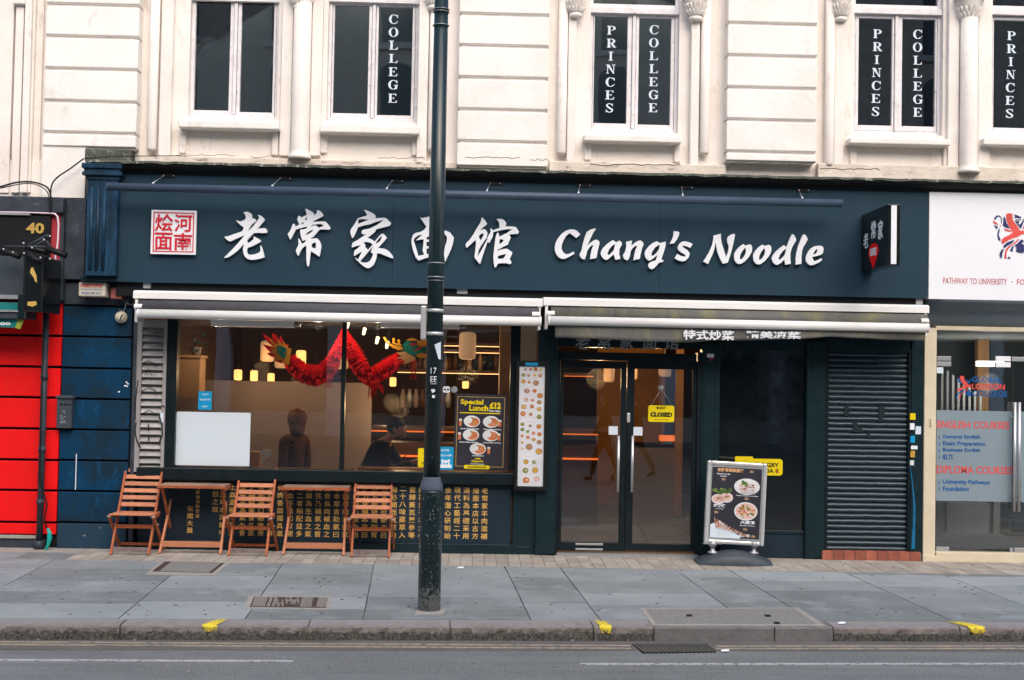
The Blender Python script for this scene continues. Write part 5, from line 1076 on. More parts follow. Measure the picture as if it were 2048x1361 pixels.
pt('老常家', .41, .838, .52, .86); pt("Chang's", .34, .866, .57, .905); pt('Noodle Restaurant', .33, .91, .59, .925, 'white', .02)
mb = MB(); p, q = pp(.20, .985), pp(.70, .935); mb.prism_xz(rrect(p[0], q[0], p[1], q[1], (q[1] - p[1]) / 2 - .001), YP - .002, YP + .001); mb.build('pill', K['yellow'], po); pt('欢迎光临请进店点餐', .27, .948, .63, .972, 'black', .01).location.y -= .0025
# stickers in the windows
def sticker(lb, x0, y0, x1, y1, mat, Y=.05, nm='window_sticker', r=.015):
    a, b, c, d = BX(x0, y0, x1, y1, Y); t = thing(nm, lb, 'sticker', ((a + b) / 2, Y, c)); MB().prism_xz(rrect(a, b, c, d, r), Y, Y + .004).build('sheet', K[mat], t); return t, a, b, c, d
t, a, b, c, d = sticker('blue app payment sticker with white panda right of the lamp post', 872, 894, 907, 940, 'cyan')
for i, (s, v0, v1, u0, u1) in enumerate((('支付宝', .80, .90, .25, .75), ('8已入驻', .58, .68, .15, .92))): text('lettering', s, (a + (b - a) * u0, a + (b - a) * u1, c + (d - c) * v0, c + (d - c) * v1), .0495, K['white'], t, bold=.02, depth=.001)
mb = MB(); x, z = (a + b) / 2 + .01, c + (d - c) * .26
mb.disc(x, z, .045, .04, .0485, .0495); mb.disc(x - .035, z + .035, .014, .014, .0485, .0495); mb.disc(x + .035, z + .035, .014, .014, .0485, .0495); mb.box(a + .02, b - .02, .0487, .0495, c + .02, c + .055); mb.disc(x - .015, z + .004, .01, .012, .0478, .0484, 1); mb.disc(x + .017, z + .004, .01, .012, .0478, .0484, 1)
mb.build('animal_mark', [K['white'], K['cyan']], t)
t, a, b, c, d = sticker('yellow delivery app sticker left of the lamp post', 836, 897, 868, 935, 'yellow')
text('lettering', 'HP', (a + .05, a + .08, d - .06, d - .045), .0495, K['black'], t, depth=.001); text('lettering', '熊猫外卖', (a + .04, a + .10, c + .03, c + .06), .0495, K['black'], t, depth=.001)
t, a, b, c, d = sticker('white rounded sticker with black eyebrows above the poster', 886, 773, 900, 786, 'white', r=.02)
mb = MB(); mb.disc((a + b) / 2 - .017, (c + d) / 2, .014, .009, .0485, .0495); mb.disc((a + b) / 2 + .017, (c + d) / 2, .014, .009, .0485, .0495); mb.disc((a + b) / 2, (c + d) / 2 - .018, .006, .004, .0485, .0495); mb.build('face_mark', K['black'], t)
t, a, b, c, d = sticker('round grey sticker above the poster', 902, 773, 915, 786, 'galv', r=.034)
t, a, b, c, d = sticker('blue opening notice on the left window', 396.5, 783, 423.5, 820, 'cyan', r=.004)
for v, u in ((.82, .5), (.55, .8), (.16, .4)): text('lettering', '营业时间' if v == .55 else 'open', ((a + b) / 2 - (b - a) * u / 2, (a + b) / 2 + (b - a) * u / 2, c + (d - c) * v - .01, c + (d - c) * v + .01), .0495, K['white'], t, depth=.001)
a, b, c, d = BX(346, 825, 500, 932, .045); tag(MB().box(a, b, .045, .052, c, d).build('blank_board', K['paper'], None, bevel=.002), 'large blank white board standing inside the left window', 'board')
# ================================================================ INTERIOR
rx0, rx1 = X(338, 800, .2) - .55, X(1436, 800, .2); RZ = Z(700, 628, .2) + .25
room = thing('restaurant_interior', 'warm brown restaurant room behind the window and doors', 'room', ((rx0 + rx1) / 2, 3.5, 0))
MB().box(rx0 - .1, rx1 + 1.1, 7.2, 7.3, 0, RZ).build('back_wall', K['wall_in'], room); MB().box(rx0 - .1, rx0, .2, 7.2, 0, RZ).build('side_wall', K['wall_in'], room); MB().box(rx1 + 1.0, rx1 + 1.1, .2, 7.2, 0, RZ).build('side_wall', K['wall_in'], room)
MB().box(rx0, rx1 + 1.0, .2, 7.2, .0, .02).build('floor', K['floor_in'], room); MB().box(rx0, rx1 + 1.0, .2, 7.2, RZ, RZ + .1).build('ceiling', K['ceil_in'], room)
MB().box(rx0, X(1040, 900, .2), .2, .24, 0, rz1).build('inner_dado', K['ply'], room)
MB().box(X(352, 940, .12), X(1020, 940, .12), .08, .40, Z(700, 941, .1) - .03, Z(700, 941, .1) - .004).build('inner_sill', K['ply'], room, bevel=.004)
a, b = X(345, 800, 2.0), X(742, 800, 2.0); MB().box(a, b, 2.0, 2.12, .02, Z(540, 763, 2.0)).build('reflection_standin', K['taupe'], room)  # taupe wall added to stand in for the reflection in the left window
a, b, c, d = BX(349, 716, 399, 797, .55); bxx = MB().box(a, b, .55, .85, c, d).build('wall_cabinet', K['ply'], room, bevel=.004); MB().box(a - .03, b + .02, .53, .86, d, d + .03).build('cabinet_top', K['ply'], bxx, bevel=.004); d_cab = d + .031
a, b, c, d = BX(998, 650, 1019, 935, .5); MB().box(a, b, .5, .9, .02, RZ).build('ply_pier', K['ply'], room)
# shelves with led strips, counter
for (x0, x1, y, yd, mt) in ((795, 1000, 748, 3.0, 'led'), (888, 1000, 694, 3.0, 'led'), (888, 1000, 707, 3.0, 'led'), (1122, 1186, 754, 2.6, 'ledor')):
    a, b = X(x0, y, yd), X(x1, y, yd); z = Z((x0 + x1) / 2, y, yd); s_ = MB().box(a, b, yd, yd + .3, z + .014, z + .05).build('shelf', K['counter'], room); MB().box(a, b, yd - .003, yd + .01, z + .002, z + .011).build('led_strip', K[mt], s_)
rnd = random.Random(8); mb = MB()
bt = thing('shelf_bottles', 'row of dark bottles on the bar shelves behind the window', 'bottles', (X(900, 740, 3.1), 3.1, Z(900, 744, 3.1)))
for k in range(20):
    px = 800 + k * 10 + rnd.uniform(-2, 2); x, z = PY(px, 746, 3.12); h = rnd.uniform(.18, .3)
    MB().lathe([(.03, 0), (.032, h * .6), (.012, h * .75), (.012, h)], (x, 3.12, z + .02), 8).build('bottle', K[rnd.choice(('blackgloss', 'counter', 'green', 'dish5'))], bt)
for k in range(8):
    px = 806 + k * 13; x, z = PY(px, 800, 2.9); MB().lathe([(.03, 0), (.038, .14), (.02, .2), (.02, .24)], (x, 2.9, z - .1), 8).build('jar', K[rnd.choice(('galv', 'taupe', 'counter'))], bt)
ct = thing('bar_counter', 'dark wooden bar counter lit by orange light strips', 'counter', (X(960, 900, 2.5), 2.5, 0))
a, b, z = X(742, 900, 2.5), X(1195, 900, 2.5), Z(880, 862, 2.5); MB().box(a, b, 2.5, 3.0, .02, z - .16).build('body', K['counter'], ct); MB().box(a - .02, b + .02, 2.42, 3.05, z + .0, z + .04).build('top', K['counter'], ct, bevel=.004)
MB().box(a, b, 2.46, 2.49, z - .022, z - .005).build('light_strip', K['ledor'], ct); z2 = Z(880, 911, 2.5); MB().box(a, b, 2.40, 2.43, z2 - .022, z2 - .0).build('light_strip', K['ledor'], ct); MB().box(a, b, 2.43, 2.5, z2, z2 + .03).build('ledge', K['counter'], ct)
a, b = X(1268, 900, 4.0), X(1352, 900, 4.0); kc = thing('service_counter', 'pale service counter with warm light seen through the right door', 'counter', ((a + b) / 2, 4, 0)); MB().box(a, b, 4.0, 4.6, .02, Z(1310, 893, 4)).build('body', K['taupe'], kc); MB().box(a, b, 3.97, 4.62, Z(1310, 893, 4), Z(1310, 889, 4)).build('top', K['black'], kc)
a, b, c, d = BX(1322, 872, 1358, 883, 4.1); MB().box(a, b, 4.1, 4.3, c, d).build('warming_tray', K['ledor'], kc); a, b, c, d = BX(1330, 884, 1345, 892, 4.1); MB().box(a, b, 4.08, 4.2, c, d).build('basket', K['teal'], kc)
a, b = X(1215, 850, 3.7), X(1362, 850, 3.7); MB().box(a, b, 5.2, 5.3, .02, RZ).build('tan_wall_panel', MT('tan_wall', (.42, .20, .05), .7, col2=(.34, .15, .035), vs=2), room)
a, b = X(1352, 850, 3.9), X(1366, 850, 3.9); MB().box(a, b, 3.9, 4.0, .02, RZ).build('timber_post', K['ply'], room)
# lanterns
def lantern(lb, px, py, wpx, hpx, Y, lit):
    x, z = PY(px, py, Y); s = (CAMD + Y) / F; r, h = wpx * s / 2, hpx * s
    t = thing('paper_lantern', lb, 'lantern', (x, Y, z - h / 2), 'paper lanterns hanging from the ceiling')
    pr = [(r * .55, 0), (r * .9, h * .04), (r, h * .14), (r, h * .86), (r * .9, h * .96), (r * .55, h)]
    MB().lathe(pr, (x, Y, z - h / 2), 18).build('shade', K['litlantern' if lit else 'tanlantern'], t)
    MB().tube([(x, Y, z + h / 2), (x, Y, RZ)], .004, 5).build('cord', K['black'], t)
    return x, z
LN = [('large dull tan lantern behind the dragon mask', 535, 703, 28, 42, 1.7, 0), ('second dull tan lantern just right of the large one behind the dragon mask', 562, 716, 25, 42, 2.0, 0), ('small glowing lantern leftmost in the left window', 476, 750, 16, 21, 3.8, 1), ('small glowing lantern second from left', 508, 752, 15, 21, 4.4, 1), ('small glowing lantern third from left', 542, 757, 14, 20, 5.0, 1), ('glowing lantern half hidden behind the red dragon body', 602, 718, 20, 34, 2.4, 1), ('lantern glowing just under the lowest bend of the dragon body', 631, 758, 15, 26, 4.0, 1), ('tan lantern behind the window mullion', 683, 722, 28, 34, 2.2, 0), ('small glowing lantern below the second dragon loop', 786, 764, 13, 18, 4.2, 1), ('big tan lantern in the right window beside the lamp post', 935, 692, 34, 55, 1.0, 0), ('small glowing lantern above the lunch poster', 931, 770, 13, 14, 4.5, 1), ('large lantern at the top of the left door', 1218, 748, 22, 34, 2.2, 0), ('lantern at the left edge of the right door', 1268, 744, 14, 32, 3.2, 0), ('lantern at the top middle of the right door', 1330, 736, 25, 36, 2.4, 0)]
def plight(x, y, z, p, col=(1, .62, .30), r=.12):
    l = bpy.data.lights.new('lantern_and_fill_light', 'POINT'); l.energy = p; l.color = col; l.shadow_soft_size = r; o = link(bpy.data.objects.new('lantern_and_fill_light', l)); o.location = (x, y, z)  # shared by the lit lanterns and the added fill lights
for L in LN:
    x, z = lantern(*L)
    if L[6]: plight(x, L[5], z - .28, 9)
plight(X(935, 700, 1.0), 1.6, 1.9, 14); plight(X(1310, 740, 2.4), 2.6, 2.2, 22); plight(X(1180, 740, 2.4), 1.6, 1.9, 14); plight(X(520, 700, 1.2), 1.3, 1.9, 9); plight(X(800, 700, 1.5), 1.6, 1.5, 12)  # warm room fill added apart from the lit lanterns
plight(X(440, 700, .3), .14, 2.40, 8, (1, .80, .60), .05); plight(X(640, 700, .3), .12, 2.40, 7.5, (1, .80, .60), .05); plight(X(760, 700, .3), .12, 2.40, 7.5, (1, .80, .60), .05)  # fill lights added just inside the glass to brighten dragon and cabinet
for i, (px, py, lb) in enumerate(((694, 656, 'small ceiling spot lamp beside the window mullion'), (727, 669, 'tilted ceiling spot lamp right of the mullion'), (753, 687, 'round ceiling spot lamp over the second dragon loop'), (773, 696, 'yellow ceiling spot lamp near the right dragon head'))):
    x, z = PY(px, py, 1.5); t = thing('spot_lamp', lb, 'lamp', (x, 1.5, z), 'ceiling spot lamps'); MB().tube([(x, 1.5, z), (x + .01, 1.55, z + .07)], [.017, .022], 10).build('bulb', K['spot'], t); MB().tube([(x + .01, 1.56, z + .07), (x + .02, 1.6, RZ)], .012, 6).build('stem', K['black'], t)
# dragon garland -------------------------------------------------
dg = thing('dragon_garland', 'red crepe paper dragon garland with flaming orange mask and horned head looped across the window', 'dragon garland', P3(690, 700, .6))
def cat(P, n=10):
    out = []
    for i in range(len(P) - 1):
        p0, p1, p2, p3 = P[max(0, i - 1)], P[i], P[i + 1], P[min(len(P) - 1, i + 2)]
        for k in range(n):
            t = k / n; out.append(tuple(.5 * ((2 * b) + (-a + c) * t + (2 * a - 5 * b + 4 * c - d) * t * t + (-a + 3 * b - 3 * c + d) * t ** 3) for a, b, c, d in zip(p0, p1, p2, p3)))
    return out + [P[-1]]
for P in ([(580, 714, 11), (588, 728, 15), (602, 741, 17), (622, 750, 19), (643, 748, 18), (660, 733, 17), (672, 706, 13), (683, 673, 6), (688, 658, 4)], [(689, 660, 5), (698, 688, 14), (712, 716, 17), (727, 742, 16), (742, 752, 16), (762, 742, 17), (784, 727, 15), (802, 712, 11)]):
    C_ = cat(P, 14); pts = []; rs = []; fr2 = MB(); rj = random.Random(len(P))
    for i, (x_, y_, r_) in enumerate(C_):
        x, z = PY(x_, y_, .30); pts.append((x, .30, z)); rs.append(r_ / 179 * (.92 + .16 * (1 if i % 2 else -1)) * rj.uniform(.93, 1.07))
        if i > 2 and r_ > 8:
            for q_ in range(5):
                a = -math.pi / 2 + rj.uniform(-1.3, 1.3); c_ = Vector((x + math.cos(a) * r_ / 179 * .9, .30 - abs(rj.gauss(0, .05)), z + math.sin(a) * r_ / 179 * .9)); b0 = len(fr2.v); w3 = rj.uniform(.01, .02); fr2.v += [tuple(c_ + Vector((-w3, 0, .012))), tuple(c_ + Vector((w3, 0, .012))), tuple(c_ + Vector((rj.uniform(-.012, .012), -.012, -rj.uniform(.02, .045))))]; fr2.face((b0, b0 + 1, b0 + 2))
    MB().tube(pts, rs, 14, sm=False).build('crepe_body', K['paperred'], dg); fr2.build('crepe_fringe', K['paperred'], dg)['kind'] = 'stuff'
rnd = random.Random(1)
for (px, py, ln) in ((658, 742, 34), (742, 772, 26), (828, 722, 36), (748, 768, 22)):
    mb = MB(); x, z = PY(px, py, .24)
    for k in range(7): mb.bar((x + (k - 3) * .007, .24, z), (x + (k - 3) * .012 + rnd.uniform(-.01, .01), .25, z - ln / 180), .006, .003)
    mb.build('tassel', K['paperred'], dg)
mb = MB(); q = [PY(*p, .22) for p in ((728, 768), (740, 766), (752, 768), (765, 770), (768, 788), (764, 786), (758, 776), (752, 776), (753, 783), (745, 782), (740, 775))]; mb.prism_xz(q, .22, .23); mb.build('paper_tail', K['paperred'], dg)
km2 = 200 / 1701.
def card(nm, groups, Y, mat, par, ox=500, oy=640): return outline(nm, groups, lambda x, y: PY(ox + x * km2, oy + y * km2, .22), Y - .28, .008, K[mat], par)
hd = card('mask', [([(220,232),(330,300),(400,370),(375,225),(450,265),(500,360),(515,270),(560,340),(580,390),(620,420),(655,418),(640,480),(700,490),(660,770),(600,745),(520,740),(430,700),(410,640),(330,610),(285,570),(350,555),(300,510),(215,415),(320,440),(400,460),(300,380),(260,320)], [])], .500, 'paperred', dg)
card('orange_flames', [([(335,320),(420,400),(480,430),(470,335),(530,390),(560,440),(575,370),(610,440),(650,440),(640,480),(705,490),(665,772),(600,750),(525,735),(560,690),(470,690),(400,620),(470,610),(330,545),(400,540),(350,480),(455,510),(360,430),(450,450),(370,390)], [])], .488, 'orange', hd)
card('teal_face', [([(455,470),(480,445),(540,445),(630,490),(625,600),(590,672),(540,630),(480,560)], [[(500,500),(520,490),(535,510),(520,535),(503,525)], [(580,545),(610,550),(608,580),(580,580)]])], .476, 'tealpaper', hd)
k5 = (680, 640)
h2 = card('horned_head', [([(1100,380),(1180,330),(1250,310),(1320,350),(1480,340),(1500,420),(1480,520),(1420,560),(1300,600),(1180,620),(1080,560),(1020,520)], [])], .500, 'tealpaper', dg, *k5)
card('horn', [([(740,300),(765,295),(800,350),(850,400),(920,430),(1050,460),(1080,500),(1000,520),(900,480),(820,420),(760,350)], []), ([(890,320),(920,305),(940,330),(930,390),(1000,410),(970,350),(1000,330),(1025,350),(1020,400),(1060,440),(960,430),(890,400)], [])], .492, 'orange', h2, *k5)
card('beard', [([(960,560),(1100,540),(1200,600),(1280,640),(1270,690),(1180,720),(1100,755),(1090,730),(1120,700),(1020,710),(1060,670),(960,655),(1050,620)], [])], .490, 'peach', h2, *k5)
card('crest', [([(1120,345),(1220,308),(1290,325),(1330,360),(1200,360)], []), ([(1290,600),(1400,560),(1480,590),(1440,650),(1340,650)], []), ([(1310,370),(1400,335),(1480,340),(1480,440),(1390,470),(1310,430)], [])], .484, 'orange', h2, *k5)
card('cheek', [([(1190,400),(1300,385),(1310,440),(1200,450)], []), ([(1230,550),(1330,470),(1420,440),(1380,500)], [])], .478, 'redstrip', h2, *k5)
# ================================================================ PEOPLE
def skin_mesh(name, V, E, root=0, sub=2):
    me = bpy.data.meshes.new(name); me.from_pydata([v[:3] for v in V], E, []); o = link(bpy.data.objects.new(name, me))
    o.modifiers.new('s', 'SKIN').use_smooth_shade = True; sv = me.skin_vertices[0].data
    for i, v in enumerate(V): r = v[3]; sv[i].radius = (r, v[4] if len(v) > 4 else r); sv[i].use_root = (i == root)
    ss = o.modifiers.new('u', 'SUBSURF'); ss.levels = sub; ss.render_levels = sub
    bpy.context.view_layer.update(); dgp = bpy.context.evaluated_depsgraph_get(); m2 = bpy.data.meshes.new_from_object(o.evaluated_get(dgp)); bpy.data.objects.remove(o)
    m2.polygons.foreach_set('use_smooth', [True] * len(m2.polygons)); return m2
def lp(a, b, t): return tuple(a[i] + (b[i] - a[i]) * t for i in range(3))
def person(lb, loc, rz, J, top, legs, hair, hairstyle='short', scale=1.0):
    """J: joints relative to the feet centre, figure faces -y"""
    t = thing('person', lb, 'person', loc)
    base = Matrix.Translation(Vector(loc)) @ Matrix.Rotation(rz, 4, 'Z') @ Matrix.Scale(scale, 4)
    def put(me, nm, mat):
        me.transform(base); return place(me, nm, mat, t)
    P = J['pelvis']; C = J['chest']; N = J['neck']; H = J['head']
    V = [(*P, .13, .10), (*lp(P, C, .5), .12, .09), (*C, .135, .10), (*lp(C, N, .7), .09, .07), (*N, .05), (*lp(N, H, .45), .048), ]
    E = [(0, 1), (1, 2), (2, 3), (3, 4), (4, 5)]
    hv = len(V); V += [(*lp(N, H, .8), .074, .084), (*H, .094, .108), (H[0] + J['hup'][0] * .085, H[1] + J['hup'][1] * .085, H[2] + J['hup'][2] * .085, .072, .085)]; E += [(5, hv), (hv, hv + 1), (hv + 1, hv + 2)]
    CV = V[:4] + [(*lp(N, C, .15), .058)]; CE = [(0, 1), (1, 2), (2, 3), (3, 4)]
    LV = [(*P, .135, .105)]; LE = []
    for s in ('l', 'r'):
        S, El, Wr = J['sh' + s], J['el' + s], J['wr' + s]; b = len(V)
        V += [(*S, .06), (*lp(S, El, .5), .047), (*El, .04), (*lp(El, Wr, .5), .036), (*Wr, .026)]; E += [(3, b), (b, b + 1), (b + 1, b + 2), (b + 2, b + 3), (b + 3, b + 4)]
        d = (Vector(Wr) - Vector(El)).normalized(); hd_ = Vector(J.get('hand' + s, tuple(d))).normalized(); side = hd_.cross(Vector((0, 0, 1)))
        if side.length < .1: side = Vector((0, 1, 0))
        side.normalize(); dn = hd_.cross(side); palm = Vector(Wr) + hd_ * .05; pb = len(V); V.append((*palm, .032, .018)); E.append((b + 4, pb))
        for k, (off, ln) in enumerate(((-.028, .065), (-.010, .078), (.010, .074), (.027, .058))):
            q0 = palm + hd_ * .03 + side * off; q1 = q0 + hd_ * ln * .5 + dn * .008; q2 = q1 + hd_ * ln * .38 + dn * (.028)
            i0 = len(V); V += [(*q0, .0095), (*q1, .0085), (*q2, .0075)]; E += [(pb, i0), (i0, i0 + 1), (i0 + 1, i0 + 2)]
        q0 = palm - side * .035 * (1 if s == 'l' else -1) - hd_ * .01; q1 = q0 + hd_ * .04 - side * .018 * (1 if s == 'l' else -1); i0 = len(V); V += [(*q0, .011), (*q1, .009)]; E += [(pb, i0), (i0, i0 + 1)]
        cb = len(CV); CV += [(*S, .072), (*lp(S, El, .5), .060), (*El, .052), (*lp(El, Wr, .5), .047), (*lp(El, Wr, .93), .037)]; CE += [(3, cb), (cb, cb + 1), (cb + 1, cb + 2), (cb + 2, cb + 3), (cb + 3, cb + 4)]
        Hp, Kn, An = J['hip' + s], J['kn' + s], J['an' + s]; b = len(V); V += [(*Hp, .085), (*lp(Hp, Kn, .5), .072), (*Kn, .052), (*lp(Kn, An, .4), .052), (*An, .034)]; E += [(0, b), (b, b + 1), (b + 1, b + 2), (b + 2, b + 3), (b + 3, b + 4)]
        lb_ = len(LV); LV += [(*Hp, .097), (*lp(Hp, Kn, .5), .083), (*Kn, .063), (*lp(Kn, An, .5), .058), (*lp(Kn, An, .95), .048)]; LE += [(0, lb_), (lb_, lb_ + 1), (lb_ + 1, lb_ + 2), (lb_ + 2, lb_ + 3), (lb_ + 3, lb_ + 4)]
        f = Vector(J['toe' + s]) - Vector(An); sh_ = skin_mesh('shoe', [(An[0], An[1] + .02, An[2] - .03, .044), (*lp(An, J['toe' + s], .5), .045, .04), (*J['toe' + s], .036, .03)], [(0, 1), (1, 2)], 0, 1); put(sh_, 'shoe', J.get('shoe', K['black']))
    CV = [(v[0], v[1], v[2], v[3] * 1.12, (v[4] if len(v) > 4 else v[3]) * 1.14) if i < 4 else v for i, v in enumerate(CV)]
    put(skin_mesh('body', V, E), 'body', K['skin']); put(skin_mesh('jacket', CV, CE), 'jacket', K[top]); put(skin_mesh('trousers', LV, LE), 'trousers', K[legs])
    # face and hair
    up = Vector(J['hup']).normalized(); fd = Vector(J['face']).normalized(); sd = fd.cross(up).normalized(); fd = up.cross(sd).normalized() ; H = Vector(H)
    def L_(f, s, u): return tuple(H + fd * f + sd * s + up * u)
    if fd.dot(Vector(J['face'])) < 0: fd = -fd
    mb = MB(); mb.ball(L_(.098, 0, -.012), .013, .016, .022, 8); put(mb.mesh('nose'), 'nose', K['skin'])
    for s in (-1, 1):
        mb = MB(); mb.ball(L_(.083, .032 * s, .015), .011, .011, .008, 8); put(mb.mesh('eye'), 'eye', K['white']); mb = MB(); mb.ball(L_(.092, .032 * s, .015), .005, .005, .005, 6); put(mb.mesh('pupil'), 'pupil', K['black'])
        mb = MB(); mb.ball(L_(.0, .084 * s, -.005), .012, .016, .028, 8); put(mb.mesh('ear'), 'ear', K['skin'])
    mb = MB(); mb.ball(L_(.088, 0, -.052), .02, .01, .006, 8); put(mb.mesh('mouth'), 'mouth', K['redstrip'])
    mb = MB(); hc = H - fd * .024 + up * .022; n_ = 14
    R3 = Matrix((sd, fd, up)).transposed()
    def shell(c, rx, ry, rz_):
        b = len(mb.v); mb.ball((0, 0, 0), rx, ry, rz_, n_); mb.v[b:] = [tuple(c + R3 @ Vector(v)) for v in mb.v[b:]]
    shell(hc, .090, .094, .100)
    if hairstyle == 'long': shell(H - fd * .06 - up * .09, .085, .06, .15)
    if hairstyle == 'big': shell(hc + up * .02 - fd * .02, .125, .118, .115); shell(H - fd * .05 - up * .06, .11, .08, .11)
    rj = random.Random(3)
    mb.v = [tuple(Vector(v) + Vector((rj.uniform(-1, 1), rj.uniform(-1, 1), rj.uniform(-1, 1))) * (.014 if hairstyle == 'big' else .004)) for v in mb.v]
    put(mb.mesh('hair'), 'hair', K[hair]); return t
def stand(walk=0, face=(0, -1, 0), arms=0):
    J = dict(pelvis=(0, 0, .93), chest=(0, 0, 1.27), neck=(0, 0, 1.47), head=(0, -.01, 1.60), hup=(0, 0, 1), face=face)
    for s, q in (('l', -1), ('r', 1)):
        w_ = walk * q; J['sh' + s] = (q * .17, 0, 1.39); J['el' + s] = (q * .21, w_ * .12 + .02, 1.12); J['wr' + s] = (q * .20, w_ * .18 - .08 - arms * .2, .90 + arms * .2)
        J['hip' + s] = (q * .085, 0, .88); J['kn' + s] = (q * .09, -w_ * .20 - .02, .49); J['an' + s] = (q * .09, -w_ * .34 + .02, .09 + (.05 if w_ < 0 else 0)); J['toe' + s] = (q * .10, J['an' + s][1] - .16, .045 + (.0 if w_ < 0 else 0))
    return J
# seated phone user near the window, facing right
x, z = PY(785, 882, .85)
J = dict(pelvis=(0, .26, .50), chest=(0, .10, .82), neck=(0, -.03, 1.02), head=(0, -.12, 1.125), hup=(0, -.42, .9), face=(0, -.9, -.45))
for s, q in (('l', -1), ('r', 1)):
    J['sh' + s] = (q * .17, .03, .94); J['el' + s] = (q * .22, -.12, .72); J['wr' + s] = (q * .09, -.33, .80); J['hip' + s] = (q * .09, .22, .48); J['kn' + s] = (q * .11, -.22, .50); J['an' + s] = (q * .11, -.22, .10); J['toe' + s] = (q * .11, -.38, .045); J['hand' + s] = (-q * .25, -.6, .35)
p1 = person('seated person in black looking down at a phone inside the right window', (X(770, 900, .85), .85, z - 1.125), R(78), J, 'blackcloth', 'blackcloth', 'hair', 'short', 1.12)
ch = thing('cafe_stool', 'dark stool under the seated person inside the window', 'stool', (p1.location.x - .2, .85, z - 1.125)); sx_ = p1.location.x - .24; zs = z - 1.125
MB().box(sx_ - .19, sx_ + .19, .66, 1.04, zs + .37, zs + .40).build('seat', K['counter'], ch, bevel=.005)
for i in (-1, 1):
    for j in (-1, 1): MB().tube([(sx_ + i * .16, .85 + j * .16, .02), (sx_ + i * .15, .85 + j * .15, zs + .37)], .014, 8).build('leg', K['black'], ch)
x, z = PY(806, 916, .83); mb = MB(); mb.bar((x - .045, .83, z - .04), (x + .045, .83, z + .04), .075, .008, up=(-1, 0, 1)); tag(mb.build('phone', K['blackgloss']), 'black phone held up by the seated person in the window', 'phone')
tb = thing('window_table', 'pale wooden table just inside the right window', 'table', (X(800, 930, .6), .6, 0)); a, b = X(716, 933, .5), X(846, 933, .5); MB().box(a, b, .35, .62, Z(780, 936, .4) - .02, Z(780, 936, .4)).build('tabletop', K['ply'], tb, bevel=.003)
for xx_ in (a + .05, b - .05): MB().box(xx_ - .02, xx_ + .02, .4, .44, .02, Z(780, 936, .4) - .02).build('leg', K['ply'], tb)
lf = MB(); rnd = random.Random(21); x, z = PY(393, 700, .7)
for k in range(70):
    c = Vector((x + rnd.gauss(0, .06), .7 + rnd.gauss(0, .06), z + rnd.uniform(-.02, .22))); d1 = Vector((rnd.uniform(-1, 1), rnd.uniform(-1, 1), rnd.uniform(-1, .6))).normalized() * .05; d2 = d1.cross(Vector((0, 0, 1))).normalized() * .018; b = len(lf.v)
    lf.v += [tuple(c), tuple(c + d1 * .5 + d2), tuple(c + d1), tuple(c + d1 * .5 - d2)]; lf.face((b, b + 1, b + 2, b + 3))
pt_ = thing('pot_plant', 'dark leafy pot plant on the wall cabinet at the left of the window', 'plant', (x, .7, z - .1)); o = lf.build('foliage', MT('dark_leaf', (.02, .06, .04), .5, col2=(.05, .10, .12), vs=20), pt_); o['kind'] = 'stuff'; MB().lathe([(.045, 0), (.06, .09)], (x, .7, d_cab), 14).build('pot', K['taupe'], pt_)
x, z = PY(590, 845, 1.3)
person('person with thick auburn hair in a dark coat standing inside the left window', (x, 1.3, z - 1.60), R(235), stand(0, (0, -1, 0)), 'browncloth', 'blackcloth', 'hairbrown', 'big')
a, b = X(498, 920, .5), X(520, 920, .5); z0, z1 = Z(508, 940, .5), Z(508, 904, .5); nb = MB().box(a, b, .45, .7, z0 - .1, z1).build('wooden_box', K['ply'], None, bevel=.004); tag(nb, 'pale wooden box at the window beside the white board', 'box')
mb = MB(); rnd = random.Random(6); q = [PY(*p, .42) for p in ((518, 905), (528, 899), (543, 903), (540, 912), (532, 918), (524, 928), (520, 922), (524, 912))]; mb.prism_xz(q, .40, .43); tag(mb.build('plastic_bag', K['paper']), 'crumpled pale plastic bag hanging off the wooden box in the window', 'bag')
# passers-by on the road side, seen in the door glass
person('walking pedestrian in brown top and black trousers reflected in the right door', (3.25, -11.9, -.118), R(-90), stand(1.0, (0, -1, 0)), 'browncloth', 'blackcloth', 'hair')
person('walking pedestrian in dark jacket reflected in the left door', (2.55, -11.2, -.118), R(-80), stand(.8, (0, -1, 0)), 'blackcloth', 'browncloth', 'hairbrown', 'long')
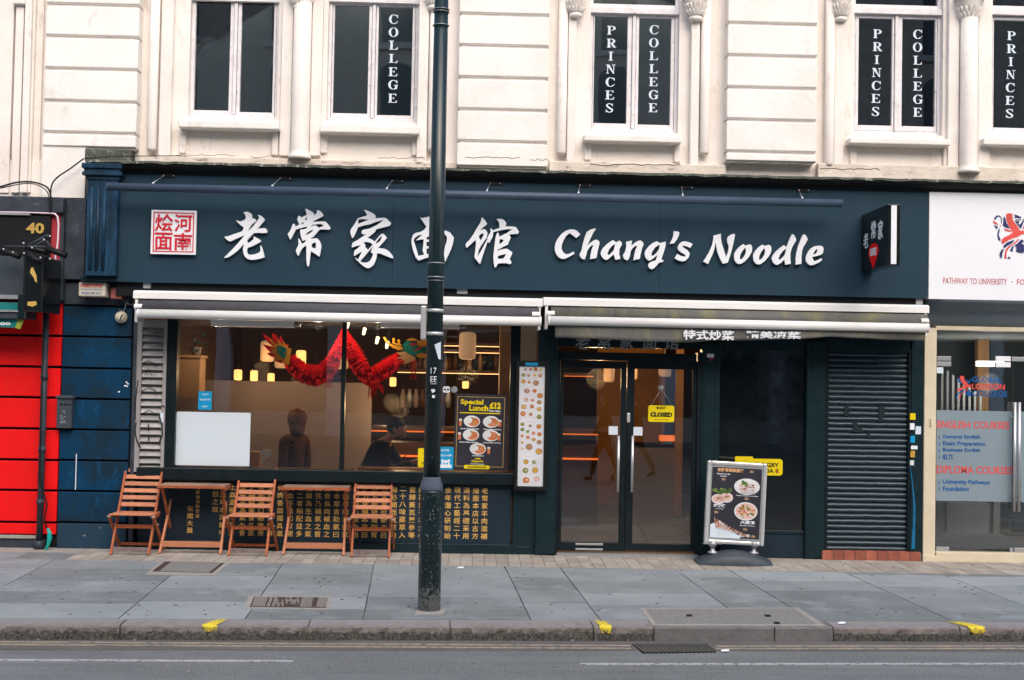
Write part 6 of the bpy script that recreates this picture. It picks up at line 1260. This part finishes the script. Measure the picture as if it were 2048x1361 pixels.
# ================================================================ FURNITURE
def make_chair(lb):
    t = thing('folding_chair', lb, 'chair', (0, 0, 0), 'folding slatted wooden chairs outside')
    yt, zt, yf = .215, .865, -.25
    for s in (-1, 1):
        MB().bar((s * .192, yf, 0), (s * .192, yt, zt), .022, .042, up=(0, 1, 0)).build('back_leg', K['wooddark'], t, bevel=.004)
        MB().bar((s * .228, -.235, .395), (s * .228, .20, 0), .020, .040, up=(0, 1, 0)).build('front_leg', K['wooddark'], t, bevel=.004)
        MB().bar((s * .228, -.24, .385), (s * .205, .06, .385), .020, .035).build('seat_rail', K['wooddark'], t, bevel=.003)
    for k in range(6):
        f = (.82 - k * .0685 - .0) / zt; f1 = (.82 - k * .0685 + .047) / zt; y0, y1 = yf + (yt - yf) * f, yf + (yt - yf) * f1
        MB().bar((-.181, (y0 + y1) / 2, (.82 - k * .0685) + .012), (.181, (y0 + y1) / 2, (.82 - k * .0685) + .012), .014, .046, up=(0, .5, 1)).build('back_slat', K['wood'], t, bevel=.003)
    for k in range(5): MB().box(-.218, .218, -.255 + k * .066, -.255 + k * .066 + .052, .402, .416).build('seat_slat', K['wood'], t, bevel=.003)
    MB().bar((-.182, -.10, .275), (.182, -.10, .275), .02, .04).build('cross_rail', K['wooddark'], t, bevel=.003)
    MB().bar((-.182, -.222, .055), (.182, -.222, .055), .018, .045).build('foot_rail', K['woodend'], t, bevel=.003)
    MB().bar((-.218, .165, .06), (.218, .165, .06), .02, .03).build('rear_rail', K['wooddark'], t, bevel=.003)
    mb = MB()
    for s in (-1, 1):
        for (y, z_) in ((-.085, .295), (-.235, .39)): mb.tube([(s * .20, y, z_), (s * .245, y, z_)], .009, 8)
    mb.build('pivot_bolt', K['galv'], t)['kind'] = 'stuff'; return t
def put_thing(t, px, py, rz, lb):
    x, y = G(px, py); t.location = (x, y, .0); t.rotation_euler.z = rz; t['label'] = lb
c1 = make_chair('x')
feet = [(273.5, 1104, -.02, 'folding wooden chair leftmost, beside the blue wall'), (505, 1106.5, -.03, 'folding wooden chair between the two tables'), (743, 1109, .03, 'folding wooden chair rightmost, nearest the lamp post')]
for i, (px, py, rz, lb) in enumerate(feet):
    t = c1 if i == 0 else copy_tree(c1); put_thing(t, px, py, rz, lb)
def make_table():
    t = thing('folding_table', 'x', 'table', (0, 0, 0), 'folding wooden tables outside')
    n = 7
    for k in range(n):
        x0 = -.345 + k * .69 / n; MB().box(x0 + .001, x0 + .69 / n - .001, -.29, .29, .69, .708).build('top_plank', K['woodgrey'], t)
    MB().box(-.35, .35, -.305, -.29, .68, .708).build('top_edge', K['wooddark'], t, bevel=.002); MB().box(-.35, .35, .29, .305, .68, .708).build('top_edge', K['wooddark'], t, bevel=.002)
    for s in (-1, 1):
        MB().box(s * .333 - .012, s * .333 + .012, -.27, .27, .655, .69).build('top_bearer', K['wooddark'], t, bevel=.002)
        MB().bar((s * .312, -.27, 0), (s * .285, .24, .69), .024, .042, up=(0, 1, 0)).build('leg', K['wood'], t, bevel=.004)
        MB().bar((s * .285, .28, 0), (s * .31, -.24, .69), .022, .040, up=(0, 1, 0)).build('leg', K['wooddark'], t, bevel=.004)
    MB().bar((-.30, -.215, .095), (.30, -.215, .095), .02, .06).build('front_rail', K['wood'], t, bevel=.003)
    MB().bar((-.275, .235, .10), (.275, .235, .10), .02, .045).build('rear_rail', K['wooddark'], t, bevel=.003); return t
tA = make_table(); put_thing(tA, 391, 1101.5, .015, 'folding wooden table left, between first and second chair')
tB = copy_tree(tA); put_thing(tB, 633, 1104.5, .01, 'folding wooden table right, beside the chair nearest the lamp post')
# pavement board --------------------------------------------------
xb_, yb_ = G(1466, 1128); yb_ = -.42
ab = thing('pavement_board', 'silver framed pavement sign board with food photographs on a dark weighted base', 'sign board', (X(1466, 1120, yb_), yb_, 0))
ab.rotation_euler = (0, 0, 0); bxc = ab.location.x
mb = MB(); S_ = 16
prof = [(-1, .02), (-.96, .05), (-.7, .085), (-.3, .13), (0, .145), (.3, .13), (.7, .085), (.96, .05), (1, .02)]
L_ = .385
for (u, h) in prof:
    wd_ = .20 * (1 - .25 * abs(u) ** 3)
    for i in range(12):
        a = math.pi * i / 11; mb.v.append((bxc + u * L_, yb_ - math.cos(a) * wd_, (h * (.35 + .65 * math.sin(a) ** .6) if 0 < i < 11 else .004)))
for k in range(len(prof) - 1):
    for i in range(11): mb.face((k * 12 + i, k * 12 + i + 1, (k + 1) * 12 + i + 1, (k + 1) * 12 + i), 0, True)
mb.face(range(12)); mb.face([(len(prof) - 1) * 12 + 11 - i for i in range(12)]); mb.build('base', K['plastic'], ab)
T2 = thing('panel', None, None, (bxc, yb_, .12)); T2.parent = ab; T2.location = (0, 0, .12); T2.rotation_euler = (R(-2), R(2.3), 0); WL[T2.name] = Vector((bxc, yb_, .12))
a, b, c, d = BX(1411, 921, 1531, 1086, yb_); w2, h2_ = (b - a) / 2, d - c; c = .195; d = c + h2_
a, b = bxc - w2, bxc + w2
mb = MB(); fw = .042
mb.box(a, a + fw, yb_ - .03, yb_ + .03, c, d); mb.box(b - fw, b, yb_ - .03, yb_ + .03, c, d); mb.box(a + fw, b - fw, yb_ - .03, yb_ + .03, c, c + fw); mb.box(a + fw, b - fw, yb_ - .03, yb_ + .03, d - fw, d)
mb.build('frame', K['alu'], T2, bevel=.012)
a2, b2, c2, d2 = a + fw, b - fw, c + fw, d - fw; Yp = yb_ - .02
MB().box(a2, b2, Yp, yb_ + .02, c2, d2).build('backing', K['galv'], T2)
e = .012; MB().box(a2 + e, b2 - e, Yp - .002, Yp, c2 + e * 2.2, d2 - e * 1.6).build('poster', K['print_dark'], T2)
def q2(u, v): return a2 + (b2 - a2) * u, d2 - (d2 - c2) * v
mb = MB(); rnd = random.Random(12); Y3 = Yp - .003
x, z = q2(.70, .27); mb.disc(x, z, .135, .085, Y3 - .001, Y3, 0, 24)
for _ in range(40): mb.disc(x + rnd.uniform(-.07, .07), z + rnd.uniform(-.045, .03), .02, .005, Y3 - .0025, Y3 - .0012, rnd.choice((6, 6, 5)), 6)
for _ in range(10): mb.disc(x - .03 + rnd.uniform(-.03, .03), z + .035 + rnd.uniform(-.02, .02), .014, .012, Y3 - .0036, Y3 - .0027, 4, 6)
x, z = q2(.22, .43)
for (dx, dz, rx_) in ((-.03, -.02, .075), (.055, .0, .065)): mb.disc(x + dx, z + dz, rx_, .052, Y3 - .001 - dx * .01, Y3, 0, 16); mb.disc(x + dx, z + dz + .004, rx_ * .85, .04, Y3 - .003, Y3 - .002, 6, 12); mb.disc(x + dx, z + dz + .008, rx_ * .4, .015, Y3 - .004, Y3 - .0032, 5, 8)
for _ in range(22): mb.disc(x + rnd.uniform(-.09, .10), z + .055 + rnd.uniform(-.02, .03), .018, .014, Y3 - .0052, Y3 - .0042, 4, 6)
x, z = q2(.70, .60); mb.disc(x, z, .122, .095, Y3 - .001, Y3, 0, 24); mb.disc(x, z, .108, .082, Y3 - .0018, Y3 - .0011, 6, 20)
for _ in range(60): aa, rr = rnd.uniform(0, 6.3), rnd.random() ** .5 * .09; mb.disc(x + rr * math.cos(aa), z + rr * .8 * math.sin(aa), .013, .009, Y3 - .0030, Y3 - .0020, rnd.choice((2, 2, 4, 3, 6, 0)), 6)
mb.build('food_photographs', mats, T2)
mb = MB(); x0_, z0_ = q2(.02, .99); pts = [q2(.03, .97), q2(.03, .80), q2(.20, .74), q2(.62, .95), q2(.60, .97)]; mb.prism_xz(pts, Y3 - .001, Y3, 7)
for k in range(12):
    u0 = .20 + k * .033; v0 = .945 - k * .006; u1, v1 = .10 + k * .062, .70 + k * .022; p0, p1 = q2(u0, v0), q2(u1, v1)
    mb.bar((p0[0], Y3 - .004, p0[1]), (p1[0], Y3 - .004, p1[1]), .003, .003, up=(0, 1, 0), mi=0)
    for j in range(5): f0 = .45 + j * .10; pa_ = lp((p0[0], 0, p0[1]), (p1[0], 0, p1[1]), f0); pb_ = lp((p0[0], 0, p0[1]), (p1[0], 0, p1[1]), f0 + .08); mb.bar((pa_[0], Y3 - .006, pa_[2]), (pb_[0], Y3 - .006, pb_[2]), .018, .004, up=(0, 1, 0), mi=rnd.choice((1, 6, 5)))
mb.build('skewer_photograph', mats + [K['paper']], T2)
def bt_(s, u0, v0, u1, v1, m_, bold=.02): p, q = q2(u0, v1), q2(u1, v0); text('lettering', s, (p[0], q[0], p[1], q[1]), Y3 - .0003, K[m_], T2, bold=bold, depth=.001)
bt_('伦敦老常家面馆', .12, .035, .62, .085, 'peach', .04); bt_("Chang's Noodles", .11, .105, .37, .128, 'white'); bt_('London', .18, .135, .30, .152, 'white')
bt_('河南烩面', .56, .335, .86, .37, 'galv'); bt_('Henan stewed noodles', .50, .385, .92, .398, 'white'); bt_('肉夹馍', .08, .52, .30, .565, 'white', .03); bt_('Chinese burger', .11, .58, .27, .592, 'white'); bt_('大盘鸡', .60, .725, .88, .77, 'white', .03); bt_('Big plate chicken', .60, .785, .88, .80, 'white'); bt_('串烤羊', .58, .905, .80, .95, 'white', .03)
mb = MB()
for (u, v) in ((.78, .07), (.24, .19), (.70, .435), (.13, .635), (.70, .845), (.86, .935)):
    x, z = q2(u, v); mb.prism_xz([(x - .02, z + .012), (x - .005, z + .018), (x + .03, z + .006), (x + .01, z - .012), (x - .018, z - .008)], Y3 - .001, Y3)
mb.build('leaf_print', K['dish5'], T2)
for s in (-1, 1):
    x = bxc + s * .215; MB().lathe([(.05, 0), (.05, .02), (.022, .03), (.022, .07), (.04, .075), (.04, .13)], (x, yb_, .10), 12).build('spring_post', K['galv'], ab); MB().box(x - .10, x + .10, yb_ - .02, yb_ + .02, .196, .210).build('bracket', K['galv'], ab, bevel=.003)
# ================================================================ LAMP POST
lx, ly = G(858, 1221); lpz = thing('lamp_post', 'dark green lamp post with worn base in front of the shop', 'lamp post', (lx, ly, 0))
def zl(py): return Z(858 + (1228 - py) * .0187, py, ly)
kpost = F / (CAMD + ly)
rb, rt = 22.5 / kpost, 16.2 / kpost
MB().lathe([(rb, -.05), (rb, zl(985)), (rb * .96, zl(980))], (lx, ly, 0), 40).build('base_shaft', K['post'], lpz)
MB().lathe([(rb * .98, zl(981)), (rb * 1.0, zl(978)), (rb * .99, zl(970)), (rt * 1.08, zl(956)), (rt * 1.08, zl(954))], (lx, ly, 0), 40).build('collar', MT('collar_grey_paint', (.10, .125, .17), .35), lpz)
MB().lathe([(rt * 1.03, zl(954)), (rt * .97, zl(500)), (13.6 / kpost, zl(-160))], (lx, ly, 0), 40).build('upper_shaft', K['post'], lpz)
for py, m_, h in ((20, 'galv', .004), (25, 'galv', .004), (52, 'galv', .006), (527, 'galv', .008), (555, 'galv', .008), (562, 'galv', .003), (765, 'slate', .004), (790, 'slate', .004)):
    r = rt * 1.01; MB().lathe([(r, zl(py) - h / 2), (r * 1.03, zl(py) - h / 2), (r * 1.03, zl(py) + h / 2), (r, zl(py) + h / 2)], (lx, ly, 0), 32).build('band', K[m_], lpz)
for py in (622, 668): MB().lathe([(rt * 1.02, zl(py) - .014), (rt * 1.07, zl(py) - .014), (rt * 1.07, zl(py) + .014), (rt * 1.02, zl(py) + .014)], (lx, ly, 0), 32).build('steel_strap', K['alu'], lpz)
MB().box(lx - rt - .045, lx - rt - .002, ly - .11, ly + .06, zl(680), zl(614)).build('sign_plate', K['alu'], lpz, bevel=.008)
def wrap(p):
    x, y, z = p; a = (x - lx) / (rt * 1.0); r = rt * 1.012 + (-y) * 1.0; return (lx + r * math.sin(a), ly - r * math.cos(a), z)
def ptxt(s, pxc, y0, y1, w_, bold=.02, m_='white'):
    x = lx + w_ * 0 + (pxc - (858 + (1228 - (y0 + y1) / 2) * .0187)) / kpost; text('marking', s, (x - w_ / 2, x + w_ / 2, zl(y1), zl(y0)), 0, K[m_], lpz, bold=bold, depth=.0012, xf=wrap)
ptxt('17', 867, 736, 748, .045, -.01); ptxt('EE', 867, 753, 765, .05, .0); ptxt('bench', 867, 766, 769, .045, 0); ptxt('9', 866, 778, 786, .036, .06); ptxt('▪', 867, 790, 796, .022, 0)
mb = MB(); P_ = [((870, 688), (882, 684), (883, 720), (878, 719))]
pl_ = [((870 + (883 - 870) * u) , 0) for u in (0, 1)]
pts4 = [(868.5, 690), (882, 684), (882.5, 719), (877, 719)]; vv = []
for (x_, y_) in pts4: vv.append(wrap((lx + (x_ - (858 + (1228 - y_) * .0187)) / kpost, -.002, zl(y_))))
nn = 6; vv = []
for i in range(nn + 1):
    f = i / nn
    for (xa_, ya_, xb2_, yb2_) in ((868.5, 690, 882, 684), (877, 719, 882.5, 719)):
        x_ = xa_ + (xb2_ - xa_) * f; y_ = ya_ + (yb2_ - ya_) * f; vv.append(wrap((lx + (x_ - (858 + (1228 - y_) * .0187)) / kpost, -.0025, zl(y_))))
mb.v = vv
for i in range(nn): mb.face((i * 2, i * 2 + 2, i * 2 + 3, i * 2 + 1))
mb.build('torn_paper', K['paper'], lpz)
x0, y0 = G(832, 1233); x1, y1 = G(890, 1226)
bs = MB().prism_xy([G(829, 1231), G(887, 1230), G(891, 1221), G(834, 1222)], -.02, .006).build('base_pad', K['concrete'], lpz)
# ================================================================ LEFT NEIGHBOUR
nb_ = thing('neighbour_shopfront', 'bright red panelled shopfront at the left with black fascia number forty', 'shopfront', (X(50, 1097, 0), 0, 0))
jr = [600, 671, 733.5, 795, 857.5, 920, 981, 1045, 1071]
xa, xb = X(-120, 850, -.04), X(121, 850, -.04); xa2 = X(-120, 850, 0)
MB().box(xa, X(112, 850, 0), -.0, .2, 0, Z(50, 430, 0)).build('wall_core', K['joint'], nb_)
for i in range(len(jr) - 1):
    z1, z0 = Z(50, jr[i] + 2.5, -.04), Z(50, jr[i + 1] - 2.5, -.04)
    x_r = X(122 - (jr[i] - 600) * .032, (jr[i] + jr[i + 1]) / 2, -.04)
    MB().box(xa, X(118, 850, -.04), -.04, .0, z0, z1).build('masonry_block', K['red'], nb_, bevel=.006)
MB().box(xa, X(72, 1073, -.07), -.07, 0, Z(40, 1077, -.05), Z(40, 1071, -.05)).build('sill_ledge', K['concrete'], nb_, bevel=.003); MB().box(xa, X(72, 1090, -.05), -.05, 0, 0, Z(40, 1077, -.05)).build('plinth', K['slate'], nb_)
blw = thing('blue_pier', 'blue painted rusticated pier between the red shop and the louvre panel', 'wall', (X(195, 1095, 0), 0, 0))
MB().box(X(110, 850, 0), X(273, 850, 0), -.0, .25, 0, Z(195, 400, 0)).build('wall_core', K['joint'], blw)
jb = [612, 674, 737, 798.5, 860, 921.5, 983, 1046, 1093]
for i in range(len(jb) - 1):
    z1, z0 = Z(190, jb[i] + 2, -.04), Z(190, jb[i + 1] - 2, -.04) if i < len(jb) - 2 else 0
    MB().box(X(119, 850, -.04) + .006, X(258, 850, -.04), -.04, .0, z0, z1).build('masonry_block', K['bluewall' if i < len(jb) - 2 else 'bluebase'], blw, bevel=.006)
MB().box(X(121, 585, -.04), X(262, 585, -.04), -.04, 0, Z(190, 610, -.04), Z(190, 566, -.04)).build('upper_block', K['slate'], blw, bevel=.005)
MB().box(X(126, 480, -.10), X(170, 480, -.10), -.10, 0, Z(148, 559, -.1), Z(148, 398, -.1)).build('slate_panel', K['slate'], blw, bevel=.005)
bx('edge_trim', 262, 271, 612, 1098, -.03, .02, 'slate', blw)
# letterbox, alarm, box, lamp
a, b, c, d = BX(113, 797, 143, 857, -.12); t = thing('cigarette_bin', 'slim dark grey wall bin with three slots on the blue pier', 'bin', ((a + b) / 2, -.1, c)); MB().box(a, b, -.12, -.04, c, d).build('body', K['plastic'], t, bevel=.006); MB().prism_xz([(a - .01, d), (b + .015, d), (b + .015, d + .01), (b + .005, d + .03), (a + .01, d + .03), (a - .01, d + .01)], -.14, -.04).build('lid', K['plastic'], t, bevel=.003)
for k in range(3): MB().box(a + .03 + k * .045, a + .062 + k * .045, -.123, -.119, d - .075, d - .055).build('slot', K['black'], t)
mb = MB(); rnd = random.Random(9)
for _ in range(16): mb.disc((a + b) / 2 + rnd.uniform(-.03, .03), c + .13 + rnd.uniform(-.08, .08), rnd.uniform(.004, .012), rnd.uniform(.004, .012), -.1225, -.1205, 0, 6)
mb.build('scuff', K['galv'], t)
a, b, c, d = BX(157, 565, 211, 593, -.24); t = thing('alarm_box', 'ivory burglar alarm box with red and blue lettering under the fascia', 'alarm', ((a + b) / 2, -.1, c)); MB().box(a, b, -.24, -.04, c, d).build('body', K['alarm'], t, bevel=.01)
text('lettering', 'CRIMESTOPPER', (a + .02, b - .03, d - .055, d - .018), -.241, K['redtext'], t, bold=.03, depth=.001); text('lettering', '01424 202 214', (a + .035, b - .05, c + .02, c + .045), -.241, K['bluetext'], t, bold=.03, depth=.001)
mb = MB(); n = 12
for k in range(n): x = a + .02 + (b - a - .05) * k / n; w_ = (b - a - .05) / n; mb.prism_xz([(x, (c + d) / 2 + .0), (x + w_ / 2, (c + d) / 2 - .012), (x + w_, (c + d) / 2), (x + w_, (c + d) / 2 + .006), (x + w_ / 2, (c + d) / 2 - .006), (x, (c + d) / 2 + .006)], -.2415, -.2402)
mb.build('zigzag_print', K['bluetext'], t)
a, b, c, d = BX(221, 575, 243, 598, -.18); t = thing('junction_box', 'terracotta pink junction box beside the alarm', 'junction box', ((a + b) / 2, -.07, c)); MB().box(a, b, -.18, -.04, c, d).build('body', K['pinkbox'], t, bevel=.008)
mb = MB(); mb.tube([(b - .01, -.08, c + .02), (b + .02, -.08, c - .06), (b + .0, -.08, c - .13), (b - .06, -.07, c - .10)], .004, 6); mb.tube([(b + .05, -.09, c + .03), (b + .03, -.09, c - .04), (b + .09, -.09, c - .06), (b + .12, -.1, c + .02), (b + .06, -.09, c + .05)], .004, 6); mb.build('cable', K['galv'], t)
x, z = PY(243, 635, -.06); t = thing('bulkhead_lamp', 'round cream bulkhead lamp on the blue pier', 'lamp', (x, -.05, z - .06)); mb = MB(); mb.tube([(x, -.04, z), (x, -.09, z)], [.062, .062], 20); mb.build('base', K['alarm'], t, bevel=.004); mb = MB(); mb.tube([(x, -.09, z), (x, -.115, z), (x, -.13, z)], [.052, .045, .02], 20); mb.build('dome', K['alarm'], t); mb = MB(); mb.bar((x + .005, -.133, z - .028), (x + .028, -.128, z + .028), .012, .008, up=(0, 1, 0)); mb.build('grille', K['black'], t)
mb = MB(); mk = [(253, 765), (256, 768), (250, 772), (254, 773), (238, 784)]
for (px, py) in mk: x, z = PY(px, py, -.041); mb.disc(x, z, .012, .008, -.0425, -.0402, 0, 7)
for (px, y0, y1) in ((152, 908, 980),): xx_ = X(px, 940, -.041); mb.box(xx_ - .004, xx_ + .004, -.0425, -.0402, Z(px, y1, -.04), Z(px, y0, -.04))
mb.build('paint_splash', K['white'], blw)
# black fascia of neighbour
a, b, c, d = BX(-120, 430, 99, 590, -.2); fb = MB().box(a, b, -.2, 0, c, d).build('fascia_board', K['black'], nb_); a_, b_, c_, d_ = BX(-120, 392, 126, 424, -.22); MB().box(a_, b_, -.22, .05, c_, d_).build('fascia_cornice', K['slate'], nb_, bevel=.012)
a, b, c, d = BX(99, 424, 119, 597, -.16); MB().box(a, b, -.16, 0, c, d).build('red_edge', K['redstrip'], nb_); a, b, c, d = BX(119, 424, 126, 600, -.16); MB().box(a, b, -.16, 0, c, d).build('edge_trim', K['slate'], nb_)
a, b, c, d = BX(-120, 424, 60, 429, -.23); MB().box(a, b, -.23, -.2, c, d).build('trim_rail', K['galv'], nb_)
a, b, c, d = BX(52.5, 446, 89, 468, -.205); text('house_number', '40', (a, b, c, d), -.204, K['gold2'], nb_, bold=.035, depth=.01)
q = [PY(*p, -.21) for p in ((-60, 424), (40, 425), (98, 427), (110, 428), (115, 434), (117, 450), (116, 480), (114, 497), (111, 510), (111, 560), (113, 580), (118, 596))]
tag(MB().tube([(x, -.21, z) for x, z in q], .010, 8).build('neon_tube', K['pinktube']), 'pale pink flexible neon tube round the black fascia corner', 'neon tube')
# left projecting signs and flood lamps
a, b, c, d = BX(48, 512, 86, 624, -.75); bs_ = thing('box_sign', 'black hanging box sign with brass letters on the red shop', 'sign', ((a + b) / 2, -.5, c)); MB().box(a, b, -.75, -.21, c, d).build('box', K['blackgloss'], bs_, bevel=.008)
fr_ = MB(); frame(fr_, a - .004, b + .004, c - .004, d + .004, .02, -.758, -.75); fr_.build('rim', K['black'], bs_)
mb = MB(); q = lambda *L: [PY(*p, -.755) for p in L]
mb.prism_xz(q((62, 536), (66, 535), (73, 552), (74, 566), (70, 563), (68, 556), (60, 546)), -.756, -.751); mb.prism_xz(q((55, 604), (72, 603), (74, 610), (65, 614), (55, 611)), -.756, -.751); mb.build('brass_letter', K['gold2'], bs_)
lt_ = thing('flood_lamps', 'black flood lamps on slanted brackets above the hanging box sign', 'lamp', P3(60, 495, -.6))
def armp(pts, r, Y, mat, nm='arm'): MB().tube([(PY(x, y, Y)[0], Y, PY(x, y, Y)[1]) for x, y in pts], r, 8).build(nm, K[mat], lt_)
armp([(88, 474), (50, 494)], .008, -.5, 'plastic'); armp([(88, 472), (100, 473)], .010, -.5, 'plastic'); armp([(8, 493), (100, 494)], .008, -.62, 'plastic'); armp([(60, 497), (88, 481)], .006, -.55, 'plastic'); armp([(92, 482), (104, 496)], .006, -.52, 'plastic')
armp([(92, 497), (112, 504), (133, 512)], .032, -.7, 'black', 'lamp_body'); armp([(0, 502), (24, 508), (40, 514)], .030, -.7, 'black', 'lamp_body'); armp([(52, 494), (74, 500), (98, 506)], .030, -.6, 'black', 'lamp_body'); armp([(56, 508), (70, 519), (84, 523)], .028, -.76, 'black', 'lamp_body')
for (px, py) in ((100, 473), (47, 487), (64, 496), (88, 480), (7, 499), (48, 507), (81, 516), (100, 518), (26, 505)): x, z = PY(px, py, -.78); MB().ball((x, -.78, z), .011, .011, .011, 8).build('bolt', K['chrome'], lt_)
a, b, c, d = BX(-120, 512, 47, 592, -.5); gb_ = thing('shop_blind_box', 'dark grey sign box with teal panel at the far left edge', 'sign box', ((a + b) / 2, -.4, c)); MB().box(a, b, -.5, -.2, c, d).build('body', K['plastic'], gb_, bevel=.004)
a, b, c, d = BX(-120, 589, 36, 597, -.52); MB().box(a, b, -.52, -.4, c, d).build('upper_rail', K['galv'], gb_); a, b, c, d = BX(-120, 604, 36, 619, -.5); MB().box(a, b, -.5, -.4, c, d).build('teal_panel', K['teal'], gb_); a, b, c, d = BX(-120, 619, 36, 623, -.52); MB().box(a, b, -.52, -.4, c, d).build('lower_rail', K['galv'], gb_); a, b, c, d = BX(-120, 623, 52, 636, -.5); MB().box(a, b, -.5, -.2, c, d).build('base_rail', K['slate'], gb_); a, b, c, d = BX(36, 590, 48, 636, -.5); MB().box(a, b, -.51, -.2, c, d).build('side_post', K['green'], gb_)
fl = thing('hanging_banner', 'small teal and lime banner hanging at the far left', 'banner', P3(15, 658, -.45)); mb = MB(); mb.prism_xz([PY(*p, -.45) for p in ((-60, 636), (36, 639), (30, 656), (-60, 652))], -.452, -.447); mb.build('cloth', K['teal'], fl); mb = MB(); mb.prism_xz([PY(*p, -.45) for p in ((36.3, 639), (48, 641), (40, 659), (30.3, 656))], -.452, -.447); mb.build('cloth_end', K['limeprint'], fl); a, b, c, d = BX(0, 645, 22, 651, -.45); text('lettering', 'oo', (a, b, c, d), -.4525, K['white'], fl, bold=.05, depth=.001)
a, b, c, d = BX(95, 591, 113, 604, -.2); tag(MB().box(a, b, -.22, -.12, c, d).build('cable_box', K['galv'], None, bevel=.012), 'small grey plastic box above the drainpipe', 'box')
# drainpipe
dp = thing('drainpipe', 'black drainpipe running down the red shopfront', 'drainpipe', (X(80, 1095, -.12), -.12, 0)); xt, xbm = X(92, 640, -.12), X(92, 640, -.12)
MB().tube([(xt, -.12, 0.06), (xt, -.12, Z(90, 600, -.12))], .033, 14).build('pipe', K['slate'], dp); MB().tube([(xt, -.12, 0), (xt, -.12, .09)], .055, 14).build('foot', K['slate'], dp)
for py in (760, 905, 1010): z = Z(88, py, -.12); MB().tube([(xt, -.12, z), (xt, -.12, z + .06)], .040, 14).build('collar', K['slate'], dp)
mb = MB(); zz = Z(90, 980, -.17); mb.tube([(xt + .0, -.165, Z(90, 620, -.165)), (xt - .01, -.165, Z(90, 800, -.165)), (xt, -.165, Z(90, 960, -.165)), (xt + .085, -.165, Z(95, 1010, -.165)), (xt + .06, -.165, Z(92, 1040, -.165)), (xt + .09, -.165, Z(95, 1058, -.165))], .008, 6); tag(mb.build('loose_cable', K['rubber']), 'loose black cable hanging down the drainpipe', 'cable')
mb = MB(); P = [(95, 1057, .012), (99, 1066, .022), (99, 1078, .026), (96, 1090, .018), (91, 1101, .010)]; mb.tube([(PY(x, y, -.2)[0], -.2, PY(x, y, -.2)[1]) for x, y, r in P], [r for *_, r in P], 7, sm=False); tag(mb.build('teal_wrap', K['tealbag']), 'teal plastic wrap tied round the cable end at the foot of the pipe', 'plastic wrap')
# cables over the stucco
def cab(lb, pts, Y, r=.008): tag(MB().tube([(PY(x, y, Y)[0], Y, PY(x, y, Y)[1]) for x, y in pts], r, 6).build('wall_cable', K['rubber']), lb, 'cable')
cab('thick black cable arching over the far left fascia', cat([(-40, 380), (0, 374), (30, 366), (60, 364), (85, 370), (98, 380), (102, 400), (101, 424)], 6), -.24, .010)
cab('second black cable just under the arching cable at far left', cat([(-40, 386), (10, 375), (45, 368), (70, 369), (92, 381), (99, 400), (99, 424)], 6), -.25, .006)
cab('black cable climbing from the left fascia to the lead flashing', cat([(101, 400), (103, 372), (115, 355), (140, 338), (167, 318)], 6), -.18, .008)
cab('thin black cable along the top of the cornice at left', [(167, 318), (230, 313), (360, 312)], -.50, .005)
# plaster crack line at stucco base
mb = MB(); rnd = random.Random(11)
for (a_, b_, y0) in ((352, 470, 311), (500, 600, 314), (755, 850, 316), (1060, 1100, 322), (1180, 1360, 330), (1640, 1760, 338), (930, 1040, 318), (1460, 1630, 329)):
    pts = [(a_ + (b_ - a_) * k / 14, y0 + rnd.uniform(-2, 2)) for k in range(15)]; mb.tube([(PY(x, y, -.045)[0], -.043 if not (917 < x < 1097 or 1455 < x < 1634) else -.1115, PY(x, y, -.045)[1]) for x, y in pts], .0028, 4)
mb.build('plaster_crack', K['iron'], bld)['kind'] = 'stuff'

# made-up lobby lamp, added to brighten the room behind the glass
lo = thing('lobby_fill_lamp', 'round lamp added to brighten the college lobby', 'lamp', (X(1980, 700, 1.6), 1.6, 2.2)); MB().lathe([(.16, 0), (.16, .06)], (X(1980, 700, 1.6), 1.6, Z(1950, 1107, .03) + 2.05), 18).build('diffuser', EM('lobby_fill_glow', (1, .97, .92), 3), lo)
plight(X(1980, 700, 1.6), 1.6, Z(1950, 1107, .03) + 1.85, 12, (1, .97, .92))  # fill light added to brighten the lobby
